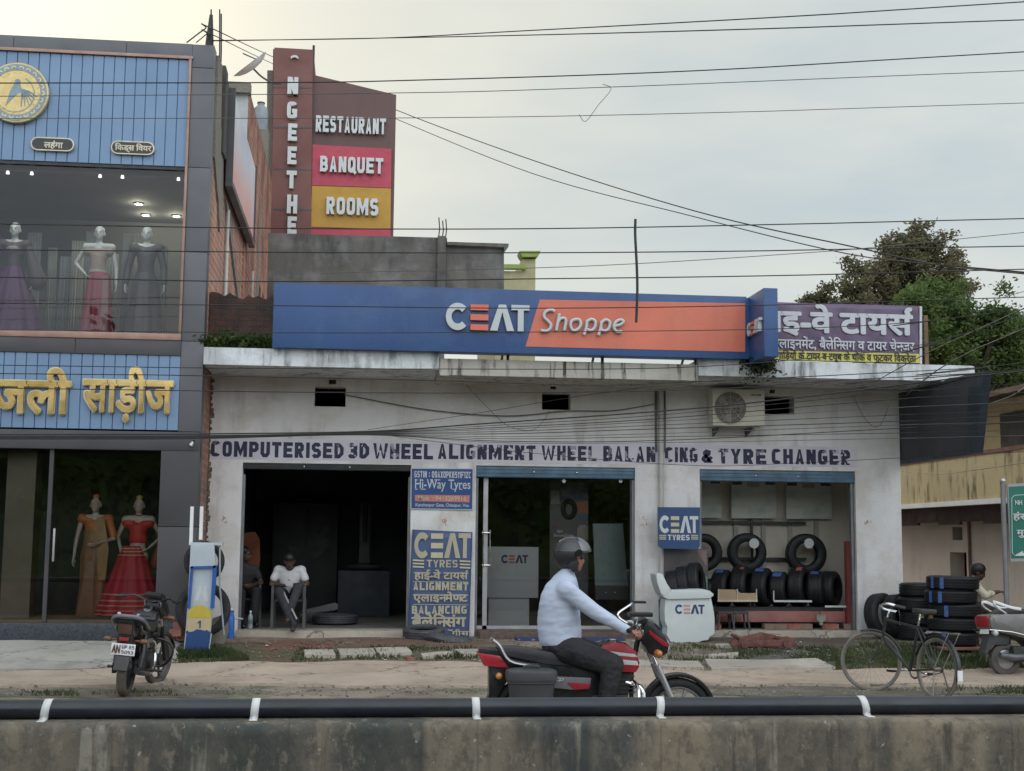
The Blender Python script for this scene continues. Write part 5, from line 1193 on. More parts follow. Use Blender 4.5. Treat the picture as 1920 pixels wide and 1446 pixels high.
# air conditioner
ac = thing('air_conditioner', 'cream outdoor air conditioner unit with a big fan grille on a wall bracket', 'air conditioner', on_y(1384, 800, -.2))
A_ = dict(parent=ac, world=True); AY = -.42
M['ac_cream'] = plain('ac_cream', (.52, .50, .41), .5, var=.08, dirt=(.3, .28, .2), dirtamt=.5)
a, c = XZ(1337, 798, AY), XZ(1433, 731, AY)
MB().box(a[0], c[0], AY, AY+.33, a[1], c[1], .012).build('case', M['ac_cream'], **A_)
gx, gz_ = XZ(1369, 765, AY); 
mb = MB(); mb.prism(arc((gx, gz_), 0.001, .252, 0, 359.9, 36), AY-.003, AY-.0005); mb.build('fan_opening', plain('fan_shadow', (.13, .115, .085), .6), smooth=0, **A_)
mb = MB()
for k in range(3):
    t = 2*PI*k/3+.3; mb.prism([(gx+.03*math.cos(t), gz_+.03*math.sin(t)), (gx+.23*math.cos(t-.35), gz_+.23*math.sin(t-.35)), (gx+.235*math.cos(t+.25), gz_+.235*math.sin(t+.25)), (gx+.03*math.cos(t+1), gz_+.03*math.sin(t+1))], AY-.014, AY-.009)
mb.lathe([(.045, 0), (.03, .012), (0, .014)], (gx, AY-.016, gz_), 'y', 16); mb.build('fan', plain('fan_grey', (.2, .2, .18), .5), **A_)
mb = MB()
for r_ in (.09, .17, .25): mb.tube([(gx+r_*math.cos(2*PI*i/36), AY-.022, gz_+r_*math.sin(2*PI*i/36)) for i in range(36)], .003, 4, closed=True)
for k in range(4): mb.tube([(gx-.25*math.cos(PI*k/4), AY-.023, gz_-.25*math.sin(PI*k/4)), (gx+.25*math.cos(PI*k/4), AY-.023, gz_+.25*math.sin(PI*k/4))], .003, 4)
mb.build('fan_grille', M['ac_cream'], **A_)
e = MB(); ptext(e, 'ANCHOR', 1407, 739, 1427, 743, AY, block=.2); e.build('lettering', M['darkgrey'], smooth=0, **A_)
for px in (1350, 1412): mb = MB(); x = XZ(px, 800, AY)[0]; mb.box(x-.015, x+.015, AY-.02, -.001, a[1]-.045, a[1]-.015); mb.prism([(-.002, a[1]-.14), (AY+.05, a[1]-.046), (-.002, a[1]-.046)], x-.012, x+.012, 'x'); mb.build('bracket', M['darkgrey'], smooth=0, **A_)
# small lamps under the soffit near the vents
for px, lab in ((629, 'left vent'), (1067, 'middle vent')):
    p = on_y(px+5, 711, -.10); s = thing('bulb_holder', 'small bulb holder under the soffit above the '+lab, 'bulb holder', p)
    MB().tube([(0, 0, 0), (0, .0, .06), (0, .1, .07)], .012, 6).build('stem', M['cable_grey'], s); MB().lathe([(.02, .0), (.032, -.05), (.02, -.07), (0, -.072)], n=12).build('bulb', plain('bulb_white', (.5, .5, .48), .3), s)
# ================================================================ tyres
def tyre_mesh(R, w, rin):
    h = w/2; g = .008
    prof = [(rin, -h*.72), (rin+.012, -h*.86), (rin+(R-rin)*.35, -h*1.0), (rin+(R-rin)*.62, -h*.98), (R-.022, -h*.88), (R-.004, -h*.74)]
    for f in (-.45, 0, .45): prof += [(R, f*h-.012-.06*h), (R, f*h-.012), (R-g, f*h-.009), (R-g, f*h+.009), (R, f*h+.012)]
    prof += [(R-.004, h*.74), (R-.022, h*.88), (rin+(R-rin)*.62, h*.98), (rin+(R-rin)*.35, h*1.0), (rin+.012, h*.86), (rin, h*.72), (rin+.006, h*.3), (R-.035, h*.6), (R-.02, 0), (R-.035, -h*.6), (rin+.006, -h*.3)]
    return prof
sticker = {'blue': plain('sticker_blue', (.05, .11, .32), .5, var=.4, scale=30), 'white': plain('sticker_white', (.5, .52, .52), .5, var=.15, scale=60), 'red': plain('sticker_red', (.35, .09, .06), .5, var=.4, scale=30)}
def tyre(label, loc, rot, R=.32, w=.2, rin=.2, m='new_tyre', group=None, st=(), name='tyre'):
    t = thing(name, label, 'tyre', loc, 0, group, rot)
    MB().lathe(tyre_mesh(R, w, rin), axis='z', n=40, closed=True).build('rubber', M[m], t, 40)
    for kind, a, f0, f1, wd in st:      # tread stickers wrap the tread from f0 to f1 of its width
        e = MB(); n = 5; r_ = R+.002
        for i in range(n):
            p = [math.radians(a+wd*(i/n-.5)), math.radians(a+wd*((i+1)/n-.5))]
            e.quad((r_*math.cos(p[0]), r_*math.sin(p[0]), f0*w), (r_*math.cos(p[1]), r_*math.sin(p[1]), f0*w), (r_*math.cos(p[1]), r_*math.sin(p[1]), f1*w), (r_*math.cos(p[0]), r_*math.sin(p[0]), f1*w))
        e.build('sticker', sticker[kind], t, 0)
    return t
# display rack in the third opening
rk = thing('display_rack', 'red based display rack with dark rails and white price strips in the third opening', 'rack', (4.2, .8, FL))
R_ = dict(parent=rk, world=True)
M['rack_red'] = plain('rack_red', (.28, .11, .095), .7, var=.25, scale=3, dirt=(.32, .22, .2), dirtamt=.8)
MB().box(2.75, 5.40, .36, 1.35, .47, .64, .01).build('platform', M['rack_red'], **R_)
MB().box(5.415, 5.465, .27, .40, FL, 1.75).build('post', plain('post_red', (.24, .055, .05), .5, var=.2), smooth=0, **R_)
MB().box(2.75, 5.40, .45, .98, .6405, .70).build('deck', M['dark_metal'], smooth=0, **R_)
for z in (1.42, 2.02): MB().box(2.6, 5.15, 1.44, 1.48, z, z+.05).build('rail', M['dark_metal'], smooth=0, **R_)
for px in (1380, 1432, 1482, 1531): x = on_y(px, 1000, 1.5).x; MB().box(x-.035, x+.035, 1.50, 1.535, FL, 2.1).build('batten', plain('batten_pale', (.34, .34, .31), .6), smooth=0, **R_)
x = on_y(1410, 1000, 1.45).x; MB().box(x-.02, x+.02, 1.45, 1.49, FL, 2.1).build('batten', M['dark_metal'], smooth=0, **R_)
for a, b_, py in ((1451, 1522, 1127), (1547, 1588, 1137)):
    p0, p1 = XZ(a, py+2, .36), XZ(b_, py-2, .36); MB().box(p0[0], p1[0], .35, .37, p0[1], p0[1]+.03).build('price_strip', M['letter_white'], smooth=0, **R_)
p0 = XZ(1451, 1127, .355); MB().box(p0[0]-.008, p0[0]+.008, .352, .368, p0[1], p0[1]+.16).build('price_strip', M['letter_white'], smooth=0, **R_)
# posters on the alcove's back wall
pm = Mat('sea_print', .5); pm.color(pm.mix(pm.noise(2.2, 6, (1, 1, 2.2), .42, .62), (.58, .60, .54), pm.mix(pm.noise(3, 5, (1, 1, 2), .4, .6, .5, (3, 3, 3)), (.33, .46, .41), (.62, .63, .57))))
for i, (a, b_, c, d) in enumerate(((1290, 1352, 902, 971), (1371, 1455, 904, 972), (1474, 1559, 906, 973))):
    s = thing('poster', 'faded sea-green print on the alcove back wall, '+('partly hidden behind the left jamb', 'the middle one', 'nearest the right jamb')[i], 'poster', on_y((a+b_)/2, d, 1.42), group='prints in the tyre alcove')
    MB().prism(poly([(a, c), (b_, c), (b_, d), (a, d)], 1.42), 1.405, 1.43).build('print', pm.m, s, 0, world=True)
    MB().prism(poly([(a+30, c-2), (b_-32, c-2), (b_-32, c+9), (a+30, c+9)], 1.40), 1.39, 1.404).build('hanging_tab', plain('tab_pale', (.33, .31, .26), .6), s, 0, world=True)
    for q in (a+2, b_-20): MB().prism(poly([(q, c-4), (q+18, c-4), (q+18, c+5), (q, c+5)], 1.40), 1.392, 1.4035).build('clip', M['darkgrey'], s, 0, world=True)
UP = (PI/2, 0, 0)
for px, py, R, lab, sx in ((1318, 1036, .31, 'new tyre standing behind the blue logo sign, cut by the left jamb', 0), (1400, 1036, .318, 'new tyre with a round white sticker standing upright on the middle of the rack', 1), (1511, 1039, .335, 'new tyre with a round white sticker standing upright at the right of the rack', 1)):
    p = on_y(px, py, 1.15); t = tyre(lab, p, UP, R, .19, R*.55, group='tyres standing on the alcove ledge')
    q = on_y(1414 if px == 1400 else 1517, 1019, 1.05)
    if sx: d = q-p; MB().lathe([(0, .0985), (.082, .0985), (.082, .1005), (0, .1005)], (d.x, d.z, 0), 'z', 24).build('sticker', sticker['white'], t, 0)
MB  # row of tyres seen tread-on
row = [(1328, 1085, 'dark tread-on tyre at the left end of the rack row', 62, ()), (1356, 1068, 'tread-on tyre with a blue sticker behind the beige carton', 66, (('blue', 68, -.25, .2, 24),)), (1392, 1062, 'tread-on tyre with a small red sticker above the carton', 68, (('red', 66, .05, .3, 14),)), (1431, 1065, 'tread-on tyre with a blue sticker right of the beige carton', 64, (('blue', 68, -.3, .25, 24),)), (1463, 1072, 'tread-on tyre with a low bright blue sticker, fourth from the right end', 70, (('blue', 60, -.3, .25, 26),)), (1499, 1063, 'tread-on tyre with an orange-red sticker near the right end', 67, (('red', 66, .0, .35, 22),)), (1532, 1071, 'tread-on tyre with a dull blue sticker, second from the right end', 72, (('blue', 68, -.3, .2, 22),)), (1558, 1071, 'plain tread-on tyre at the right end of the rack row', 60, ())]
for i, (px, py, lab, ang, st) in enumerate(row):
    p = on_y(px, py, .66); R = (p.z-.70)/2
    tyre(lab, (p.x, .70+.01*(i % 3), .70+R), (PI/2, 0, math.radians(ang-9)), R, .255, R*.6, group='tread-on tyres in a row on the rack', st=[(k, 180-a, f0, f1, w_) for k, a, f0, f1, w_ in st])
# carton under the row, white stool, bricks
p0, p1 = XZ(1346, 1127, .30), XZ(1419, 1104, .30)
s = thing('carton', 'beige open carton with a cut edge under the tread-on tyres', 'carton', ((p0[0]+p1[0])/2, .33, p0[1]))
MB().prism(poly([(1346, 1127), (1346, 1105), (1381, 1106), (1388, 1112), (1405, 1112.5), (1419, 1112), (1420, 1127)], .31), .30, .345).build('box', plain('carton_tan', (.40, .29, .19), .8, var=.15), s, 0, world=True)
for a in (1346, 1381, 1417): MB().prism(poly([(a, 1128), (a, 1104.5), (a+2, 1104.5), (a+2, 1128)], .30), .285, .2985).build('edge', plain('carton_edge', (.52, .45, .36), .7), s, 0, world=True)
MB().prism(poly([(1345, 1128.5), (1420, 1128.5), (1420, 1125), (1345, 1125)], .30), .284, .2984).build('edge', plain('carton_edge', (.52, .45, .36), .7), s, 0, world=True)
for i, px in enumerate((1362, 1391)):
    p = on_y(px, 1178, -.02); s = thing('stool', ('dark plastic stool under the rack, close to the white seat', 'dark plastic stool under the rack, next to the red platform')[i], 'stool', (p.x, .12, FL), group='dark stools under the rack')
    MB().box(-.12, .12, -.12, .12, .24, .28, .01).build('seat', M['darkgrey'], s)
    for a in (-1, 1):
        for b_ in (-1, 1): MB().tube([(a*.1, b_*.1, .24), (a*.13, b_*.13, 0)], .016, 6).build('leg', M['darkgrey'], s)
rr = random.Random(4)
for i, (px, py, wd) in enumerate(((1462, 1175, .2), (1487, 1176, .22), (1510, 1174, .2), (1556, 1177, .26), (1590, 1178, .15), (1345, 1178, .1), (1440, 1178, .16))):
    p = on_y(px, py, .22)
    e = MB(); e.box(-wd/2, wd/2, -.055, .055, 0, .085, .006)
    o = one('brick', ['pale brick', 'reddish brick', 'tilted brick', 'wide pale brick', 'small grey brick', 'half brick', 'long brick'][i]+' under the red rack, '+['third from the left', 'left of the hanging weight', 'below the hanging weight', 'near the right jamb', 'against the right jamb', 'beside the stool leg', 'left end of the red platform'][i], 'brick', e, M['brickred'] if i % 2 else plain('pale_brick', (.2, .14, .11), .9, var=.3), 'bricks under the rack')
    o.location = (p.x, .22, FL); o.rotation_euler = (0, 0, rr.uniform(-.15, .15))
p = on_y(1538, 1160, .18); s = thing('weight', 'small grey weight hanging against the red platform', 'weight', p)
MB().prism([(-.07, .06), (.08, .06), (.075, -.02), (.03, -.05), (.03, -.1), (-.01, -.1), (-.02, -.05), (-.065, -.02)], -.03, .03).build('casting', plain('weight_grey', (.22, .23, .2), .7), s, 30); MB().tube([(0, 0, .06), (0, .05, .13)], .008, 5).build('hook', M['dark_metal'], s)
# tyres and board behind the white seat
for i, (px, py, R, lab) in enumerate(((1262, 1071, .27, 'tyre leaning behind the white seat, the lowest and leftmost of three'), (1281, 1063, .29, 'tyre leaning behind the white seat, the middle of three'), (1302, 1056, .31, 'tyre leaning behind the white seat, the tallest of three'))):
    p = on_y(px, py, -.5); tyre(lab, (p.x+.03*i, -.45+.04*i, p.z-R*.97), (PI/2-.12, .12, math.radians(74-6*i)), R, .19, R*.6, group='tyres leaning behind the white seat', st=(('white', 90, -.32, -.27, 22),))
s = thing('floor_poster', 'dark printed board with a green lower corner standing behind the leaning tyres', 'board', on_y(1285, 1180, -.06))
fp = Mat('dark_print', .4); z_ = fp.N.new('ShaderNodeSeparateXYZ'); fp.L.new(fp.co, z_.inputs[0]); fp.color(fp.mix(fp.noise(2, 4, (1, 1, 1), .4, .6), (.05, .05, .052), (.10, .085, .085)))
MB().prism(poly([(1238, 1029), (1327, 1029), (1326, 1180), (1238, 1180)], -.06), -.075, -.05).build('print', fp.m, s, 0, world=True)
MB().prism(poly([(1308, 1082), (1326, 1080), (1326, 1112), (1312, 1112)], -.076), -.08, -.0755).build('green_patch', plain('print_green', (.13, .22, .19), .5), s, 0, world=True)
for py, a, b_ in ((1068, 1303, 1320), (1077, 1308, 1319)): MB().prism(poly([(a, py), (b_, py+1), (b_, py+3), (a, py+2)], -.076), -.08, -.0755).build('print_line', M['pale_ink'], s, 0, world=True)
MB().prism(poly([(1308, 1031), (1325, 1033), (1324, 1062), (1317, 1050), (1309, 1040)], -.076), -.08, -.0755).build('print_shape', plain('print_rose', (.2, .14, .13), .5), s, 0, world=True)
# white seat-like display box with the logo
WY = -1.0
s = thing('advertising_box', 'chipped white display box shaped like a seat with a raised left arm and a logo', 'display box', on_y(1293, 1204, WY))
S_ = dict(parent=s, world=True)
M['seat_white'] = plain('seat_white', (.55, .60, .60), .55, var=.05, dirt=(.4, .42, .4), dirtamt=.3)
MB().prism(poly([(1248, 1124), (1333, 1120), (1337, 1138), (1340, 1160), (1340, 1188), (1331, 1194), (1328, 1200), (1316, 1202), (1308, 1205), (1290, 1204), (1275, 1205.5), (1258, 1204), (1250, 1190), (1252, 1178), (1247, 1165), (1246, 1145)], WY), WY, WY+.34, bev=.008).build('base', M['seat_white'], **S_)
MB().prism(poly([(1244, 1113), (1252, 1107), (1290, 1106), (1320, 1105), (1331, 1108), (1338, 1114), (1338, 1117), (1331, 1122), (1290, 1123), (1252, 1124), (1243, 1119)], WY-.03), WY-.04, WY+.38, bev=.012).build('cushion', M['seat_white'], **S_)
MB().prism(poly([(1230, 1077), (1236, 1074.5), (1243, 1077), (1251, 1095), (1258, 1105), (1252, 1112), (1246, 1118), (1240, 1114), (1233, 1095)], WY-.05), WY-.05, WY+.36, bev=.01).build('arm', M['seat_white'], **S_)
a, c = XZ(1266, 1151, WY), XZ(1321, 1134, WY); tyre_logo(a[0], c[0], a[1], c[1], WY-.001, .003, plain('logo_navy', (.03, .045, .12), .5), plain('logo_pink', (.50, .27, .27), .6, var=.3, scale=30), s, Matrix.Translation(-Vector(s.location)))
MB().prism(poly([(1243, 1118), (1250, 1130), (1247, 1165), (1250, 1195), (1238, 1205), (1236, 1125)], WY+.36), WY+.36, WY+.42).build('rear_panel', plain('panel_teal', (.05, .13, .19), .5), smooth=0, **S_)
# tyres at the right corner
for px, py, R, rz, lab, dy in ((1653, 1150, .335, .55, 'big used tyre leaning on the right corner of the shop', -.30), (1684, 1154, .33, .62, 'second big tyre leaning beside the corner tyre, half hidden by it', -.42)):
    p = on_y(px, py, dy); tyre(lab, (p.x, dy, .285+R), (PI/2-.13, 0, rz), R, .22, .2, 'black_rubber', 'tyres leaning on the shop corner')
for i in range(5):
    p = on_g(1810, 1224); R = .372
    tyre(['lowest new tyre of the tall stack by the bicycle', 'second tyre from the bottom of the tall stack by the bicycle', 'middle tyre of the tall stack by the bicycle', 'fourth tyre up in the tall stack by the bicycle', 'topmost tyre of the tall stack by the bicycle, with two blue stickers'][i], (p.x+.03*((i*7) % 3-1), p.y+.35, gz(p.x, p.y+.35)+.05+.098+i*.197), (.01, -.015*(i == 4), 2.1*i), R, .19, .24, group='tyres in the tall stack by the bicycle',
         st=[('blue', math.degrees(-2.1*i)+a, -.42, .42, 9) for a in ((197, 222) if i in (4, 3) else (226,) if i == 2 else (228,) if i == 0 else ())])
e = MB(); e.box(-.5, .5, -.38, .38, 0, .035, .004); o = one('plank', 'reddish plank under the tall stack of tyres', 'plank', e, plain('plank_red', (.23, .11, .08), .8, var=.3)); p = on_g(1821, 1226); o.location = (p.x+.1, p.y+.35, gz(p.x, p.y+.35)+.012)
for i in range(4):
    p = on_y(1728, 1200, -.75); R = .34
    tyre(['lowest tyre of the short stack behind the bicycle', 'second tyre of the short stack behind the bicycle', 'third tyre of the short stack behind the bicycle', 'top tyre of the short stack behind the bicycle'][i], (p.x+.04*(i % 2), -.72, .28+.11+i*.212), (0, 0, i), R, .205, .22, group='tyres in the short stack behind the bicycle')
# used tubes at the foot of the tall banner
p = on_y(795, 1195, -.7); t = tyre('worn grey tyre lying flat at the foot of the tall banner', (p.x, -.62, gz(0, -.62)+.09), (.12, -.02, 0), .31, .17, .2, 'grey_rubber')
t = thing('inner_tube', 'slack folded grey inner tube lying against the flat tyre below the tall banner', 'inner tube', on_y(842, 1210, -1.0))
MB().tube(smooth_path([(-.31, .1, .10), (-.2, -.06, .12), (-.02, -.13, .08), (.2, -.08, .06), (.27, .06, .07), (.1, .12, .11), (-.1, .13, .14)], 6), [.055+.045*math.sin(i*.12+.3) for i in range(37)], 12, flat=.8).build('rubber', M['grey_rubber'], t)
# milestone shaped stand with its two tyres
for px, py, R, lab in ((383, 1053, .275, 'small tyre hung behind the top of the milestone stand'), (381, 1143, .37, 'large tyre propped behind the milestone stand')):
    p = on_y(px, py, -1.55 if R < .3 else -1.5); tyre(lab, p, (PI/2-.1, 0, .1), R, .14, R*.68, 'black_rubber', 'tyres behind the milestone stand')
g0 = on_g(366, 1225); MY = g0.y
ms = thing('milestone_stand', 'leaning stand shaped like a yellow and blue milestone with the figure 1', 'display stand', g0)
K_ = dict(parent=ms, world=True)
M['ms_blue'] = plain('ms_blue', (.014, .085, .33), .45, var=.15); M['ms_navy'] = plain('ms_navy', (.012, .05, .16), .5, var=.2); M['ms_yellow'] = plain('ms_yellow', (.47, .36, .045), .5, var=.1); M['ms_cream'] = plain('ms_cream', (.45, .37, .22), .55, var=.1); M['ms_white'] = plain('ms_white', (.42, .48, .52), .5, var=.08, dirt=(.33, .38, .4))
MB().prism(poly([(358, 1022), (402, 1020), (404, 1064), (400, 1140), (391, 1226), (345, 1222), (352, 1135)], MY+.12), MY+.10, MY+.14).build('board', M['ms_white'], smooth=0, **K_)
for a in ([(358, 1062), (363, 1062), (357, 1140), (352, 1140)], [(400, 1060), (407, 1060), (402, 1140), (395, 1140)], [(358, 1062), (405, 1061), (405, 1065), (358, 1066)]): MB().prism(poly(a, MY+.09), MY+.05, MY+.09).build('frame', M['ms_blue'], smooth=0, **K_)
MB().prism(poly([(375, 1096), (364, 1126), (371, 1126), (378, 1110), (384, 1128), (391, 1127), (385, 1096), (380, 1112)], MY+.099), MY+.096, MY+.099).build('mark', M['pale_ink'], smooth=0, **K_)
dome = [(375+22.5*math.cos(math.radians(a))-a*0, 1158-23.5*math.sin(math.radians(a))) for a in range(0, 181, 12)]
MB().prism(poly(dome, MY+.05), MY+.01, MY+.05).build('dome', M['ms_yellow'], smooth=0, **K_)
MB().prism(poly([(397.5, 1158.2), (352.5, 1158.2), (349, 1188), (395, 1190)], MY+.05), MY+.012, MY+.05).build('number_panel', M['ms_cream'], smooth=0, **K_)
e = MB(); e.prism(poly([(373.5, 1178), (376, 1178), (377, 1164), (374.5, 1164), (370.5, 1167.5), (370.5, 1169.5), (374, 1167.5)], MY+.0115), MY+.008, MY+.0115); e.build('lettering', M['ms_navy'], smooth=0, **K_)
MB().prism(poly([(349, 1184), (352, 1182), (354, 1185), (362, 1184), (369, 1180), (378, 1181), (384, 1183), (388, 1181), (395, 1186), (390, 1225), (345.5, 1221)], MY+.0115), MY-.005, MY+.011).build('base_panel', M['ms_navy'], smooth=0, **K_)
e = MB(); e.tube([on_y(px, py, MY+.005) for px, py in ((349, 1188), (345, 1222), (391, 1226), (396, 1188))], .012, 5); e.build('edging', M['ms_white'], **K_)
for xa, ya, yb2 in ((361, 950, 1022), (379, 950, 1012)): a, b_ = on_y(xa, ya, MY+.2), on_y(xa-1, yb2, MY+.15); MB().box(a.x-.022, a.x+.022, MY+.15, MY+.19, b_.z, a.z).build('pole', M['white_paint'], smooth=0, **K_)
a, b_ = on_y(357, 1022, MY+.15), on_y(417, 1018, MY+.15); MB().box(a.x, b_.x, MY+.141, MY+.30, a.z, a.z+.035).build('top_arm', M['ms_white'], smooth=0, **K_)
MB().tube([on_y(412, 1022, MY+.2), on_y(412, 1100, MY+.25), on_y(420, 1190, MY+.4)], .012, 6).build('stay', M['ms_white'], **K_)
# things round its foot
s = one('slab', 'grey stone slab leaning behind the milestone stand, by the blue jug', 'slab', MB().prism(poly([(388, 1190), (398, 1160), (425, 1150), (428, 1185), (418, 1215), (395, 1214)], -1.3), -1.32, -1.2, bev=.01), plain('stone_grey', (.2, .18, .16), .9, var=.3))
for i, (a, b_, c, d) in enumerate(((320, 338, 1180, 1193), (326, 345, 1168, 1180), (332, 350, 1192, 1202))):
    p0, p1 = XZ(a, d, -1.6), XZ(b_, c, -1.6); o = one('brick', 'reddish brick heaped left of the milestone stand, '+('lower left', 'topmost', 'lower right')[i]+' of three', 'brick', MB().box(-.08, .08, -.05, .05, 0, .09, .006), M['brickred'], 'bricks beside the milestone stand'); o.location = ((p0[0]+p1[0])/2, -1.6+.07*i, max(gz(0, -1.6), p0[1])); o.rotation_euler = (0, 0, .5*i)
p = on_y(431, 1190, -.55); s = thing('jug', 'bright blue plastic jug with a spout on the ground at the pier foot', 'jug', (p.x, -.55, gz(0, -.55)))
MB().lathe([(.055, 0), (.065, .02), (.06, .3), (.045, .36), (.05, .40), (.0, .40)], n=20).build('jug_body', plain('jug_blue', (.05, .16, .50), .35), s); MB().tube([(.05, 0, .27), (.12, -.01, .29), (.18, -.01, .28)], .013, 6).build('spout', plain('jug_pale', (.4, .45, .5), .4), s); MB().lathe([(.035, .405), (.035, .43), (0, .43)], n=14).build('lid', M['white_paint'], s)
p = on_y(469, 1178, .12); s = thing('water_bottle', 'clear plastic water bottle standing on the shop floor by the chair', 'bottle', (p.x, .12, FL))
MB().lathe([(.0, 0), (.036, .0), (.038, .02), (.038, .17), (.03, .2), (.014, .225), (.014, .24)], n=18).build('bottle_body', plain('bottle_clear', (.28, .33, .33), .15, spec=.8), s); MB().lathe([(.017, .238), (.017, .262), (0, .262)], n=14).build('cap', M['white_paint'], s); MB().lathe([(.0388, .07), (.0388, .13)], n=18, cap=False).build('label', plain('bottle_label', (.12, .18, .2), .5), s)

# ================================================================ seated people and plastic chairs
M['chair_grey'] = plain('chair_grey', (.075, .078, .08), .5, var=.15)
def armchair(label, loc, rz, group='plastic armchairs in the shop'):
    c = thing('plastic_chair', label, 'chair', loc, rz, group)
    MB().box(-.23, .23, -.24, .2, .40, .43, .012).build('seat', M['chair_grey'], c)
    b = MB(); b.prism([(-.22, .43), (.22, .43), (.245, .80), (.16, .86), (-.16, .86), (-.245, .80)], .2, .225, M=Matrix.Rotation(-.12, 4, 'X')); b.build('backrest', M['chair_grey'], c)
    for s in (-1, 1):
        MB().prism([(-.3, 0), (-.255, 0), (-.225, .40), (-.21, .66), (-.255, .66), (-.275, .40)], s*.235-.02, s*.235+.02, 'x').build('leg', M['chair_grey'], c, 20)
        MB().prism([(.22, 0), (.27, 0), (.215, .42), (.175, .42)], s*.235-.02, s*.235+.02, 'x').build('leg', M['chair_grey'], c, 20)
        MB().box(s*.245-.028, s*.245+.028, -.27, .2, .64, .67, .01).build('armrest', M['chair_grey'], c)
    return c
def sitting(**ov):
    J = dict(pel=(0, .02, .50), chest=(0, -.05, .76), neck=(0, -.11, .92), head=(0, -.19, 1.03), shl=(-.17, -.08, .865), shr=(.17, -.08, .865), ell=(-.27, -.14, .66), elr=(.27, -.14, .66), wrl=(-.07, -.32, .62), wrr=(.06, -.33, .63), hil=(-.09, -.02, .50), hir=(.09, -.02, .50), knl=(-.12, -.42, .52), knr=(.12, -.42, .54), anl=(-.12, -.45, .08), anr=(.08, -.47, .1))
    J.update(ov); return {k: Vector(v) for k, v in J.items()}
def dress(root, J, shirt, trousers, w=.165, d=.11, sl=.55, belly=.02, fwd=Vector((0, -1, 0)), hem=True, sleeve_to=None, tname='trousers'):
    t = MB(); add_torso(t, J['pel']+Vector((0, 0, .02)), J['chest'], J['neck']-Vector((0, 0, .03)), J['shl'], J['shr'], w, d, .016, belly, fwd)
    for s in 'lr':
        a, e, r = J['sh'+s], J['el'+s], J['wr'+s]
        if sleeve_to: t.chain([a, e, e.lerp(r, sleeve_to)], [.068, .06, .046])
        else: t.cap(a, a.lerp(e, sl), .062, .062)
    t.organic('shirt', shirt, root, .014, 3)
    t = MB()
    t.cap(J['hil'], J['hir'], .115, .115); t.ball(J['pel']-Vector((0, 0, .01)), (.16, .125, .11))
    for s in 'lr': t.chain([J['hi'+s], J['kn'+s], J['an'+s]+Vector((0, 0, .03))], [.105, .075, .055])
    t.organic(tname, trousers, root, .014, 3)
def hair_cap(root, J, g, m, R_, back=0.0, full=1.0):
    t = MB(); t.ball(g(0, .022, .05), (.083*full, .098*full, .082*full)); t.ball(g(0, .065, .0), (.07, .06, .075)); t.organic('hair', m, root, .012, 2)
def shoes(root, J, m, fwd=Vector((0, -1, 0))):
    for s in 'lr': t = MB(); t.cap(J['an'+s]-Vector((0, 0, .025)), J['an'+s]+fwd*.17-Vector((0, 0, .045)), .046, .036); t.organic('shoe', m, root, .012, 2)
armchair('grey plastic armchair the man in white sits on', (on_y(541, 1180, .35).x, .34, FL), .0)
px_ = on_y(541, 1178, .3).x
pr = thing('person', 'seated person in a white shirt looking down at a phone in the hands', 'person', (px_, .30, FL))
J = sitting(knl=(-.13, -.40, .55), anl=(.10, -.62, .07), knr=(.15, -.42, .62), anr=(.02, -.58, .20), head=(0, -.235, 1.0), neck=(0, -.12, .90), wrl=(-.05, -.33, .64), wrr=(.08, -.34, .66))
o, g, R2 = body(pr, J, M['skin_dark'], 'body', 0, .85, .15, .1, hdl=(.6, -.5, .1), hdr=(-.6, -.5, .1), curl=.7, pn=Vector((0, 0, 1)))
dress(pr, J, plain('white_tshirt', (.56, .56, .57), .85, var=.06, scale=7, bump=.004, bscale=12), plain('dark_denim', (.03, .034, .04), .85, var=.3, scale=6), sl=.6); hair_cap(pr, J, g, M['hair'], R2); shoes(pr, J, plain('sandal_brown', (.05, .035, .028), .6))
t = MB(); a, b_ = J['knl']+Vector((.065, -.045, 0)), J['anl']+Vector((.05, -.06, .1)); t.tube([a, a.lerp(b_, .5), b_], .014, 5); t.build('side_stripe', plain('stripe_grey', (.3, .3, .3), .8), pr)
one('phone', 'small pale phone held in the seated person\'s hands', 'phone', MB().box(px_-.04, px_+.07, -.13, -.12+.01, FL+.64, FL+.72, .004), plain('phone_pale', (.4, .4, .42), .3))
armchair('grey plastic armchair half hidden behind the left pier', (on_y(452, 1178, .5).x-.05, .75, FL), .35)
q = thing('person', 'person in dark clothes sitting in the shadow behind the left pier', 'person', (on_y(452, 1178, .5).x-.03, .72, FL), .35)
J = sitting(head=(0, -.12, 1.09), neck=(0, -.08, .95)); o, g, R2 = body(q, J, M['skin_dark'], 'body', .9, .1); dress(q, J, plain('dark_kurta', (.03, .03, .033), .85), plain('dark_trouser', (.02, .02, .022), .85)); hair_cap(q, J, g, M['hair'], R2); shoes(q, J, M['black']); face_bits(q, g)
p = on_y(470, 1040, 2.2); one('orange_cloth', 'dull orange cloth hung in the dark doorway behind the seated person', 'cloth', MB().prism(poly([(452, 1000), (478, 997), (487, 1010), (488, 1050), (484, 1075), (455, 1080)], 2.2), 2.18, 2.22, bev=.01), plain('orange_cloth', (.25, .085, .045), .85, var=.25))
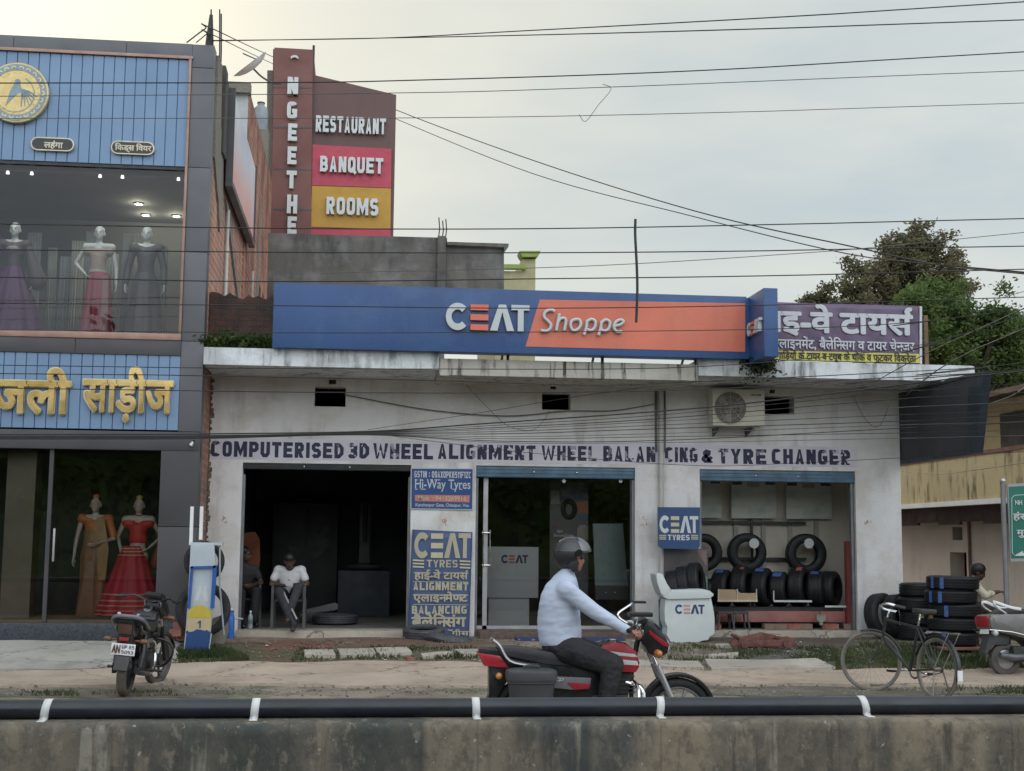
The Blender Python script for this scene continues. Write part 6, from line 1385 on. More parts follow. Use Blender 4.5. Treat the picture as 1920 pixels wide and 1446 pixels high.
# tyre and jack on the dark floor
tyre('tyre lying flat on the dark shop floor right of the seated person', (on_y(628, 1165, 1.2).x, 1.2, FL+.085), (0, 0, 0), .36, .15, .24, 'grey_rubber')
p = on_y(604, 1142, 1.6); s = thing('floor_jack', 'grey garage jack arm standing behind the flat tyre in the dark shop', 'jack', (p.x, 1.6, FL))
MB().box(-.35, .25, -.1, .1, .05, .16, .02).build('jack_frame', M['darkgrey'], s); MB().prism([(-.3, .2), (.2, .32), (.25, .3), (.25, .22), (.2, .2), (-.3, .14)], -.04, .04).build('jack_arm', plain('jack_grey', (.1, .1, .1), .5), s)
for x in (-.3, .2): MB().lathe([(.06, -.12), (.06, .12)], (x, 0, .06), 'y', 14).build('wheel', M['black'], s)
# shapes at the back of the dark workshop
s = thing('tyre_changer', 'dark tyre changing machine with an upright arm at the back of the dark workshop', 'machine', (-2.2, 3.6, FL))
MB().box(-.45, .45, -.4, .4, 0, .8, .03).build('cabinet', plain('machine_blue', (.022, .03, .04), .6, var=.2), s); MB().lathe([(.3, .82), (.33, .85), (.3, .9), (.1, .92), (0, .92)], n=24).build('turntable', M['darkgrey'], s); MB().box(-.1, .1, .3, .5, .8, 2.0, .02).build('column', M['darkgrey'], s); MB().tube([(0, .4, 1.95), (0, .0, 1.95), (0, 0, 1.3)], .04, 8).build('arm', M['dark_metal'], s)
s = thing('steel_cupboard', 'tall dark cupboard against the back wall of the dark workshop', 'cupboard', (-3.3, 5.2, FL))
MB().box(-.6, .6, -.3, .3, 0, 2.0, .01).build('case', plain('cupboard_grey', (.04, .045, .047), .5, var=.15), s)
for x in (-.295, .295): MB().box(x-.285, x+.285, -.315, -.301, .05, 1.95, .004).build('door', plain('cupboard_door', (.035, .04, .042), .5, var=.15), s)
# counter, boards, door in the glazed opening
M['counter_white'] = plain('counter_white', (.52, .53, .53), .45, var=.04)
s = thing('counter', 'white reception counter with the logo behind the glass', 'counter', (on_y(960, 1160, .9).x, .9, FL))
p0, p1 = XZ(912, 1121, .9), XZ(1010, 1026, .9); MB().box(p0[0], p1[0], .9, 1.5, p0[1], p1[1], .01).build('upper_panel', M['counter_white'], s, world=True); p2 = XZ(992, 1160, .95); MB().box(p0[0]+.04, p2[0], .96, 1.45, FL, p0[1]-.003).build('lower_panel', M['counter_white'], s, 0, world=True)
a, c = XZ(940, 1056, .9), XZ(990, 1041, .9); tyre_logo(a[0], c[0], a[1], c[1], .899, .004, plain('logo_navy', (.03, .045, .12), .5), plain('logo_orange', (.5, .16, .08), .5), s, Matrix.Translation(-Vector(s.location)))
s = thing('poster_stand', 'tall dark poster stand with a tyre picture behind the glass front', 'poster stand', (on_y(1066, 1150, 1.1).x, 1.1, FL))
def pp(name, pts, m, Y=1.09, th=.004): MB().prism(poly(pts, Y), Y-th, Y).build(name, m, s, 0, world=True)
MB().prism(poly([(1031, 905), (1103, 905), (1103, 1150), (1031, 1150)], 1.1), 1.1, 1.13).build('board', plain('poster_grey', (.085, .083, .085), .4, var=.2, scale=2), s, 0, world=True)
pp('print_block', [(1050, 908), (1102, 908), (1102, 938), (1052, 938)], plain('poster_navy', (.035, .04, .09), .4)); pp('print_block', [(1033, 920), (1048, 920), (1050, 945), (1033, 945)], plain('poster_pale', (.22, .24, .23), .4))
e = MB(); e.tube([on_y(1067+11*math.cos(a), 955+15*math.sin(a), 1.085) for a in [2*PI*i/24 for i in range(24)]], .04, 8, closed=True); e.build('print_ring', M['new_tyre'], s, world=True)
pp('print_block', [(1080, 942), (1102, 938), (1102, 962), (1078, 962)], plain('poster_orange', (.36, .10, .05), .4)); pp('print_block', [(1086, 968), (1102, 968), (1102, 974), (1086, 974)], M['board_blue'])
pp('print_face', [(1087, 985), (1098, 984), (1103, 990), (1103, 1012), (1096, 1016), (1090, 1012), (1082, 1004), (1082, 992)], plain('poster_skin', (.30, .25, .22), .5)); pp('print_block', [(1038, 984), (1052, 984), (1052, 987), (1038, 987)], plain('poster_red', (.25, .06, .06), .5))
e = MB(); ptext(e, 'SecuraDrive', 1038, 1001, 1076, 1007, 1.085, bold=.03); ptext(e, 'CEAT', 1044, 994, 1056, 999, 1.085, bold=.03); e.build('lettering', M['pale_ink'], s, 0, world=True)
s = thing('advertising_board', 'pale greenish display panel on a dark foot leaning inside the glass front', 'board', (on_y(1140, 1130, .8).x, .8, FL))
MB().prism(poly([(1112, 982), (1168, 982), (1177, 1098), (1116, 1098)], .8), .8, .86).build('screen', plain('panel_green', (.21, .29, .29), .35, var=.06), s, 0, world=True); MB().prism(poly([(1116, 1098.5), (1177, 1098.5), (1180, 1125), (1117, 1124)], .8), .79, .87).build('foot', M['darkgrey'], s, 0, world=True)
for px in (1136, 1153): p = on_y(px, 1111, .785); MB().lathe([(.012, 0), (.012, .004)], (p.x, .785, p.z), 'y', 10).build('knob', M['pale_ink'], s, world=True)
s = thing('glass_front', 'glazed shop front with a steel framed glass door standing in the middle opening', 'glass front', (.7, .16, FL))
def pane(x0, x1, Y, z0, z1, name='pane'): e = MB(); e.quad((x0, Y, z0), (x1, Y, z0), (x1, Y, z1), (x0, Y, z1)); e.build(name, M['glass'], s, 0, world=True)
xd = on_y(910, 1000, .16).x; pane(xd+.04, D2[1]-.045, .165, FL, 2.67); pane(D2[0]+.045, xd-.04, .165, FL, 2.67, 'door_pane')
MB().box(xd-.035, xd+.035, .15, .19, FL, 2.70).build('door_edge', M['steel'], s, 0, world=True); MB().box(D2[1]-.043, D2[1]-.004, .148, .2, FL, 2.67).build('frame', M['steel'], s, 0, world=True); MB().box(D2[0]+.045, D2[1]-.045, .15, .185, FL-.0, FL+.05).build('frame', M['steel'], s, 0, world=True)
for px in (906, 919): a, b_ = on_y(px, 994, .10), on_y(px, 1062, .10); MB().tube([(a.x, .10, a.z), (b_.x, .10, b_.z)], .012, 8).build('door_handle', M['chrome'], s, world=True)
for py in (999, 1060): a, b_ = on_y(904, py, .10), on_y(920, py, .10); MB().tube([(a.x, .10, a.z), (b_.x, .10, b_.z)], .011, 8).build('door_handle', M['chrome'], s, world=True)
for px in (1057, 1163): p = on_y(px, 902, .14); MB().lathe([(.03, 0), (.03, .02)], (p.x, .13, p.z), 'y', 12).build('patch_fitting', M['steel'], s, world=True)
one('door_mat', 'flat blue door mat on the ground before the glass front', 'mat', MB().box(.0, 1.6, -.95, -.6, gz(0, -.8)-.02, gz(0, -.8)+.035, .01), plain('mat_blue', (.03, .05, .14), .9, var=.3, scale=20))
# red floor trolley and junk on the ground
p = on_g(1435, 1216); s = thing('trolley_jack', 'rusty reddish trolley of scrap iron with small wheels lying on the dirt', 'trolley', (p.x, p.y, gz(p.x, p.y)+.01))
rust = plain('rust_red', (.13, .055, .045), .85, var=.45, scale=8, bump=.006, dirt=(.2, .12, .1))
rq = random.Random(8)
for nm, pts, y0, y1 in (('side_plate', [(-.42, .02), (.40, .02), (.44, .08), (.1, .12), (-.2, .11), (-.42, .07)], -.12, -.08), ('jack_arm', [(-.40, .06), (.05, .08), (.16, .17), (-.05, .215), (-.22, .17), (-.38, .13)], -.03, .06), ('rear_plate', [(.05, .05), (.46, .05), (.47, .13), (.2, .15), (.08, .12)], .07, .14)): MB().prism(pts, y0, y1, bev=.012).build(nm, rust, s)
for k in range(9): x = rq.uniform(-.4, .35); MB().tube([(x, rq.uniform(-.1, .2), rq.uniform(.03, .14)), (x+rq.uniform(.1, .3)*rq.choice((-1, 1)), rq.uniform(-.1, .2), rq.uniform(.05, .19))], rq.uniform(.012, .026), 6).build('scrap_bar', rust, s)
for x, y, r_ in ((-.47, -.07, .055), (-.34, -.15, .06), (.28, -.15, .065), (-.42, .18, .055), (.43, .1, .05)): MB().lathe([(r_, -.025), (r_, .025), (r_*.45, .03)], (x, y, r_), 'y', 16).build('wheel', rust, s)
MB().tube([(-.12, .0, .19), (.1, -.02, .20), (.24, .05, .18)], .011, 6).build('handle', plain('pale_rod', (.3, .25, .22), .6), s)
for i, (a, b_) in enumerate((((1478, 1187), (1566, 1184)), ((1500, 1192), (1640, 1191)))):
    q0, q1 = on_g(*a), on_g(*b_); one('metal_bar', ('thin pale metal bar lying on the dirt below the rack', 'dull dark metal bar lying on the dirt below the rack')[i], 'bar', MB().tube([q0+Vector((0, 0, .04)), q1+Vector((0, 0, .03))], .018, 6), (M['steel'], M['dark_metal'])[i], 'bars lying before the rack')
for i, pts in enumerate(([(568, 1226), (626, 1225), (630, 1234), (572, 1234)], [(632, 1222), (698, 1221), (705, 1233), (640, 1234)], [(703, 1221), (762, 1220), (772, 1231), (712, 1234)], [(790, 1234), (848, 1228), (850, 1232), (793, 1239)], [(850, 1223), (905, 1221), (908, 1232), (868, 1234)], [(1340, 1212), (1372, 1211), (1373, 1214), (1341, 1215)], [(1330, 1232), (1384, 1230), (1384, 1234), (1330, 1236)])):
    o = sheet('paving_slab', pts, M['concrete_pale'], .045, jag=.012, kind=None)
    c = o.data; tag(o, ['first pale paving slab from the left, sunk in the grass before the dark doorway', 'second pale paving slab from the left before the dark doorway', 'third pale paving slab before the dark doorway', 'narrow tilted paving slab below the tall banner', 'paving slab half hidden by the motorcycle tail', 'small pale slab left of the scrap trolley', 'thin pale slab in the grass below the white seat'][i], 'slab', 'paving slabs in the grass')
# ================================================================ motorcycles (local frame: x forward, y to the left, z up, rear axle over the origin)
def wheel(root, x, R, w, m, spokes=5, name='wheel', yo=0.0, tw=.09, mudg=None, M_=None, al=None):
    h = thing(name, None, None, (x, yo, R)); h.parent = root
    rot = M_ or Matrix.Identity(4)
    pr = [(R-.075, -tw*.3), (R-.06, -tw*.48), (R-.03, -tw*.5), (R-.008, -tw*.34), (R, 0), (R-.008, tw*.34), (R-.03, tw*.5), (R-.06, tw*.48), (R-.075, tw*.3), (R-.05, 0)]
    MB().lathe(pr, axis='y', n=40, closed=True).build('tyre', m, h, 40)
    e = MB(); e.lathe([(R-.078, -tw*.32), (R-.066, -tw*.36), (R-.066, tw*.36), (R-.078, tw*.32), (R-.095, 0)], axis='y', n=36, closed=True); e.build('rim', M['alloy'], h, 40)
    e = MB(); e.lathe([(.05, -.05), (.075, -.03), (.075, .03), (.05, .05)], axis='y', n=20)
    for k in range(spokes):
        a = 2*PI*k/spokes; c, s = math.cos(a), math.sin(a); e.tube([(.06*c, -.02, .06*s), ((R-.08)*c, 0, (R-.08)*s)], .013, 6); e.tube([(.06*math.cos(a+.3), .02, .06*math.sin(a+.3)), ((R-.08)*c, 0, (R-.08)*s)], .011, 6)
    e.build('hub', M['alloy'], h); return h
M['alloy'] = plain('alloy_dark', (.06, .062, .065), .4, .5, var=.2); M['alloy_silver'] = plain('alloy_silver', (.36, .36, .37), .35, .7, var=.15)
M['bike_black'] = plain('bike_black', (.014, .014, .016), .28, var=.25, dirt=(.06, .055, .05), dirtamt=.3); M['bike_red'] = plain('bike_red', (.30, .018, .03), .3, var=.1); M['bike_grey'] = plain('bike_grey', (.16, .165, .18), .38, .2, var=.15)
M['vinyl'] = plain('seat_vinyl', (.03, .03, .033), .5, var=.25); M['lens_red'] = plain('lens_red', (.32, .02, .03), .25, spec=.7); M['lens_amber'] = plain('lens_amber', (.55, .2, .04), .25, spec=.7); M['lens_clear'] = plain('lens_clear', (.5, .52, .53), .12, spec=.8); M['smoke'] = plain('smoke_visor', (.02, .024, .03), .12, spec=.8)
M['engine'] = plain('engine_dark', (.05, .048, .047), .55, .4, var=.3)
def motorcycle(label, loc, rz, accent, lean=0.0, steer=0.0, plate=True, cat='motorcycle', red=True, muddy=False):
    amb = M['lens_amber'] if red else plain('dusty_amber', (.16, .085, .045), .4, var=.3)
    lampm_ = M['lens_red'] if red else plain('dusty_lens', (.12, .07, .05), .4, var=.3)
    t = thing('motorcycle', label, cat, loc, 0, None, (lean, 0, rz))
    tm = plain('muddy_tyre', (.10, .085, .065), .8, var=.35, scale=8) if muddy else M['black_rubber']
    wheel(t, 0, .30, .1, tm, 5, tw=.10)
    P = lambda name, pts, hw, m, bev=.02, y=0.0: MB().prism(pts, y-hw, y+hw, bev=bev).build(name, m, t, 40)
    P('seat', [(-.27, .845), (-.1, .845), (.04, .825), (.32, .79), (.56, .775), (.61, .73), (.5, .67), (.1, .71), (-.24, .78)], .125 if red else .15, M['vinyl'], .03)
    if not red: MB().tube(smooth_path([(.0, -.17, .74), (-.25, -.165, .83), (-.33, -.10, .87), (-.34, 0, .875), (-.33, .10, .87), (-.25, .165, .83), (.0, .17, .74)], 4), .022, 8).build('rear_rail', M['bike_grey'], t)
    P('tail', [(-.42, .835), (-.27, .83), (-.1, .79), (.12, .70), (.0, .66), (-.22, .65), (-.38, .71)], .085, M['bike_black'], .02)
    P('air_box', [(-.02, .72), (.56, .70), (.60, .60), (.56, .42), (.36, .36), (.12, .40), (.02, .55)], .095, M['bike_black'], .02)
    if not red: MB().box(-.375, -.36, -.05, .05, .62, .655, .004).build('reflector', M['lens_red'], t)
    P('tail_lamp', [(-.43, .80), (-.24, .775), (-.16, .67), (-.37, .69)], .092 if red else .075, lampm_, .02)
    P('rear_mudguard', [(-.33, .70), (-.2, .68), (-.16, .60), (-.27, .42), (-.35, .30), (-.375, .31), (-.33, .46)], .075, M['bike_black'], .012)
    for s in (-1, 1):
        MB().tube(smooth_path([(-.30, s*.10, .90), (-.25, s*.12, .86), (-.17, s*.13, .74), (.0, s*.13, .70)], 4), .02, 8, flat=.6).build('grab_rail', M['alloy_silver'], t)
        MB().cap((-.26, s*.1, .62), (-.26, s*.17, .62), .012, .012).cap((-.26, s*.17, .62), (-.262, s*.21, .62), .028, .025).build('rear_indicator', amb, t)
        MB().tube([(-.0, s*.13, .30), (.05, s*.135, .46), (.10, s*.13, .66)], [.03, .036, .03], 12).build('rear_shock', M['alloy_silver'] if not muddy else M['bike_black'], t)
        MB().prism([(-.02, .27), (.02, .34), (.45, .36), (.47, .29), (.0, .26)], s*.09-.02, s*.09+.02, bev=.006).build('swing_arm', M['engine'], t)
        P('side_panel', [(.16, .615), (.50, .60), (.49, .53), (.35, .505), (.19, .52)], .012, M['bike_grey'], .008, s*.135)
        P('side_panel', [(.30, .565), (.49, .555), (.48, .515), (.36, .505)], .008, accent, .004, s*.146)
        MB().tube([(.40, s*.12, .26), (.42, s*.30, .26)], .016, 8).build('footrest', M['black'], t)
    P('tank', [(.54, .80), (.60, .865), (.68, .885), (.79, .875), (.88, .815), (.91, .72), (.89, .64), (.72, .635), (.58, .70)], .135, accent, .055)
    P('tank_top', [(.56, .83), (.60, .872), (.68, .892), (.79, .882), (.86, .83), (.78, .85), (.66, .855)], .085, M['bike_black'], .02)
    for s in (-1, 1): P('tank_panel', [(.66, .80), (.86, .77), (.90, .69), (.87, .645), (.72, .65), (.64, .71)], .006, M['bike_red'] if red else accent, .004, s*.136)
    for s in (-1, 1): P('tank_stripe', [(.64, .815), (.86, .79), (.885, .765), (.65, .785)], .004, M['letter_grey'] if red else M['bike_grey'], .002, s*.139)
    for s in (-1, 1): P('tank_stripe', [(.67, .755), (.88, .735), (.89, .70), (.69, .71)], .004, M['letter_grey'] if red else M['bike_grey'], .002, s*.143)
    MB().lathe([(.045, .87), (.045, .90), (.03, .905), (0, .905)], (.70, 0, 0), n=18).build('fuel_cap', M['chrome'], t)
    e = MB(); e.box(.50, .82, -.10, .10, .24, .46, .03); e.lathe([(.095, -.15), (.1, -.12), (.1, .12), (.095, .15)], (.60, 0, .34), 'y', 22); e.prism([(.70, .44), (.82, .44), (.86, .64), (.74, .64)], -.07, .07, bev=.015)
    for k in range(5): e.box(.69, .87, -.085, .085, .47+k*.033, .478+k*.033)
    e.build('engine', M['engine'], t)
    MB().tube(smooth_path([(.80, -.06, .56), (.93, -.09, .50), (.90, -.12, .30), (.7, -.14, .22), (.35, -.15, .22)], 5), .021, 10).build('exhaust_pipe', M['chrome'], t)
    MB().tube([(.4, -.15, .22), (.3, -.155, .24), (-.15, -.16, .30), (-.28, -.16, .31)], [.025, .04, .045, .035], 14).build('silencer', M['chrome'] if red else M['bike_black'], t)
    e = MB(); e.tube([(.92, 0, .92), (.86, 0, .62), (.86, 0, .30), (.5, 0, .22)], .022, 8); e.tube([(.90, 0, .80), (.5, 0, .74), (-.2, .07, .70)], .02, 8); e.tube([(.5, 0, .74), (-.2, -.07, .70)], .02, 8); e.tube([(.42, 0, .72), (.42, 0, .25)], .02, 8); e.build('frame', M['bike_black'], t)
    P('chain_case', [(-.08, .35), (.5, .38), (.52, .29), (.45, .25), (-.05, .24)], .02, M['bike_black'], .008, .13)
    # crash guard
    MB().tube(smooth_path([(.84, 0, .58), (.86, -.2, .56), (.86, -.30, .50), (.85, -.31, .38), (.84, -.22, .27), (.82, -.08, .26)], 5), .014, 8).build('crash_guard', M['bike_black'] if not red else M['chrome'], t)
    MB().tube(smooth_path([(.84, 0, .58), (.86, .2, .56), (.86, .30, .50), (.85, .31, .38), (.84, .22, .27), (.82, .08, .26)], 5), .014, 8).build('crash_guard', M['bike_black'] if not red else M['chrome'], t)
    # everything that steers hangs from the fork
    F = thing('front_fork', None, None, (.92, 0, .93)); F.parent = t
    F.rotation_euler = (0, 0, steer); o = Vector((.92, 0, .93))
    def S(mb, name, m, sm=40):
        mb.bm.transform(Matrix.Translation(-o)); return mb.build(name, m, F, sm)
    for s in (-1, 1):
        S(MB().tube([(.93, s*.09, .99), (1.06, s*.09, .68), (1.10, s*.09, .60)], .016, 10), 'fork_tube', M['chrome']); S(MB().tube([(1.06, s*.09, .70), (1.10, s*.09, .60), (1.24, s*.09, .30)], [.026, .028, .024], 12), 'fork_leg', M['alloy_silver'] if red else M['bike_black'])
    pr = [(.295-.075, -.026), (.295-.06, -.04), (.295-.03, -.042), (.295-.006, -.028), (.295, 0), (.295-.006, .028), (.295-.03, .042), (.295-.06, .04), (.295-.075, .026), (.295-.05, 0)]
    S(MB().lathe(pr, (1.25, 0, .295), 'y', 44, closed=True), 'front_tyre', tm)
    e = MB(); e.lathe([(.215, -.026), (.232, -.03), (.232, .03), (.215, .026), (.2, 0)], (1.25, 0, .295), 'y', 40, closed=True); e.lathe([(.06, -.05), (.07, -.03), (.07, .03), (.06, .05)], (1.25, 0, .295), 'y', 20)
    for k in range(5): a = 2*PI*k/5; e.tube([(1.25+.05*math.cos(a), 0, .295+.05*math.sin(a)), (1.25+.22*math.cos(a), 0, .295+.22*math.sin(a))], .014, 6)
    S(e, 'front_rim', M['alloy_silver'] if red else M['alloy'])
    b = bmesh.new(); n = 16; rows = []
    for i in range(n+1):
        a = math.radians(172-150*i/n); r = .322+.010*math.sin(PI*i/n); rows.append([b.verts.new((1.25+(r-dr)*math.cos(a), y, .30+(r-dr)*math.sin(a))) for y, dr in ((-.06, .035), (-.055, .008), (-.03, 0), (.03, 0), (.055, .008), (.06, .035))])
    for i in range(n):
        for j in range(5): b.faces.new((rows[i][j], rows[i+1][j], rows[i+1][j+1], rows[i][j+1]))
    mb = MB(); mb.bm.free(); mb.bm = b; fo = S(mb, 'front_mudguard', M['bike_black'] if red else M['bike_black']); so = fo.modifiers.new('t', 'SOLIDIFY'); so.thickness = .004
    hl = S(MB().prism([(.95, 1.03), (.98, 1.065), (1.02, 1.05), (1.13, .93), (1.165, .865), (1.15, .795), (1.08, .745), (.98, .79), (.93, .89)], -.115, .115, bev=.045), 'headlamp_cowl', M['bike_black'])
    S(MB().prism([(.955, 1.04), (.985, 1.075), (1.03, 1.06), (1.10, .985), (1.04, .97)], -.10, .10, bev=.02), 'visor', M['smoke'])
    for s in (-1, 1):
        S(MB().prism([(.99, .985), (1.145, .875), (1.15, .845), (1.10, .86), (.99, .95)], s*.117-.004, s*.117+.004, bev=.003), 'cowl_stripe', accent)
        S(MB().cap((1.04, s*.1, .80), (1.05, s*.17, .80), .013, .013).cap((1.05, s*.17, .80), (1.055, s*.215, .80), .032, .028), 'front_indicator', amb)
        S(MB().tube(smooth_path([(.92, 0, .97), (.93, s*.1, .99), (.90, s*.22, 1.03), (.84, s*.30, 1.015), (.80, s*.34, 1.005)], 5), .0125, 8), 'handlebar', M['chrome'] if red else M['bike_black'])
        S(MB().tube([(.84, s*.30, 1.015), (.77, s*.40, .995)], .0175, 10), 'grip', M['black'])
        S(MB().tube([(.86, s*.30, 1.03), (.86, s*.40, 1.02)], .007, 6), 'lever', M['chrome'] if red else M['black'])
    if red:
        S(MB().tube(smooth_path([(.86, .20, 1.02), (.80, .24, 1.06), (.79, .25, 1.10), (.87, .30, 1.15), (.95, .36, 1.19)], 5), .009, 8), 'mirror_stalk', M['chrome']); S(MB().box(.93, 1.04, .30, .42, 1.18, 1.20, .006), 'mirror', M['black'])
        S(MB().tube([(.86, -.24, 1.03), (.88, -.26, 1.10)], .007, 6), 'mirror_stalk', M['chrome']); S(MB().box(.80, .99, -.31, -.17, 1.10, 1.135, .01), 'mirror', M['black'])
    S(MB().ball((1.135, 0, .845), (.045, .095, .065), 18), 'headlamp', M['lens_clear'])
    S(MB().prism([(.90, 1.01), (.98, 1.04), (.97, 1.085), (.89, 1.05)], -.10, .10, bev=.012), 'dashboard', M['black'])
    if plate:
        q = thing('number_plate', None, None, (-.345, 0, .53)); q.parent = t
        MB().box(-.004, .004, -.125, .125, -.06, .06, .002).build('plate', M['white_paint'], q)
        R3 = Matrix.Translation((-.0045, 0, 0)) @ Matrix.Rotation(-PI/2, 4, 'Z')
        ink = M['navy_ink']
        e = MB(); e._add(text_bm('AN', -.115, -.03, -.045, .045, 0, bold=.03, M=R3)); e.build('lettering', plain('plate_maroon', (.14, .04, .04), .5), q, 0)
        e = MB(); e._add(text_bm('UP 65', -.015, .115, .008, .045, 0, block=.17, M=R3)); e.build('lettering', ink, q, 0); e = MB(); e._add(text_bm('5053', -.015, .11, -.045, -.01, 0, block=.17, M=R3)); e.build('lettering', ink, q, 0)
    return t
# ridden motorcycle
gB = on_g(1116, 1408); BY = gB.y
bx = on_y(990, 1340, BY).x
bk = motorcycle('red and black motorcycle ridden to the right by a person in a helmet', (bx, BY, .0), 0.0, M['bike_red'], 0, -.04, plate=False)
e = MB(); e._add(text_bm('CD', .20, .27, .575, .60, -.149, bold=.03, shear=.3)); e.build('lettering', M['letter_white'], bk, 0)
# side box
def B(px, py): q = on_y(px, py, BY); return Vector((q.x-bx, 0, q.z))
tb_ = thing('side_box', 'dark grey plastic tub with a lid hung on the near side of the ridden motorcycle', 'storage box', (B(987, 1306).x+bx, BY-.30, B(987, 1306).z-.05))
w_ = .205
def oval(z, rx, ry, n=28): return [(rx*math.copysign(abs(math.cos(a))**.6, math.cos(a)), ry*math.copysign(abs(math.sin(a))**.6, math.sin(a)), z) for a in [2*PI*i/n for i in range(n)]]
def loft(mb, rings):
    R0 = [[mb.bm.verts.new(p) for p in r] for r in rings]
    for i in range(len(R0)-1):
        n = len(R0[i])
        for j in range(n): mb.bm.faces.new((R0[i][j], R0[i][(j+1) % n], R0[i+1][(j+1) % n], R0[i+1][j]))
    mb.bm.faces.new(R0[0][::-1]); mb.bm.faces.new(R0[-1]); return mb
M['tub'] = plain('tub_grey', (.045, .048, .052), .5, var=.2, dirt=(.1, .095, .09), dirtamt=.3)
loft(MB(), [oval(-.05, .155, .11), oval(.0, .165, .12), oval(.19, .185, .135), oval(.195, .195, .145), oval(.215, .195, .145)]).build('tub', M['tub'], tb_, 45)
loft(MB(), [oval(.2155, .203, .152), oval(.275, .207, .155), oval(.29, .20, .15), oval(.30, .17, .12), oval(.302, .08, .05), oval(.302, .01, .01)]).build('lid', M['tub'], tb_, 45)
MB().tube(smooth_path([(-.06, -.02, .302), (-.05, -.02, .322), (.05, -.02, .322), (.06, -.02, .302)], 4), .012, 6).build('handle', M['tub'], tb_)
# rider
rd = thing('person', 'motorcycle rider in a pale blue long sleeved shirt, black trousers, dark tie and grey helmet', 'person', (bx, BY, 0))
H = lambda px, py, y=0.0: Vector((B(px, py).x, y, B(px, py).z))
J = dict(pel=H(1058, 1205), chest=H(1050, 1120), neck=H(1060, 1080), head=H(1071, 1047), shl=H(1060, 1100, .18), shr=H(1055, 1104, -.18), ell=H(1112, 1140, .24), elr=H(1108, 1146, -.24), wrl=H(1165, 1168, .33), wrr=H(1163, 1178, -.33), hil=H(1062, 1214, .10), hir=H(1062, 1216, -.10), knl=H(1138, 1232, .17), knr=H(1142, 1243, -.17), anl=H(1118, 1338, .16), anr=H(1122, 1342, -.17))
FW = Vector((1, 0, 0))
mb = MB(); add_torso(mb, J['pel'], J['chest'], J['neck'], J['shl'], J['shr'], .15, .105, fwd=FW)
mb.cap(J['neck']-Vector((.0, 0, .03)), J['head']-Vector((.01, 0, .05)), .058, .052); g, R2 = head(mb, J['head'], PI/2, 1.0, .05)
for s, hd in (('l', Vector((.9, .25, -.15))), ('r', Vector((.9, -.25, -.15)))):
    mb.chain([J['sh'+s], J['el'+s], J['wr'+s]], [.052, .042, .03]); mb.chain([J['hi'+s], J['kn'+s], J['an'+s]], [.09, .06, .04]); mb.cap(J['an'+s]-Vector((0, 0, .03)), J['an'+s]+Vector((.16, 0, -.05)), .042, .032)
    hand(mb, J['wr'+s]+Vector((.005, 0, .005)), hd, Vector((0, 0, -1)), 1.0, 1.05, -1 if s == 'l' else 1)
skr = plain('rider_skin', (.30, .125, .08), .5, var=.12, scale=14)
o = mb.organic('body', skr, rd, .010, 3)
M['shirt_blue'] = Mat('pale_blue_shirt', .85); sh = M['shirt_blue']; sh.color(sh.mix(sh.noise(3, 3), (.44, .50, .62), (.47, .53, .65))); sh.bump(sh.noise(3.0, 2, (1.4, 1, 2.4), .3, .7, .4), .04, .55); M['shirt_blue'] = sh.m
t = MB()
for px, py, hd_, hw in ((1063, 1084, 17, .10), (1058, 1094, 26, .155), (1053, 1106, 34, .185), (1050, 1120, 38, .19), (1049, 1135, 40, .19), (1048, 1150, 41.5, .185), (1048, 1165, 42.5, .185), (1049, 1180, 43, .185), (1050, 1194, 42, .18), (1051, 1202, 40, .178)):
    t.ball(H(px, py), (hd_*.00435, hw, .10), 24)
for s in 'lr': a, el_, r = J['sh'+s], J['el'+s], J['wr'+s]; t.ball(a, .082); t.chain([a, el_, r.lerp(el_, .06)], [.078, .066, .043])
t.organic('shirt', M['shirt_blue'], rd, .012, 30)
t = MB(); t.lathe([(.063, -.02), (.068, .0), (.062, .03), (.056, .03), (.058, -.02)], J['neck']+Vector((.0, 0, .005)), n=24, closed=True); t.build('collar', M['shirt_blue'], rd, 50)
for s in 'lr': c = J['wr'+s].lerp(J['el'+s], .05); MB().cap(c, c.lerp(J['el'+s], .12), .041, .043).build('cuff', M['shirt_blue'], rd, 50)
t = MB(); t.ball(J['pel']-Vector((.01, 0, -.01)), (.165, .175, .105)); t.ball(J['pel']-Vector((.05, 0, .03)), (.14, .17, .09)); t.cap(J['hil'], J['hir'], .115, .115)
for s in 'lr': t.chain([J['hi'+s], J['kn'+s], J['an'+s]], [.122, .092, .062])
tr = Mat('black_trousers', .8); tr.color(tr.mix(tr.noise(5, 4), (.011, .011, .013), (.024, .023, .026))).bump(tr.noise(8, 5), .02, .8); t.organic('trousers', tr.m, rd, .013, 3)
t = MB(); t.chain([J['neck']+Vector((.06, 0, -.01)), J['neck']+Vector((.085, 0, -.10)), J['neck']+Vector((.10, 0, -.20))], [.016, .022, .028], 8); t.organic('tie', M['navy_ink'], rd, .01, 1)
shoes(rd, J, M['black'], FW)
for s in (-1, 1): MB().ball(g(s*.033, -.084, .004), .0105, 8).build('eye', M['black'], rd)
hm = thing('helmet', None, None, J['head']+Vector((.0, 0, .035))); hm.parent = rd
M['helmet_grey'] = plain('helmet_grey', (.018, .019, .022), .12, .2, var=.1, spec=.8); M['helmet_dark'] = plain('helmet_dark', (.018, .018, .02), .4, var=.2); M['helmet_visor'] = plain('helmet_visor', (.10, .11, .12), .06, .2, spec=1.0)
b = bmesh.new(); bmesh.ops.create_uvsphere(b, u_segments=32, v_segments=20, radius=1); b.transform(Matrix.Diagonal((.155, .128, .142, 1)))
low = [v for v in b.verts if v.co.z < -.02]
bmesh.ops.delete(b, geom=[v for v in b.verts if (v.co.x > .055 and v.co.z < .035) or v.co.z < -.118], context='VERTS')
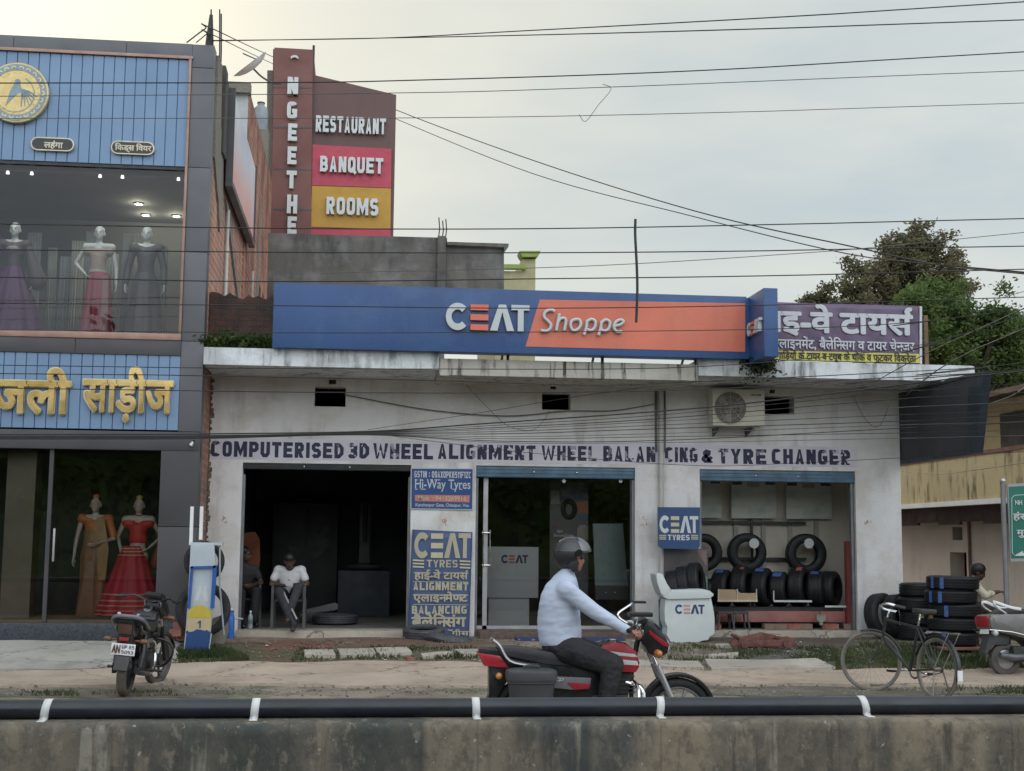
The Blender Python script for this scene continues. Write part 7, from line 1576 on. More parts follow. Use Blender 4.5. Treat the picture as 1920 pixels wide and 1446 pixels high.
mb = MB(); mb.bm.free(); mb.bm = b; o = mb.build('shell', M['helmet_dark'], hm, 60); so = o.modifiers.new('t', 'SOLIDIFY'); so.thickness = .012; so.offset = -1
b = bmesh.new(); bmesh.ops.create_uvsphere(b, u_segments=32, v_segments=20, radius=1); b.transform(Matrix.Diagonal((.158, .131, .145, 1)))
bmesh.ops.delete(b, geom=[v for v in b.verts if v.co.z < .012 or v.co.x > .07], context='VERTS'); mb = MB(); mb.bm.free(); mb.bm = b; mb.build('crown_band', M['helmet_grey'], hm, 60)
b = bmesh.new(); bmesh.ops.create_uvsphere(b, u_segments=32, v_segments=20, radius=1); b.transform(Matrix.Diagonal((.172, .134, .149, 1)))
bmesh.ops.delete(b, geom=[v for v in b.verts if v.co.z < .0 or v.co.x < .045], context='VERTS'); b.transform(Matrix.Rotation(-.12, 4, 'Y')); mb = MB(); mb.bm.free(); mb.bm = b; o = mb.build('visor', M['helmet_visor'], hm, 60); so = o.modifiers.new('t', 'SOLIDIFY'); so.thickness = .003
for s in (-1, 1): MB().lathe([(.03, 0), (.03, .012), (0, .014)], (.045, s*.125, .01), 'y', 16, M=None).build('visor_pivot', M['helmet_grey'], hm); MB().prism([(-.05, -.09), (.03, -.02), (.045, -.07), (.035, -.14), (.0, -.15)], s*.105-.012, s*.105+.012, bev=.008).build('cheek_pad', M['helmet_dark'], hm)
MB().tube([(.03, -.1, -.12), (.05, -.04, -.17), (.05, .04, -.17), (.03, .1, -.12)], .008, 6).build('strap', M['black'], hm)
# parked motorcycle seen from behind
g0 = on_g(238, 1313)
hd = math.radians(90-6.4+4)
motorcycle('dusty black motorcycle parked facing the clothing store, seen from behind with a white number plate', (g0.x-.09, g0.y+.32, gz(g0.x, g0.y+.3)+.0), hd, M['bike_black'], .09, -.30, plate=True, red=False, muddy=True)

# ================================================================ bicycle
def bicycle(label, loc, rz, steer, lean):
    t = thing('bicycle', label, 'bicycle', loc, 0, None, (lean, 0, rz))
    bl = plain('bicycle_black', (.03, .034, .036), .4, .2, var=.3, dirt=(.1, .09, .08)); tyr = plain('dusty_tyre', (.17, .155, .135), .8, var=.25); rimm = plain('rusty_rim', (.21, .19, .165), .4, .6, var=.3)
    R = .345
    def whl(parent, x, off=Vector((0, 0, 0))):
        c = Vector((x, 0, R))-off
        h = thing('wheel', None, None, c); h.parent = parent
        MB().tube([(R*math.cos(a)*.955, 0, R*math.sin(a)*.955) for a in [2*PI*i/48 for i in range(48)]], .0185, 8, closed=True).build('tyre', tyr, h)
        MB().lathe([(R-.042, -.014), (R-.032, -.016), (R-.032, .016), (R-.042, .014)], axis='y', n=48, closed=True).build('rim', rimm, h)
        e = MB()
        for k in range(28): a = 2*PI*k/28; b_ = a+(.5 if k % 2 else -.5); e.tube([(.022*math.cos(b_), .02*(-1)**(k//2), .022*math.sin(b_)), ((R-.04)*math.cos(a), 0, (R-.04)*math.sin(a))], .0011, 4)
        e.build('spokes', rimm, h); MB().lathe([(.02, -.05), (.025, -.03), (.025, .03), (.02, .05)], axis='y', n=12).build('hub', rimm, h)
    whl(t, 0)
    bb = Vector((.46, 0, .29)); st = Vector((.33, 0, .80)); hd0 = Vector((.97, 0, .62)); hd1 = Vector((.92, 0, .86))
    e = MB(); e.tube([bb, st], .016, 8); e.tube([st-Vector((-.01, 0, .02)), hd1-Vector((0, 0, .03))], .014, 8); e.tube([bb, hd0], .016, 8); e.tube([hd0, hd1], .019, 10)
    for s in (-1, 1): e.tube([bb+Vector((0, s*.03, 0)), (0, s*.055, R)], .010, 8); e.tube([st+Vector((0, s*.02, -.02)), (0, s*.06, R)], .009, 8)
    e.build('frame', bl, t)
    MB().tube([st, st+Vector((-.035, 0, .13))], .012, 8).build('seat_post', M['chrome'], t)
    sx = st+Vector((-.04, 0, .14))
    MB().prism([(-.15, -.105), (-.11, -.125), (0, -.06), (.13, -.018), (.15, 0), (.13, .018), (0, .06), (-.11, .125), (-.15, .105)], 0, .05, 'z', bev=.018, M=Matrix.Translation(sx)).build('saddle', M['vinyl'], t)
    for s in (-1, 1): MB().tube([(sx.x-.1+.022*math.cos(a), s*.06+.022*math.sin(a), sx.z-.05+.045*a/20) for a in [i*.8 for i in range(26)]], .0035, 5).build('saddle_spring', plain('brass_spring', (.34, .25, .12), .4, .5), t)
    for x0, r0, a0, a1, par in ((0, .375, 195, 20, t),):
        b = bmesh.new(); rows = []
        for i in range(19): a = math.radians(a0+(a1-a0)*i/18); rows.append([b.verts.new((x0+(r0-d)*math.cos(a), y, R+(r0-d)*math.sin(a))) for y, d in ((-.032, .018), (-.02, .003), (0, 0), (.02, .003), (.032, .018))])
        for i in range(18):
            for j in range(4): b.faces.new((rows[i][j], rows[i+1][j], rows[i+1][j+1], rows[i][j+1]))
        mb = MB(); mb.bm.free(); mb.bm = b; o = mb.build('rear_mudguard', bl, t); so = o.modifiers.new('t', 'SOLIDIFY'); so.thickness = .002
    MB().prism([(-.379, R+.02), (-.383, R-.09), (-.37, R-.12), (-.366, R+.02)], -.03, .03).build('reflector_plate', M['white_paint'], t, 0)
    e = MB(); e.box(-.30, .10, -.07, .07, .745, .757); 
    for s in (-1, 1): e.tube([(-.27, s*.07, .75), (-.02, s*.062, R+.01)], .006, 6); e.tube([(.08, s*.06, .75), (.22, s*.02, .72)], .006, 6)
    e.build('rack', M['chrome'], t)
    MB().lathe([(.085, -.004), (.095, 0), (.085, .004), (.07, .0)], bb+Vector((0, -.055, 0)), 'y', 28, closed=True).build('chainring', rimm, t); MB().lathe([(.035, -.004), (.04, 0), (.035, .004)], (0, -.055, R), 'y', 18).build('sprocket', rimm, t)
    e = MB(); e.tube([bb+Vector((0, -.055, .09)), (0, -.055, R+.036)], .005, 5); e.tube([bb+Vector((0, -.055, -.09)), (0, -.055, R-.036)], .005, 5); e.build('chain', M['dark_metal'], t)
    for s, d in ((1, 1), (-1, -1)):
        a = bb+Vector((0, s*.075, 0)); b_ = a+Vector((d*.165, 0, -.02)); MB().tube([bb+Vector((0, s*.05, 0)), a, b_, b_+Vector((0, s*.02, 0))], .009, 6).build('crank', M['chrome'], t); MB().box(b_.x-.04, b_.x+.04, b_.y+s*.02, b_.y+s*.10, b_.z-.012, b_.z+.012, .004).build('pedal', M['black'], t)
    for s in (-1, 1): MB().tube([(-.02, s*.06, R-.02), (-.09, s*.13, .02), (-.14, s*.13, .0)], .008, 6).build('stand', rimm, t)
    F = thing('front_fork', None, None, hd0); F.parent = t; F.rotation_euler = Euler((0, 0, steer))
    o = hd0
    def S(mb, name, m): mb.bm.transform(Matrix.Translation(-o)); return mb.build(name, m, F)
    for s in (-1, 1): S(MB().tube(smooth_path([hd0+Vector((0, s*.03, .0)), (1.0, s*.05, .55), (1.04, s*.05, .45), (1.10, s*.05, R)], 4), [.013-.0003*i for i in range(13)], 8), 'fork_blade', bl)
    whl(F, 1.10, o)
    b = bmesh.new(); rows = []
    for i in range(13): a = math.radians(165-95*i/12); rows.append([b.verts.new((1.10+(.372-d)*math.cos(a), y, R+(.372-d)*math.sin(a))) for y, d in ((-.03, .018), (-.02, .003), (0, 0), (.02, .003), (.03, .018))])
    for i in range(12):
        for j in range(4): b.faces.new((rows[i][j], rows[i+1][j], rows[i+1][j+1], rows[i][j+1]))
    mb = MB(); mb.bm.free(); mb.bm = b; o2 = S(mb, 'front_mudguard', bl); so = o2.modifiers.new('t', 'SOLIDIFY'); so.thickness = .002
    S(MB().tube([hd1, hd1+Vector((-.02, 0, .08)), hd1+Vector((.05, 0, .10))], .012, 8), 'stem', M['chrome'])
    for s in (-1, 1):
        S(MB().tube(smooth_path([hd1+Vector((.05, 0, .10)), hd1+Vector((.07, s*.12, .14)), hd1+Vector((.0, s*.24, .155)), hd1+Vector((-.12, s*.27, .13))], 5), .011, 8), 'handlebar', M['chrome']); S(MB().tube([hd1+Vector((-.08, s*.265, .138)), hd1+Vector((-.2, s*.275, .115))], .015, 8), 'grip', M['black'])
        S(MB().tube(smooth_path([hd1+Vector((.06, s*.1, .10)), hd1+Vector((.03, s*.22, .09)), hd1+Vector((-.1, s*.25, .07))], 4), .006, 6), 'brake_rod', M['chrome'])
    return t
# rear wheel nearer the camera, front turned towards the photo plane
gr = on_g(1760, 1316); gf = on_g(1643, 1309)
dirv = Vector((gf.x-gr.x, 0, 0)); 
rzb = math.radians(104.7)
bx0 = on_g(1757, 1316).x; by0 = on_g(1757, 1316).y
bicycle('old black bicycle with chrome handlebar and rear rack parked by the road', (bx0, by0, 0.0), rzb, math.radians(52), .04)
MB  # ---------------------------------------------------------------- scooter cut by the right edge
sx0 = on_g(1880, 1270)
sc = thing('scooter', 'silver grey scooter seen from its rear left, cut by the right edge of the photo', 'scooter', (sx0.x+.10, sx0.y+.12, gz(sx0.x, sx0.y)), 0, None, (-.06, 0, .12))
M['scooter_grey'] = plain('scooter_silver', (.17, .168, .165), .32, .35, var=.1, dirt=(.2, .17, .14), dirtamt=.4)
for x in (0, 1.24):
    h = thing('wheel', None, None, (x, 0, .215)); h.parent = sc
    MB().lathe([(.12, -.03), (.14, -.05), (.18, -.052), (.208, -.035), (.215, 0), (.208, .035), (.18, .052), (.14, .05), (.12, .03), (.15, 0)], axis='y', n=36, closed=True).build('tyre', plain('dusty_scooter_tyre', (.10, .095, .09), .8, var=.3), h); MB().lathe([(0, -.03), (.05, -.04), (.12, -.03), (.125, .03), (.05, .04), (0, .03)], axis='y', n=24).build('rim', M['alloy_silver'], h)
MB().prism([(-.30, .76), (-.24, .79), (-.05, .80), (.2, .80), (.52, .74), (.58, .66), (.52, .40), (.40, .34), (.30, .44), (.12, .50), (-.12, .55), (-.28, .60)], -.19, .19, bev=.06).build('body_panel', M['scooter_grey'], sc)
MB().prism([(-.305, .77), (-.22, .78), (-.215, .64), (-.29, .63)], -.15, .15, bev=.02).build('tail_lamp', M['lens_red'], sc)
MB().prism([(-.12, .80), (.0, .87), (.3, .86), (.58, .83), (.64, .76), (.5, .75), (.2, .80)], -.14, .14, bev=.03).build('seat', M['vinyl'], sc)
for s in (-1, 1): MB().tube(smooth_path([(-.02, s*.13, .80), (-.15, s*.14, .88), (-.19, s*.13, .94), (-.14, s*.10, .945), (.05, s*.13, .88), (.2, s*.14, .855)], 4), .02, 8, flat=.55).build('grab_rail', M['white_paint'], sc)
for s in (-1, 1): MB().tube([(-.31, s*.185, .595), (.0, s*.196, .565), (.3, s*.196, .50), (.5, s*.19, .42)], .008, 6).build('trim_strip', M['chrome'], sc)
MB().prism([(-.25, .57), (-.1, .55), (.05, .50), (.02, .40), (-.2, .40), (-.30, .28), (-.33, .29), (-.27, .45)], -.08, .08, bev=.01).build('rear_mudguard', M['darkgrey'], sc)
MB().box(-.305, -.295, -.10, .10, .37, .50, .002, M=Matrix.Rotation(.25, 4, 'Y') @ Matrix.Translation((-.10, 0, .085))).build('number_plate', M['white_paint'], sc)
MB().cap((-.2, -.1, .56), (-.23, -.2, .55), .03, .035).build('rear_indicator', M['lens_clear'], sc)
MB().box(.05, .45, -.14, .14, .18, .38, .03).build('engine', M['engine'], sc); MB().tube([(.3, -.17, .25), (.0, -.18, .24), (-.18, -.18, .27)], [.03, .05, .04], 12).build('silencer', plain('silencer_grey', (.13, .14, .15), .4, .5), sc)
MB().prism([(.5, .36), (.9, .34), (1.02, .46), (1.06, .95), (1.1, .95), (1.1, .42), (.95, .26), (.5, .27)], -.17, .17, bev=.02).build('footboard', M['scooter_grey'], sc)
MB().tube([(1.24, 0, .215), (1.12, 0, .55), (1.02, 0, 1.0)], .03, 10).build('fork', M['darkgrey'], sc); MB().prism([(.98, .93), (1.16, .92), (1.14, 1.06), (1.0, 1.09)], -.12, .12, bev=.04).build('headlamp_cowl', M['scooter_grey'], sc)
MB().tube([(.98, -.34, 1.04), (1.03, 0, 1.02), (.98, .34, 1.04)], .016, 8).build('handlebar', M['black'], sc); MB().tube([(1.24+.29*math.cos(a), 0, .215+.29*math.sin(a)) for a in [math.radians(20+i*10) for i in range(15)]], .07, 8, flat=.2).build('front_mudguard', M['scooter_grey'], sc)
# person behind the scooter
PYY = -.35; pc = on_y(1820, 1060, PYY)
q = thing('person', 'person in a cream striped shirt sitting behind the scooter and reaching forward with dark hands', 'person', (pc.x-.02, PYY, pc.z-1.20), math.radians(70))
J = sitting(pel=(0, .02, .55), chest=(0, -.03, .80), neck=(0, -.08, .97), head=(0, -.13, 1.09), shl=(-.18, -.05, .92), shr=(.18, -.05, .92), ell=(-.22, -.20, .74), elr=(.22, -.20, .74), wrl=(-.12, -.40, .80), wrr=(.10, -.42, .80), hil=(-.09, 0, .55), hir=(.09, 0, .55), knl=(-.14, -.42, .55), knr=(.14, -.42, .55), anl=(-.14, -.42, .1), anr=(.14, -.42, .1))
o, g, R2 = body(q, J, M['skin_dark'], 'body', 0, .35, curl=.9, hdl=(0, -1, .05), hdr=(0, -1, .05), pn=Vector((0, 0, -1)))
cs = Mat('cream_shirt', .85); cs.color(cs.mix(cs.noise(30, 2, (1, 1, .05), .5, .62), (.62, .58, .46), (.42, .37, .26))); dress(q, J, cs.m, plain('brown_trousers', (.06, .05, .042), .85), sleeve_to=.55)
hair_cap(q, J, g, M['hair'], R2, full=1.2); shoes(q, J, M['black']); face_bits(q, g)
s = thing('bench', 'low wooden bench under the person behind the scooter', 'bench', (pc.x, PYY+.05, gz(0, PYY)))
MB().box(-.3, .3, -.2, .25, max(.1, pc.z-1.20+.40-gz(0, PYY)), max(.14, pc.z-1.20+.44-gz(0, PYY)), .006).build('seat', M['wood'], s)
for a in (-.25, .25):
    for b_ in (-.15, .2): MB().box(a-.025, a+.025, b_-.025, b_+.025, 0, max(.1, pc.z-1.20+.40-gz(0, PYY)), .004).build('leg', M['wood'], s)
# ================================================================ trees behind the shop
def leafmat(name, c1, c2, c3):
    m = Mat(name, .6, spec=.3)
    col = m.mix(m.noise(.55, 3, (1, 1, 1), .38, .62), c1, c2); col = m.mix(m.math('MULTIPLY', m.noise(7, 2, (1, 1, 1), .5, .7), .7), col, c3)
    m.color(col)
    t = m.N.new('ShaderNodeBsdfTranslucent'); m.L.new(col, t.inputs[0]); mx = m.N.new('ShaderNodeMixShader'); mx.inputs[0].default_value = .45
    o = m.N['Material Output']; m.L.new(m.b.outputs[0], mx.inputs[1]); m.L.new(t.outputs[0], mx.inputs[2]); m.L.new(mx.outputs[0], o.inputs['Surface'])
    return m.m
def tree(name, label, blobs, Y, base_px, m, leaf, per, seed, depth=.8, bark=None, gap=.0):
    rr = random.Random(seed)
    b0 = on_y(base_px, 1000, Y); root = thing(name, label, 'tree', (b0.x, Y, 0))
    V, F = [], []; cs = []
    for px, py, r in blobs:
        c = on_y(px, py+12, Y); R = r*(c-EYE).length/FPX; c.y += rr.uniform(-.5, .5)*depth*2; cs.append((c, R))
        n = int(per*R*R)
        R *= 1.12; n = int(n*1.4)
        subs = [c+Vector((rr.gauss(0, 1), rr.gauss(0, 1), rr.gauss(0, .85)))*R*.46 for _ in range(max(10, int(34*R)))]
        for k in range(n):
            p = rr.choice(subs)+Vector((rr.gauss(0, 1), rr.gauss(0, 1), rr.gauss(0, .8)))*.13
            u = Vector((rr.gauss(0, 1), rr.gauss(0, 1), rr.gauss(0, .6))).normalized(); v = u.cross(Vector((rr.gauss(0, 1), rr.gauss(0, 1), rr.gauss(0, 1)))).normalized()
            s = leaf*rr.uniform(.6, 1.3); i = len(V)
            V += [p-u*s, p+v*s*.42, p+u*s, p-v*s*.42]; F.append((i, i+1, i+2, i+3))
    me = bpy.data.meshes.new('crown'); o_ = Vector((b0.x, Y, 0)); me.from_pydata([tuple(v-o_) for v in V], [], F); me.update(); link_mesh('crown', me, m, root)
    e = MB(); top = sum((c for c, _ in cs), Vector())/len(cs)-o_; fork = Vector((top.x*.3, 0, top.z*.62)); e.tube([(0, 0, 0), fork*.5+Vector((.1, 0, 0)), fork], [.32, .26, .2], 9)
    for c, R in cs: q = c-o_; e.tube(smooth_path([fork-Vector((0, 0, .2)), fork.lerp(q, .55)+Vector((0, 0, -.15)), q], 4), [.13-.012*i for i in range(9)], 6)
    e.build('trunk', bark or plain('bark', (.07, .055, .042), .9, var=.4), root)
    return root
brown_leaf = leafmat('dry_leaf', (.10, .105, .055), (.19, .175, .10), (.23, .20, .13)); dk = leafmat('green_leaf', (.06, .105, .035), (.13, .195, .055), (.18, .23, .075))
tree('tall_tree', 'tall tree with brownish flowering crown behind the purple banner', [(1700, 448, 34), (1668, 462, 26), (1735, 480, 38), (1765, 500, 30), (1690, 500, 42), (1640, 500, 30), (1610, 480, 14), (1640, 535, 42), (1700, 545, 44), (1755, 540, 40), (1585, 540, 34), (1545, 545, 28), (1525, 552, 18), (1600, 565, 34), (1782, 528, 22), (1660, 575, 40), (1724, 436, 18)], 20, 1690, brown_leaf, .075, 4200, 3)
tree('green_tree', 'bright green leafy tree beside the banner post and over the yellow house', [(1748, 545, 26), (1720, 560, 34), (1770, 575, 38), (1685, 572, 30), (1752, 528, 16), (1740, 610, 55), (1800, 600, 46), (1835, 640, 44), (1770, 660, 50), (1860, 610, 26), (1870, 655, 34), (1890, 680, 30), (1820, 690, 40), (1745, 690, 40), (1905, 700, 26), (1700, 610, 30), (1925, 650, 26), (1945, 690, 34), (1795, 555, 34), (1845, 590, 38), (1885, 625, 36), (1830, 660, 46), (1700, 640, 30), (1905, 650, 34), (1765, 620, 44), (1860, 690, 40)], 11.5, 1790, dk, .066, 5600, 5)
# dark belt of trees across the road, behind the photographer: assumed, put in for the shop windows to mirror
rr = random.Random(2); V, F = [], []
for k in range(20000):
    x = rr.uniform(-60, 60); top = 7.5+2.2*math.sin(x*.31)+1.5*math.sin(x*.83+1)+1.0*math.sin(x*2.1); z = top*rr.random()**.7; y = -44+rr.gauss(0, 1.2)
    u = Vector((rr.gauss(0, 1), rr.gauss(0, 1), rr.gauss(0, 1))).normalized(); v = u.cross(Vector((rr.gauss(0, 1), rr.gauss(0, 1), rr.gauss(0, 1)))).normalized(); c = Vector((x, y, z)); q = rr.uniform(.16, .4); i = len(V)
    V += [c-u*q, c+v*q*.6, c+u*q, c-v*q*.6]; F.append((i, i+1, i+2, i+3))
xs_ = [-60+i*1.0 for i in range(121)]; base_ = len(V)
for x in xs_:
    top = 8.2+2.2*math.sin(x*.31)+1.5*math.sin(x*.83+1)
    V += [Vector((x, -45.5+rr.uniform(-.4, .4), 0)), Vector((x, -45.5+rr.uniform(-.6, .6), top*.6)), Vector((x, -45.8, top+rr.uniform(-.4, .4)))]
for i in range(120):
    for j in range(2): a_ = base_+i*3+j; F.append((a_, a_+3, a_+4, a_+1))
me = bpy.data.meshes.new('unseen_treeline'); me.from_pydata(V, [], F); me.update(); tag(link_mesh('unseen_treeline', me, dk), 'unseen dark belt of trees across the road, added for the shop windows to mirror', 'trees', None, 'stuff')
# weeds on the canopy and roof
def weed(label, base, n, ln, m, seed, spread=.2, droop=0.0, name='weed'):
    rr = random.Random(seed); e = MB(); b = e.bm
    for k in range(n):
        p = Vector((rr.uniform(-spread, spread), rr.uniform(-.06, .06), 0)); d = Vector((rr.gauss(0, .5), rr.gauss(-.2, .35), rr.uniform(.2, 1)-droop)).normalized(); L_ = ln*rr.uniform(.4, 1.1)
        for j in range(5):
            q = p+d*L_*(j+1)/5+Vector((0, 0, -droop*L_*.3*(j/5)**2)); u = Vector((rr.gauss(0, 1), rr.gauss(0, 1), rr.gauss(0, 1))).normalized(); v = u.cross(Vector((rr.gauss(0, 1), rr.gauss(0, 1), 1))).normalized(); s = .035*rr.uniform(.6, 1.4)
            b.faces.new([b.verts.new(q+w_) for w_ in (-u*s, v*s*.6, u*s, -v*s*.6)])
    o = e.build(name, m, None, 0); o.location = base; return tag(o, label, 'weed')
wl = leafmat('weed_leaf', (.035, .07, .018), (.07, .11, .025), (.09, .10, .04)); wd_ = leafmat('dark_weed', (.018, .03, .014), (.04, .05, .022), (.05, .045, .025))
for i, px in enumerate((398, 432, 462, 492)):
    weed('low green weeds below the mossy brick wall, '+('by the store pillar', 'second clump from the pillar', 'third clump from the pillar', 'by the blue fascia')[i], on_y(px, 651, -1.0)+Vector((0, 0, -.01)), 90, .20 if i != 1 else .28, wl, i, .17)['group'] = 'weeds on the canopy'
weed('dark dried creeper hanging over the canopy edge under the blue fin', on_y(1425, 676, -1.37), 110, .3, wd_, 9, .22, .9)
weed('thin moss tuft on the canopy tip by the dark signboard', on_y(1828, 692, -1.2), 30, .15, wd_, 10, .1, .3)

# ================================================================ cables
def cable(label, pts, r=.0075, m='cable', Y=-7.0, grp='overhead cables', k=8, name='cable'):
    P_ = [on_y(p[0], p[1], p[2] if len(p) > 2 else Y) for p in pts]
    if pts[-1][0] >= 1950: P_.append(P_[-1]+(P_[-1]-P_[-2]).normalized()*18)     # the lines run on to poles outside the photo
    if pts[0][0] < 0: P_.insert(0, P_[0]+(P_[0]-P_[1]).normalized()*12)
    return one(name, label, 'cable', MB().tube(smooth_path(P_, k), r*.78, 6), M[m], grp)
M['cable_pale'] = plain('cable_pale', (.30, .30, .28), .5)
cable('highest overhead cable, rising to the top right corner of the photo', [(398, 76, -.6), (700, 72, -3), (1000, 57, -5), (1500, 30), (1960, 1)], .0085)
cable('second highest overhead cable from the store roof post across the sky', [(398, 77, -.6), (900, 68, -4), (1400, 55), (1960, 36)], .0085)
cable('cable rising across the sky just above the torn string', [(-60, 156), (500, 155), (760, 151), (1300, 133), (1960, 95)], .008)
cable('thin cable on which the torn string hangs', [(-60, 181), (700, 175), (1100, 165), (1960, 131)], .0055, 'cable_grey')
cable('thin cable passing just below the torn string', [(-60, 222), (800, 221), (1350, 211), (1960, 192)], .005, 'cable_grey')
cable('cable crossing just below the top of the hanging iron rod', [(-60, 419), (500, 428), (1000, 429), (1500, 420), (1960, 409)], .008)
cable('cable crossing the grey concrete wall and the tall tree crown', [(-60, 468), (700, 474), (1300, 472), (1960, 461)], .008)
cable('cable running just above the blue fascia sign', [(-60, 519), (500, 528), (1000, 523), (1450, 517), (1960, 504)], .008)
cable('thin rising cable from the green building to the tall tree', [(600, 512), (1100, 499), (1500, 475), (1700, 458), (1960, 432)], .005, 'cable_grey')
cable('upper of two thick cables dropping from behind the sign tower to the right edge', [(350, 80, -.7), (385, 54, -.62), (396, 53, -.6), (510, 106, 14), (742, 206, 14), (1000, 301, 8), (1300, 395, 2), (1600, 463, -2), (1780, 500, -4), (1960, 517, -6)], .014)
cable('lower of two thick cables dropping from behind the sign tower to the right edge', [(368, 80, -.7), (388, 64, -.62), (396, 64, -.6), (510, 119, 14), (740, 222, 14), (1000, 326, 8), (1300, 406, 2), (1560, 470, -2), (1720, 493, -4), (1960, 514, -6)], .012)
cable('cable crossing the raised white letters of the fascia sign', [(-60, 568), (500, 573), (1000, 578), (1450, 572), (1960, 556)], .007)
cable('thin cable crossing the fascia just below the script word', [(-60, 618), (500, 624), (960, 623), (1450, 617), (1730, 603), (1960, 575)], .0055)
cable('cable sagging across the store pillar below the copper sill', [(-60, 684), (390, 690), (820, 692), (1250, 690), (1560, 668), (1760, 640), (1960, 580)], .006)
cable('cable passing over the soffit between the left and middle vents', [(-60, 700), (340, 704), (820, 714), (1100, 722), (1300, 716), (1830, 690), (1960, 676)], .0065)
cable('cable running across the tops of the wall vents', [(-60, 727), (620, 736), (1000, 736), (1330, 730), (1560, 714), (1850, 699), (1960, 690)], .0065)
cable('thickest black cable sweeping from the store shutter up to the right over the air conditioner', [(-60, 815, -2.4), (350, 814, -2.4), (690, 809, -2.4), (900, 795, -2.8), (1240, 771, -3), (1440, 752, -3.4), (1690, 722, -4), (1840, 704, -5), (1960, 692, -6)], .013)
fan = [(778, 735, 716), (785, 748, 734), (790, 764, 752), (797, 778, 768), (804, 790, 776), (813, 797, 790), (819, 812, 806), (826, 803, 790), (830, 822, 816)]
names = ['uppermost thin cable of the fan below the thickest cable', 'second cable of the fan over the middle pier', 'third cable of the fan over the middle pier', 'fourth cable of the fan over the middle pier', 'middle cable of the fan, fifth from its top', 'sixth cable of the fan over the middle pier', 'third lowest cable of the fan over the middle pier', 'second lowest cable of the fan over the middle pier', 'lowest cable of the fan, just above the painted band']
for i, (a, b_, c) in enumerate(fan):
    cable(names[i], [(-60, 818+i*.8, -2.35), (350, 817+i*.8, -2.35), (690, 810.5+i*.7, -2.35), (940, (810+a)/2+3+i*.9, -2.6), (1240, a, -3), (1690, b_, -4), (1960, c, -6)], .0055+.002*(i % 3 == 1), ('cable', 'cable', 'cable_grey')[i % 3], grp='fan of cables over the shop front')
cable('thin cable slanting down across the painted lettering', [(690, 812, -2.3), (1000, 850, -1.5), (1300, 873, -.9), (1500, 868, -1.2), (1960, 845, -5)], .005)
cable('grey cable sagging on the wall between the left vent and the drain pipe', [(645, 740, -.05), (800, 768, -.05), (950, 780, -.05), (1060, 771, -.05), (1150, 770, -.05), (1232, 757, -.07)], .011, 'cable_grey', grp='wires on the shop wall')
cable('thin wire rising from the cable knot to the soffit by the drain pipe', [(690, 806, -.8), (900, 774, -.4), (1100, 741, -.3), (1330, 712, -.3)], .006, 'cable_grey', grp='wires on the shop wall')
cable('thin wire drooping in a V under the middle of the soffit', [(868, 716, -.04), (935, 785, -.04), (965, 803, -.04), (1000, 806, -.04), (1022, 785, -.04), (1030, 772, -.04)], .005, 'cable_grey', grp='wires on the shop wall')
cable('wire clipped along the soffit between the vents', [(820, 721, -.06), (845, 716, -.06), (1000, 717, -.06), (1235, 722, -.06)], .009, 'cable_grey', grp='wires on the shop wall')
cable('thin brown wire hanging in a loop right of the air conditioner', [(1600, 742, -.03), (1622, 785, -.03), (1642, 801, -.03), (1655, 790, -.03), (1666, 762, -.03)], .006, 'wood', grp='wires on the shop wall')
cable('cable rising from the canopy to the right edge past the green tree', [(1700, 741, -2), (1752, 698, -4), (1830, 655, -6), (1960, 600, -8)], .009)
cable('upper cable rising to the right edge in front of the green tree', [(1640, 716, -2), (1735, 664, -4), (1840, 615, -6), (1960, 560, -8)], .0075)
cable('short thin cable leaving at the right edge above the green tree', [(1840, 570, 2), (1880, 558, -2), (1960, 535, -6)], .006, 'cable_grey')
cable('pale wire running from the dark signboard to the right edge', [(1858, 756, -2.6), (1895, 743, -4), (1930, 722, -5), (1970, 700, -6)], .007, 'cable_pale')
cable('second wire from the dark signboard frame to the right edge', [(1862, 772, -2.6), (1900, 758, -4), (1960, 728, -6)], .006, 'cable_grey')
cable('wire sagging across the yellow fascia', [(1690, 884, 4), (1760, 889, 2), (1840, 880, 0), (1960, 862, -2)], .007)
cable('torn bent string hanging from a thin cable in the open sky', [(1130, 158), (1146, 167), (1122, 197), (1098, 228), (1086, 215)], .0045, 'cable_grey', grp='torn string', k=3, name='string')
rod_ = one('iron_rod', 'dark iron rod hanging upright from the cables in front of the orange panel', 'rod', MB().tube(smooth_path([on_y(px, py, -7) for px, py in ((1191.5, 411), (1191, 440), (1194, 500), (1195, 545), (1193, 605))], 4), .014, 8), M['cable'])

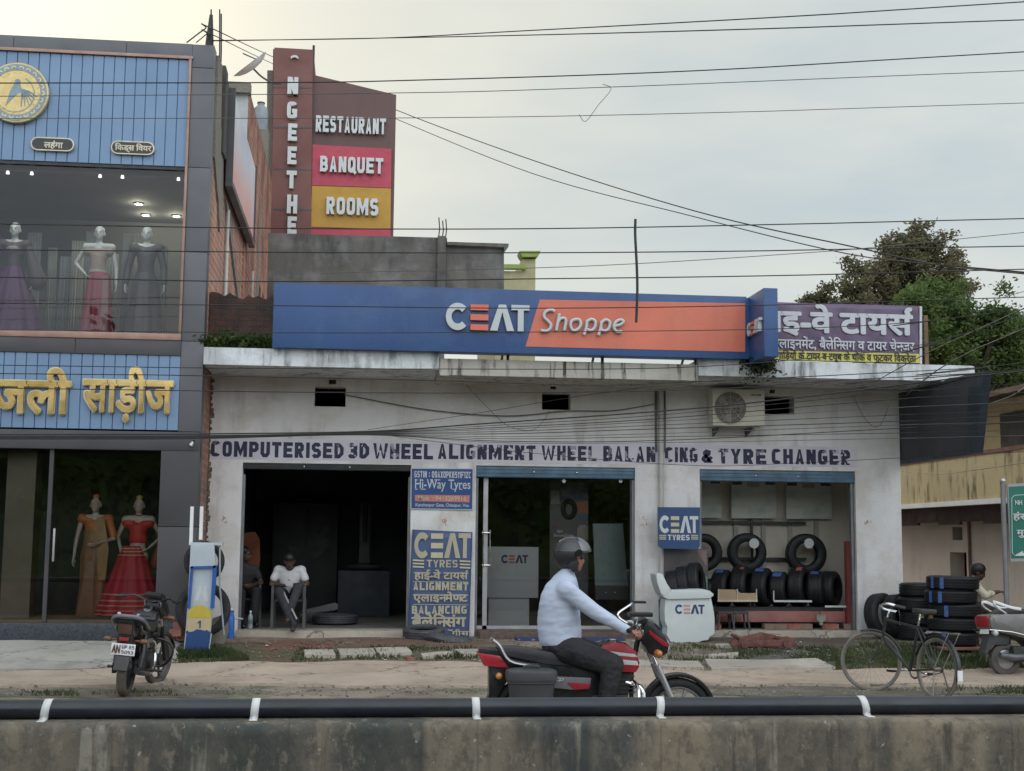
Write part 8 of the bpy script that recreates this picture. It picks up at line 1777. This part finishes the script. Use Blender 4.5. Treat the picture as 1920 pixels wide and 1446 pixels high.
# ================================================================ grass, stones and litter on the ground
gr_m = leafmat('grass_blade', (.05, .075, .028), (.095, .115, .045), (.14, .135, .07))
rr = random.Random(11)
def patch_pts(pts, n):
    P_ = [on_g(*p) for p in pts]; xs = [p.x for p in P_]; ys = [p.y for p in P_]; o = []
    def ins(x, y):
        c = False; j = len(P_)-1
        for i in range(len(P_)):
            if (P_[i].y > y) != (P_[j].y > y) and x < (P_[j].x-P_[i].x)*(y-P_[i].y)/(P_[j].y-P_[i].y)+P_[i].x: c = not c
            j = i
        return c
    while len(o) < n:
        x, y = rr.uniform(min(xs), max(xs)), rr.uniform(min(ys), max(ys))
        if ins(x, y): o.append((x, y))
    return o
def clumpy(x, y): return math.sin(x*5.1+1.7*math.sin(y*4))+math.sin(y*7.3+2*math.sin(x*3.3))
V, F = [], []
for pts, n, hh, th in (([(325, 1250), (335, 1222), (400, 1215), (450, 1226), (470, 1240), (430, 1246)], 2600, .075, -.9), ([(545, 1243), (560, 1218), (760, 1214), (905, 1216), (905, 1240), (760, 1240), (640, 1238)], 2600, .055, -.2), ([(1250, 1244), (1262, 1207), (1400, 1222), (1560, 1214), (1600, 1246), (1420, 1241)], 2600, .06, -.1), ([(1570, 1258), (1560, 1230), (1620, 1208), (1930, 1225), (1960, 1258), (1750, 1260)], 5200, .075, -1.1), ([(-60, 1309), (-40, 1299), (140, 1298), (150, 1309)], 700, .05, .3), ([(165, 1308), (180, 1296), (330, 1297), (340, 1307)], 600, .05, .3), ([(1760, 1306), (1790, 1293), (1960, 1291), (1960, 1306)], 1100, .06, -.3), ([(1180, 1263), (1180, 1256), (1340, 1258), (1340, 1266)], 500, .04, .2), ([(900, 1252), (900, 1243), (1160, 1243), (1160, 1252)], 500, .045, .3)):
    for x, y in patch_pts(pts, n):
        if clumpy(x, y)+rr.gauss(0, .5) < th: continue
        z = gz(x, y)+hump(x, y)*near(x, y); a = rr.uniform(0, 2*PI); h = hh*rr.uniform(.4, 1.3); w_ = rr.uniform(.005, .011); l = rr.uniform(-.6, .6)*h, rr.uniform(-.6, .6)*h; i = len(V)
        V += [(x-w_*math.cos(a), y-w_*math.sin(a), z-.005), (x+w_*math.cos(a), y+w_*math.sin(a), z-.005), (x+l[0]*.4+w_*.6*math.cos(a), y+l[1]*.4, z+h*.6), (x+l[0], y+l[1], z+h)]; F.append((i, i+1, i+2, i+3))
me = bpy.data.meshes.new('grass'); me.from_pydata(V, [], F); me.update(); tag(link_mesh('grass', me, gr_m), kind='stuff')
def bits(name, areas, m, smin, smax, seed, flat=.6):
    rr2 = random.Random(seed); e = MB()
    for pts, n in areas:
        for x, y in patch_pts(pts, n):
            s = rr2.uniform(smin, smax); b = bmesh.new(); bmesh.ops.create_icosphere(b, subdivisions=1, radius=s)
            for v in b.verts: v.co *= rr2.uniform(.7, 1.25)
            b.transform(Matrix.Diagonal((1, rr2.uniform(.6, 1), flat, 1))); b.transform(Matrix.Rotation(rr2.uniform(0, 6), 4, 'Z')); b.transform(Matrix.Translation((x, y, gz(x, y)+hump(x, y)*near(x, y)+s*.3+.01))); e._add(b)
    return tag(e.build(name, m, None, 0), kind='stuff')
road_strip = [(-60, 1302), (-60, 1252), (600, 1242), (1200, 1244), (1960, 1262), (1960, 1302)]; verge = [(420, 1240), (440, 1200), (900, 1200), (1250, 1205), (1620, 1200), (1620, 1245), (1250, 1240)]
bits('gravel', [(road_strip, 900), (verge, 900), ([(-60, 1308), (-60, 1294), (1960, 1290), (1960, 1306)], 700)], plain('stone_bits', (.19, .165, .14), .9, var=.5, scale=3), .006, .022, 3)
bits('litter', [([(1470, 1235), (1470, 1217), (1585, 1222), (1590, 1240)], 16), (verge, 26), ([(640, 1242), (640, 1234), (900, 1236), (900, 1244)], 8)], plain('paper_litter', (.55, .55, .52), .7, var=.15, scale=3), .012, .03, 4, .25)
bits('brick_crumbs', [([(470, 1245), (480, 1205), (640, 1205), (620, 1245)], 60), ([(820, 1250), (820, 1238), (1000, 1240), (1000, 1250)], 8)], M['brickred'], .008, .03, 6)
o = one('brick_piece', 'broken red brick lump lying at the edge of the path near the motorcycle tail', 'brick', MB().box(-.05, .05, -.035, .035, 0, .06, .012), M['brickred']); p = on_g(768, 1244); o.location = (p.x, p.y, p.z+.02); o.rotation_euler = (.1, .1, .5)
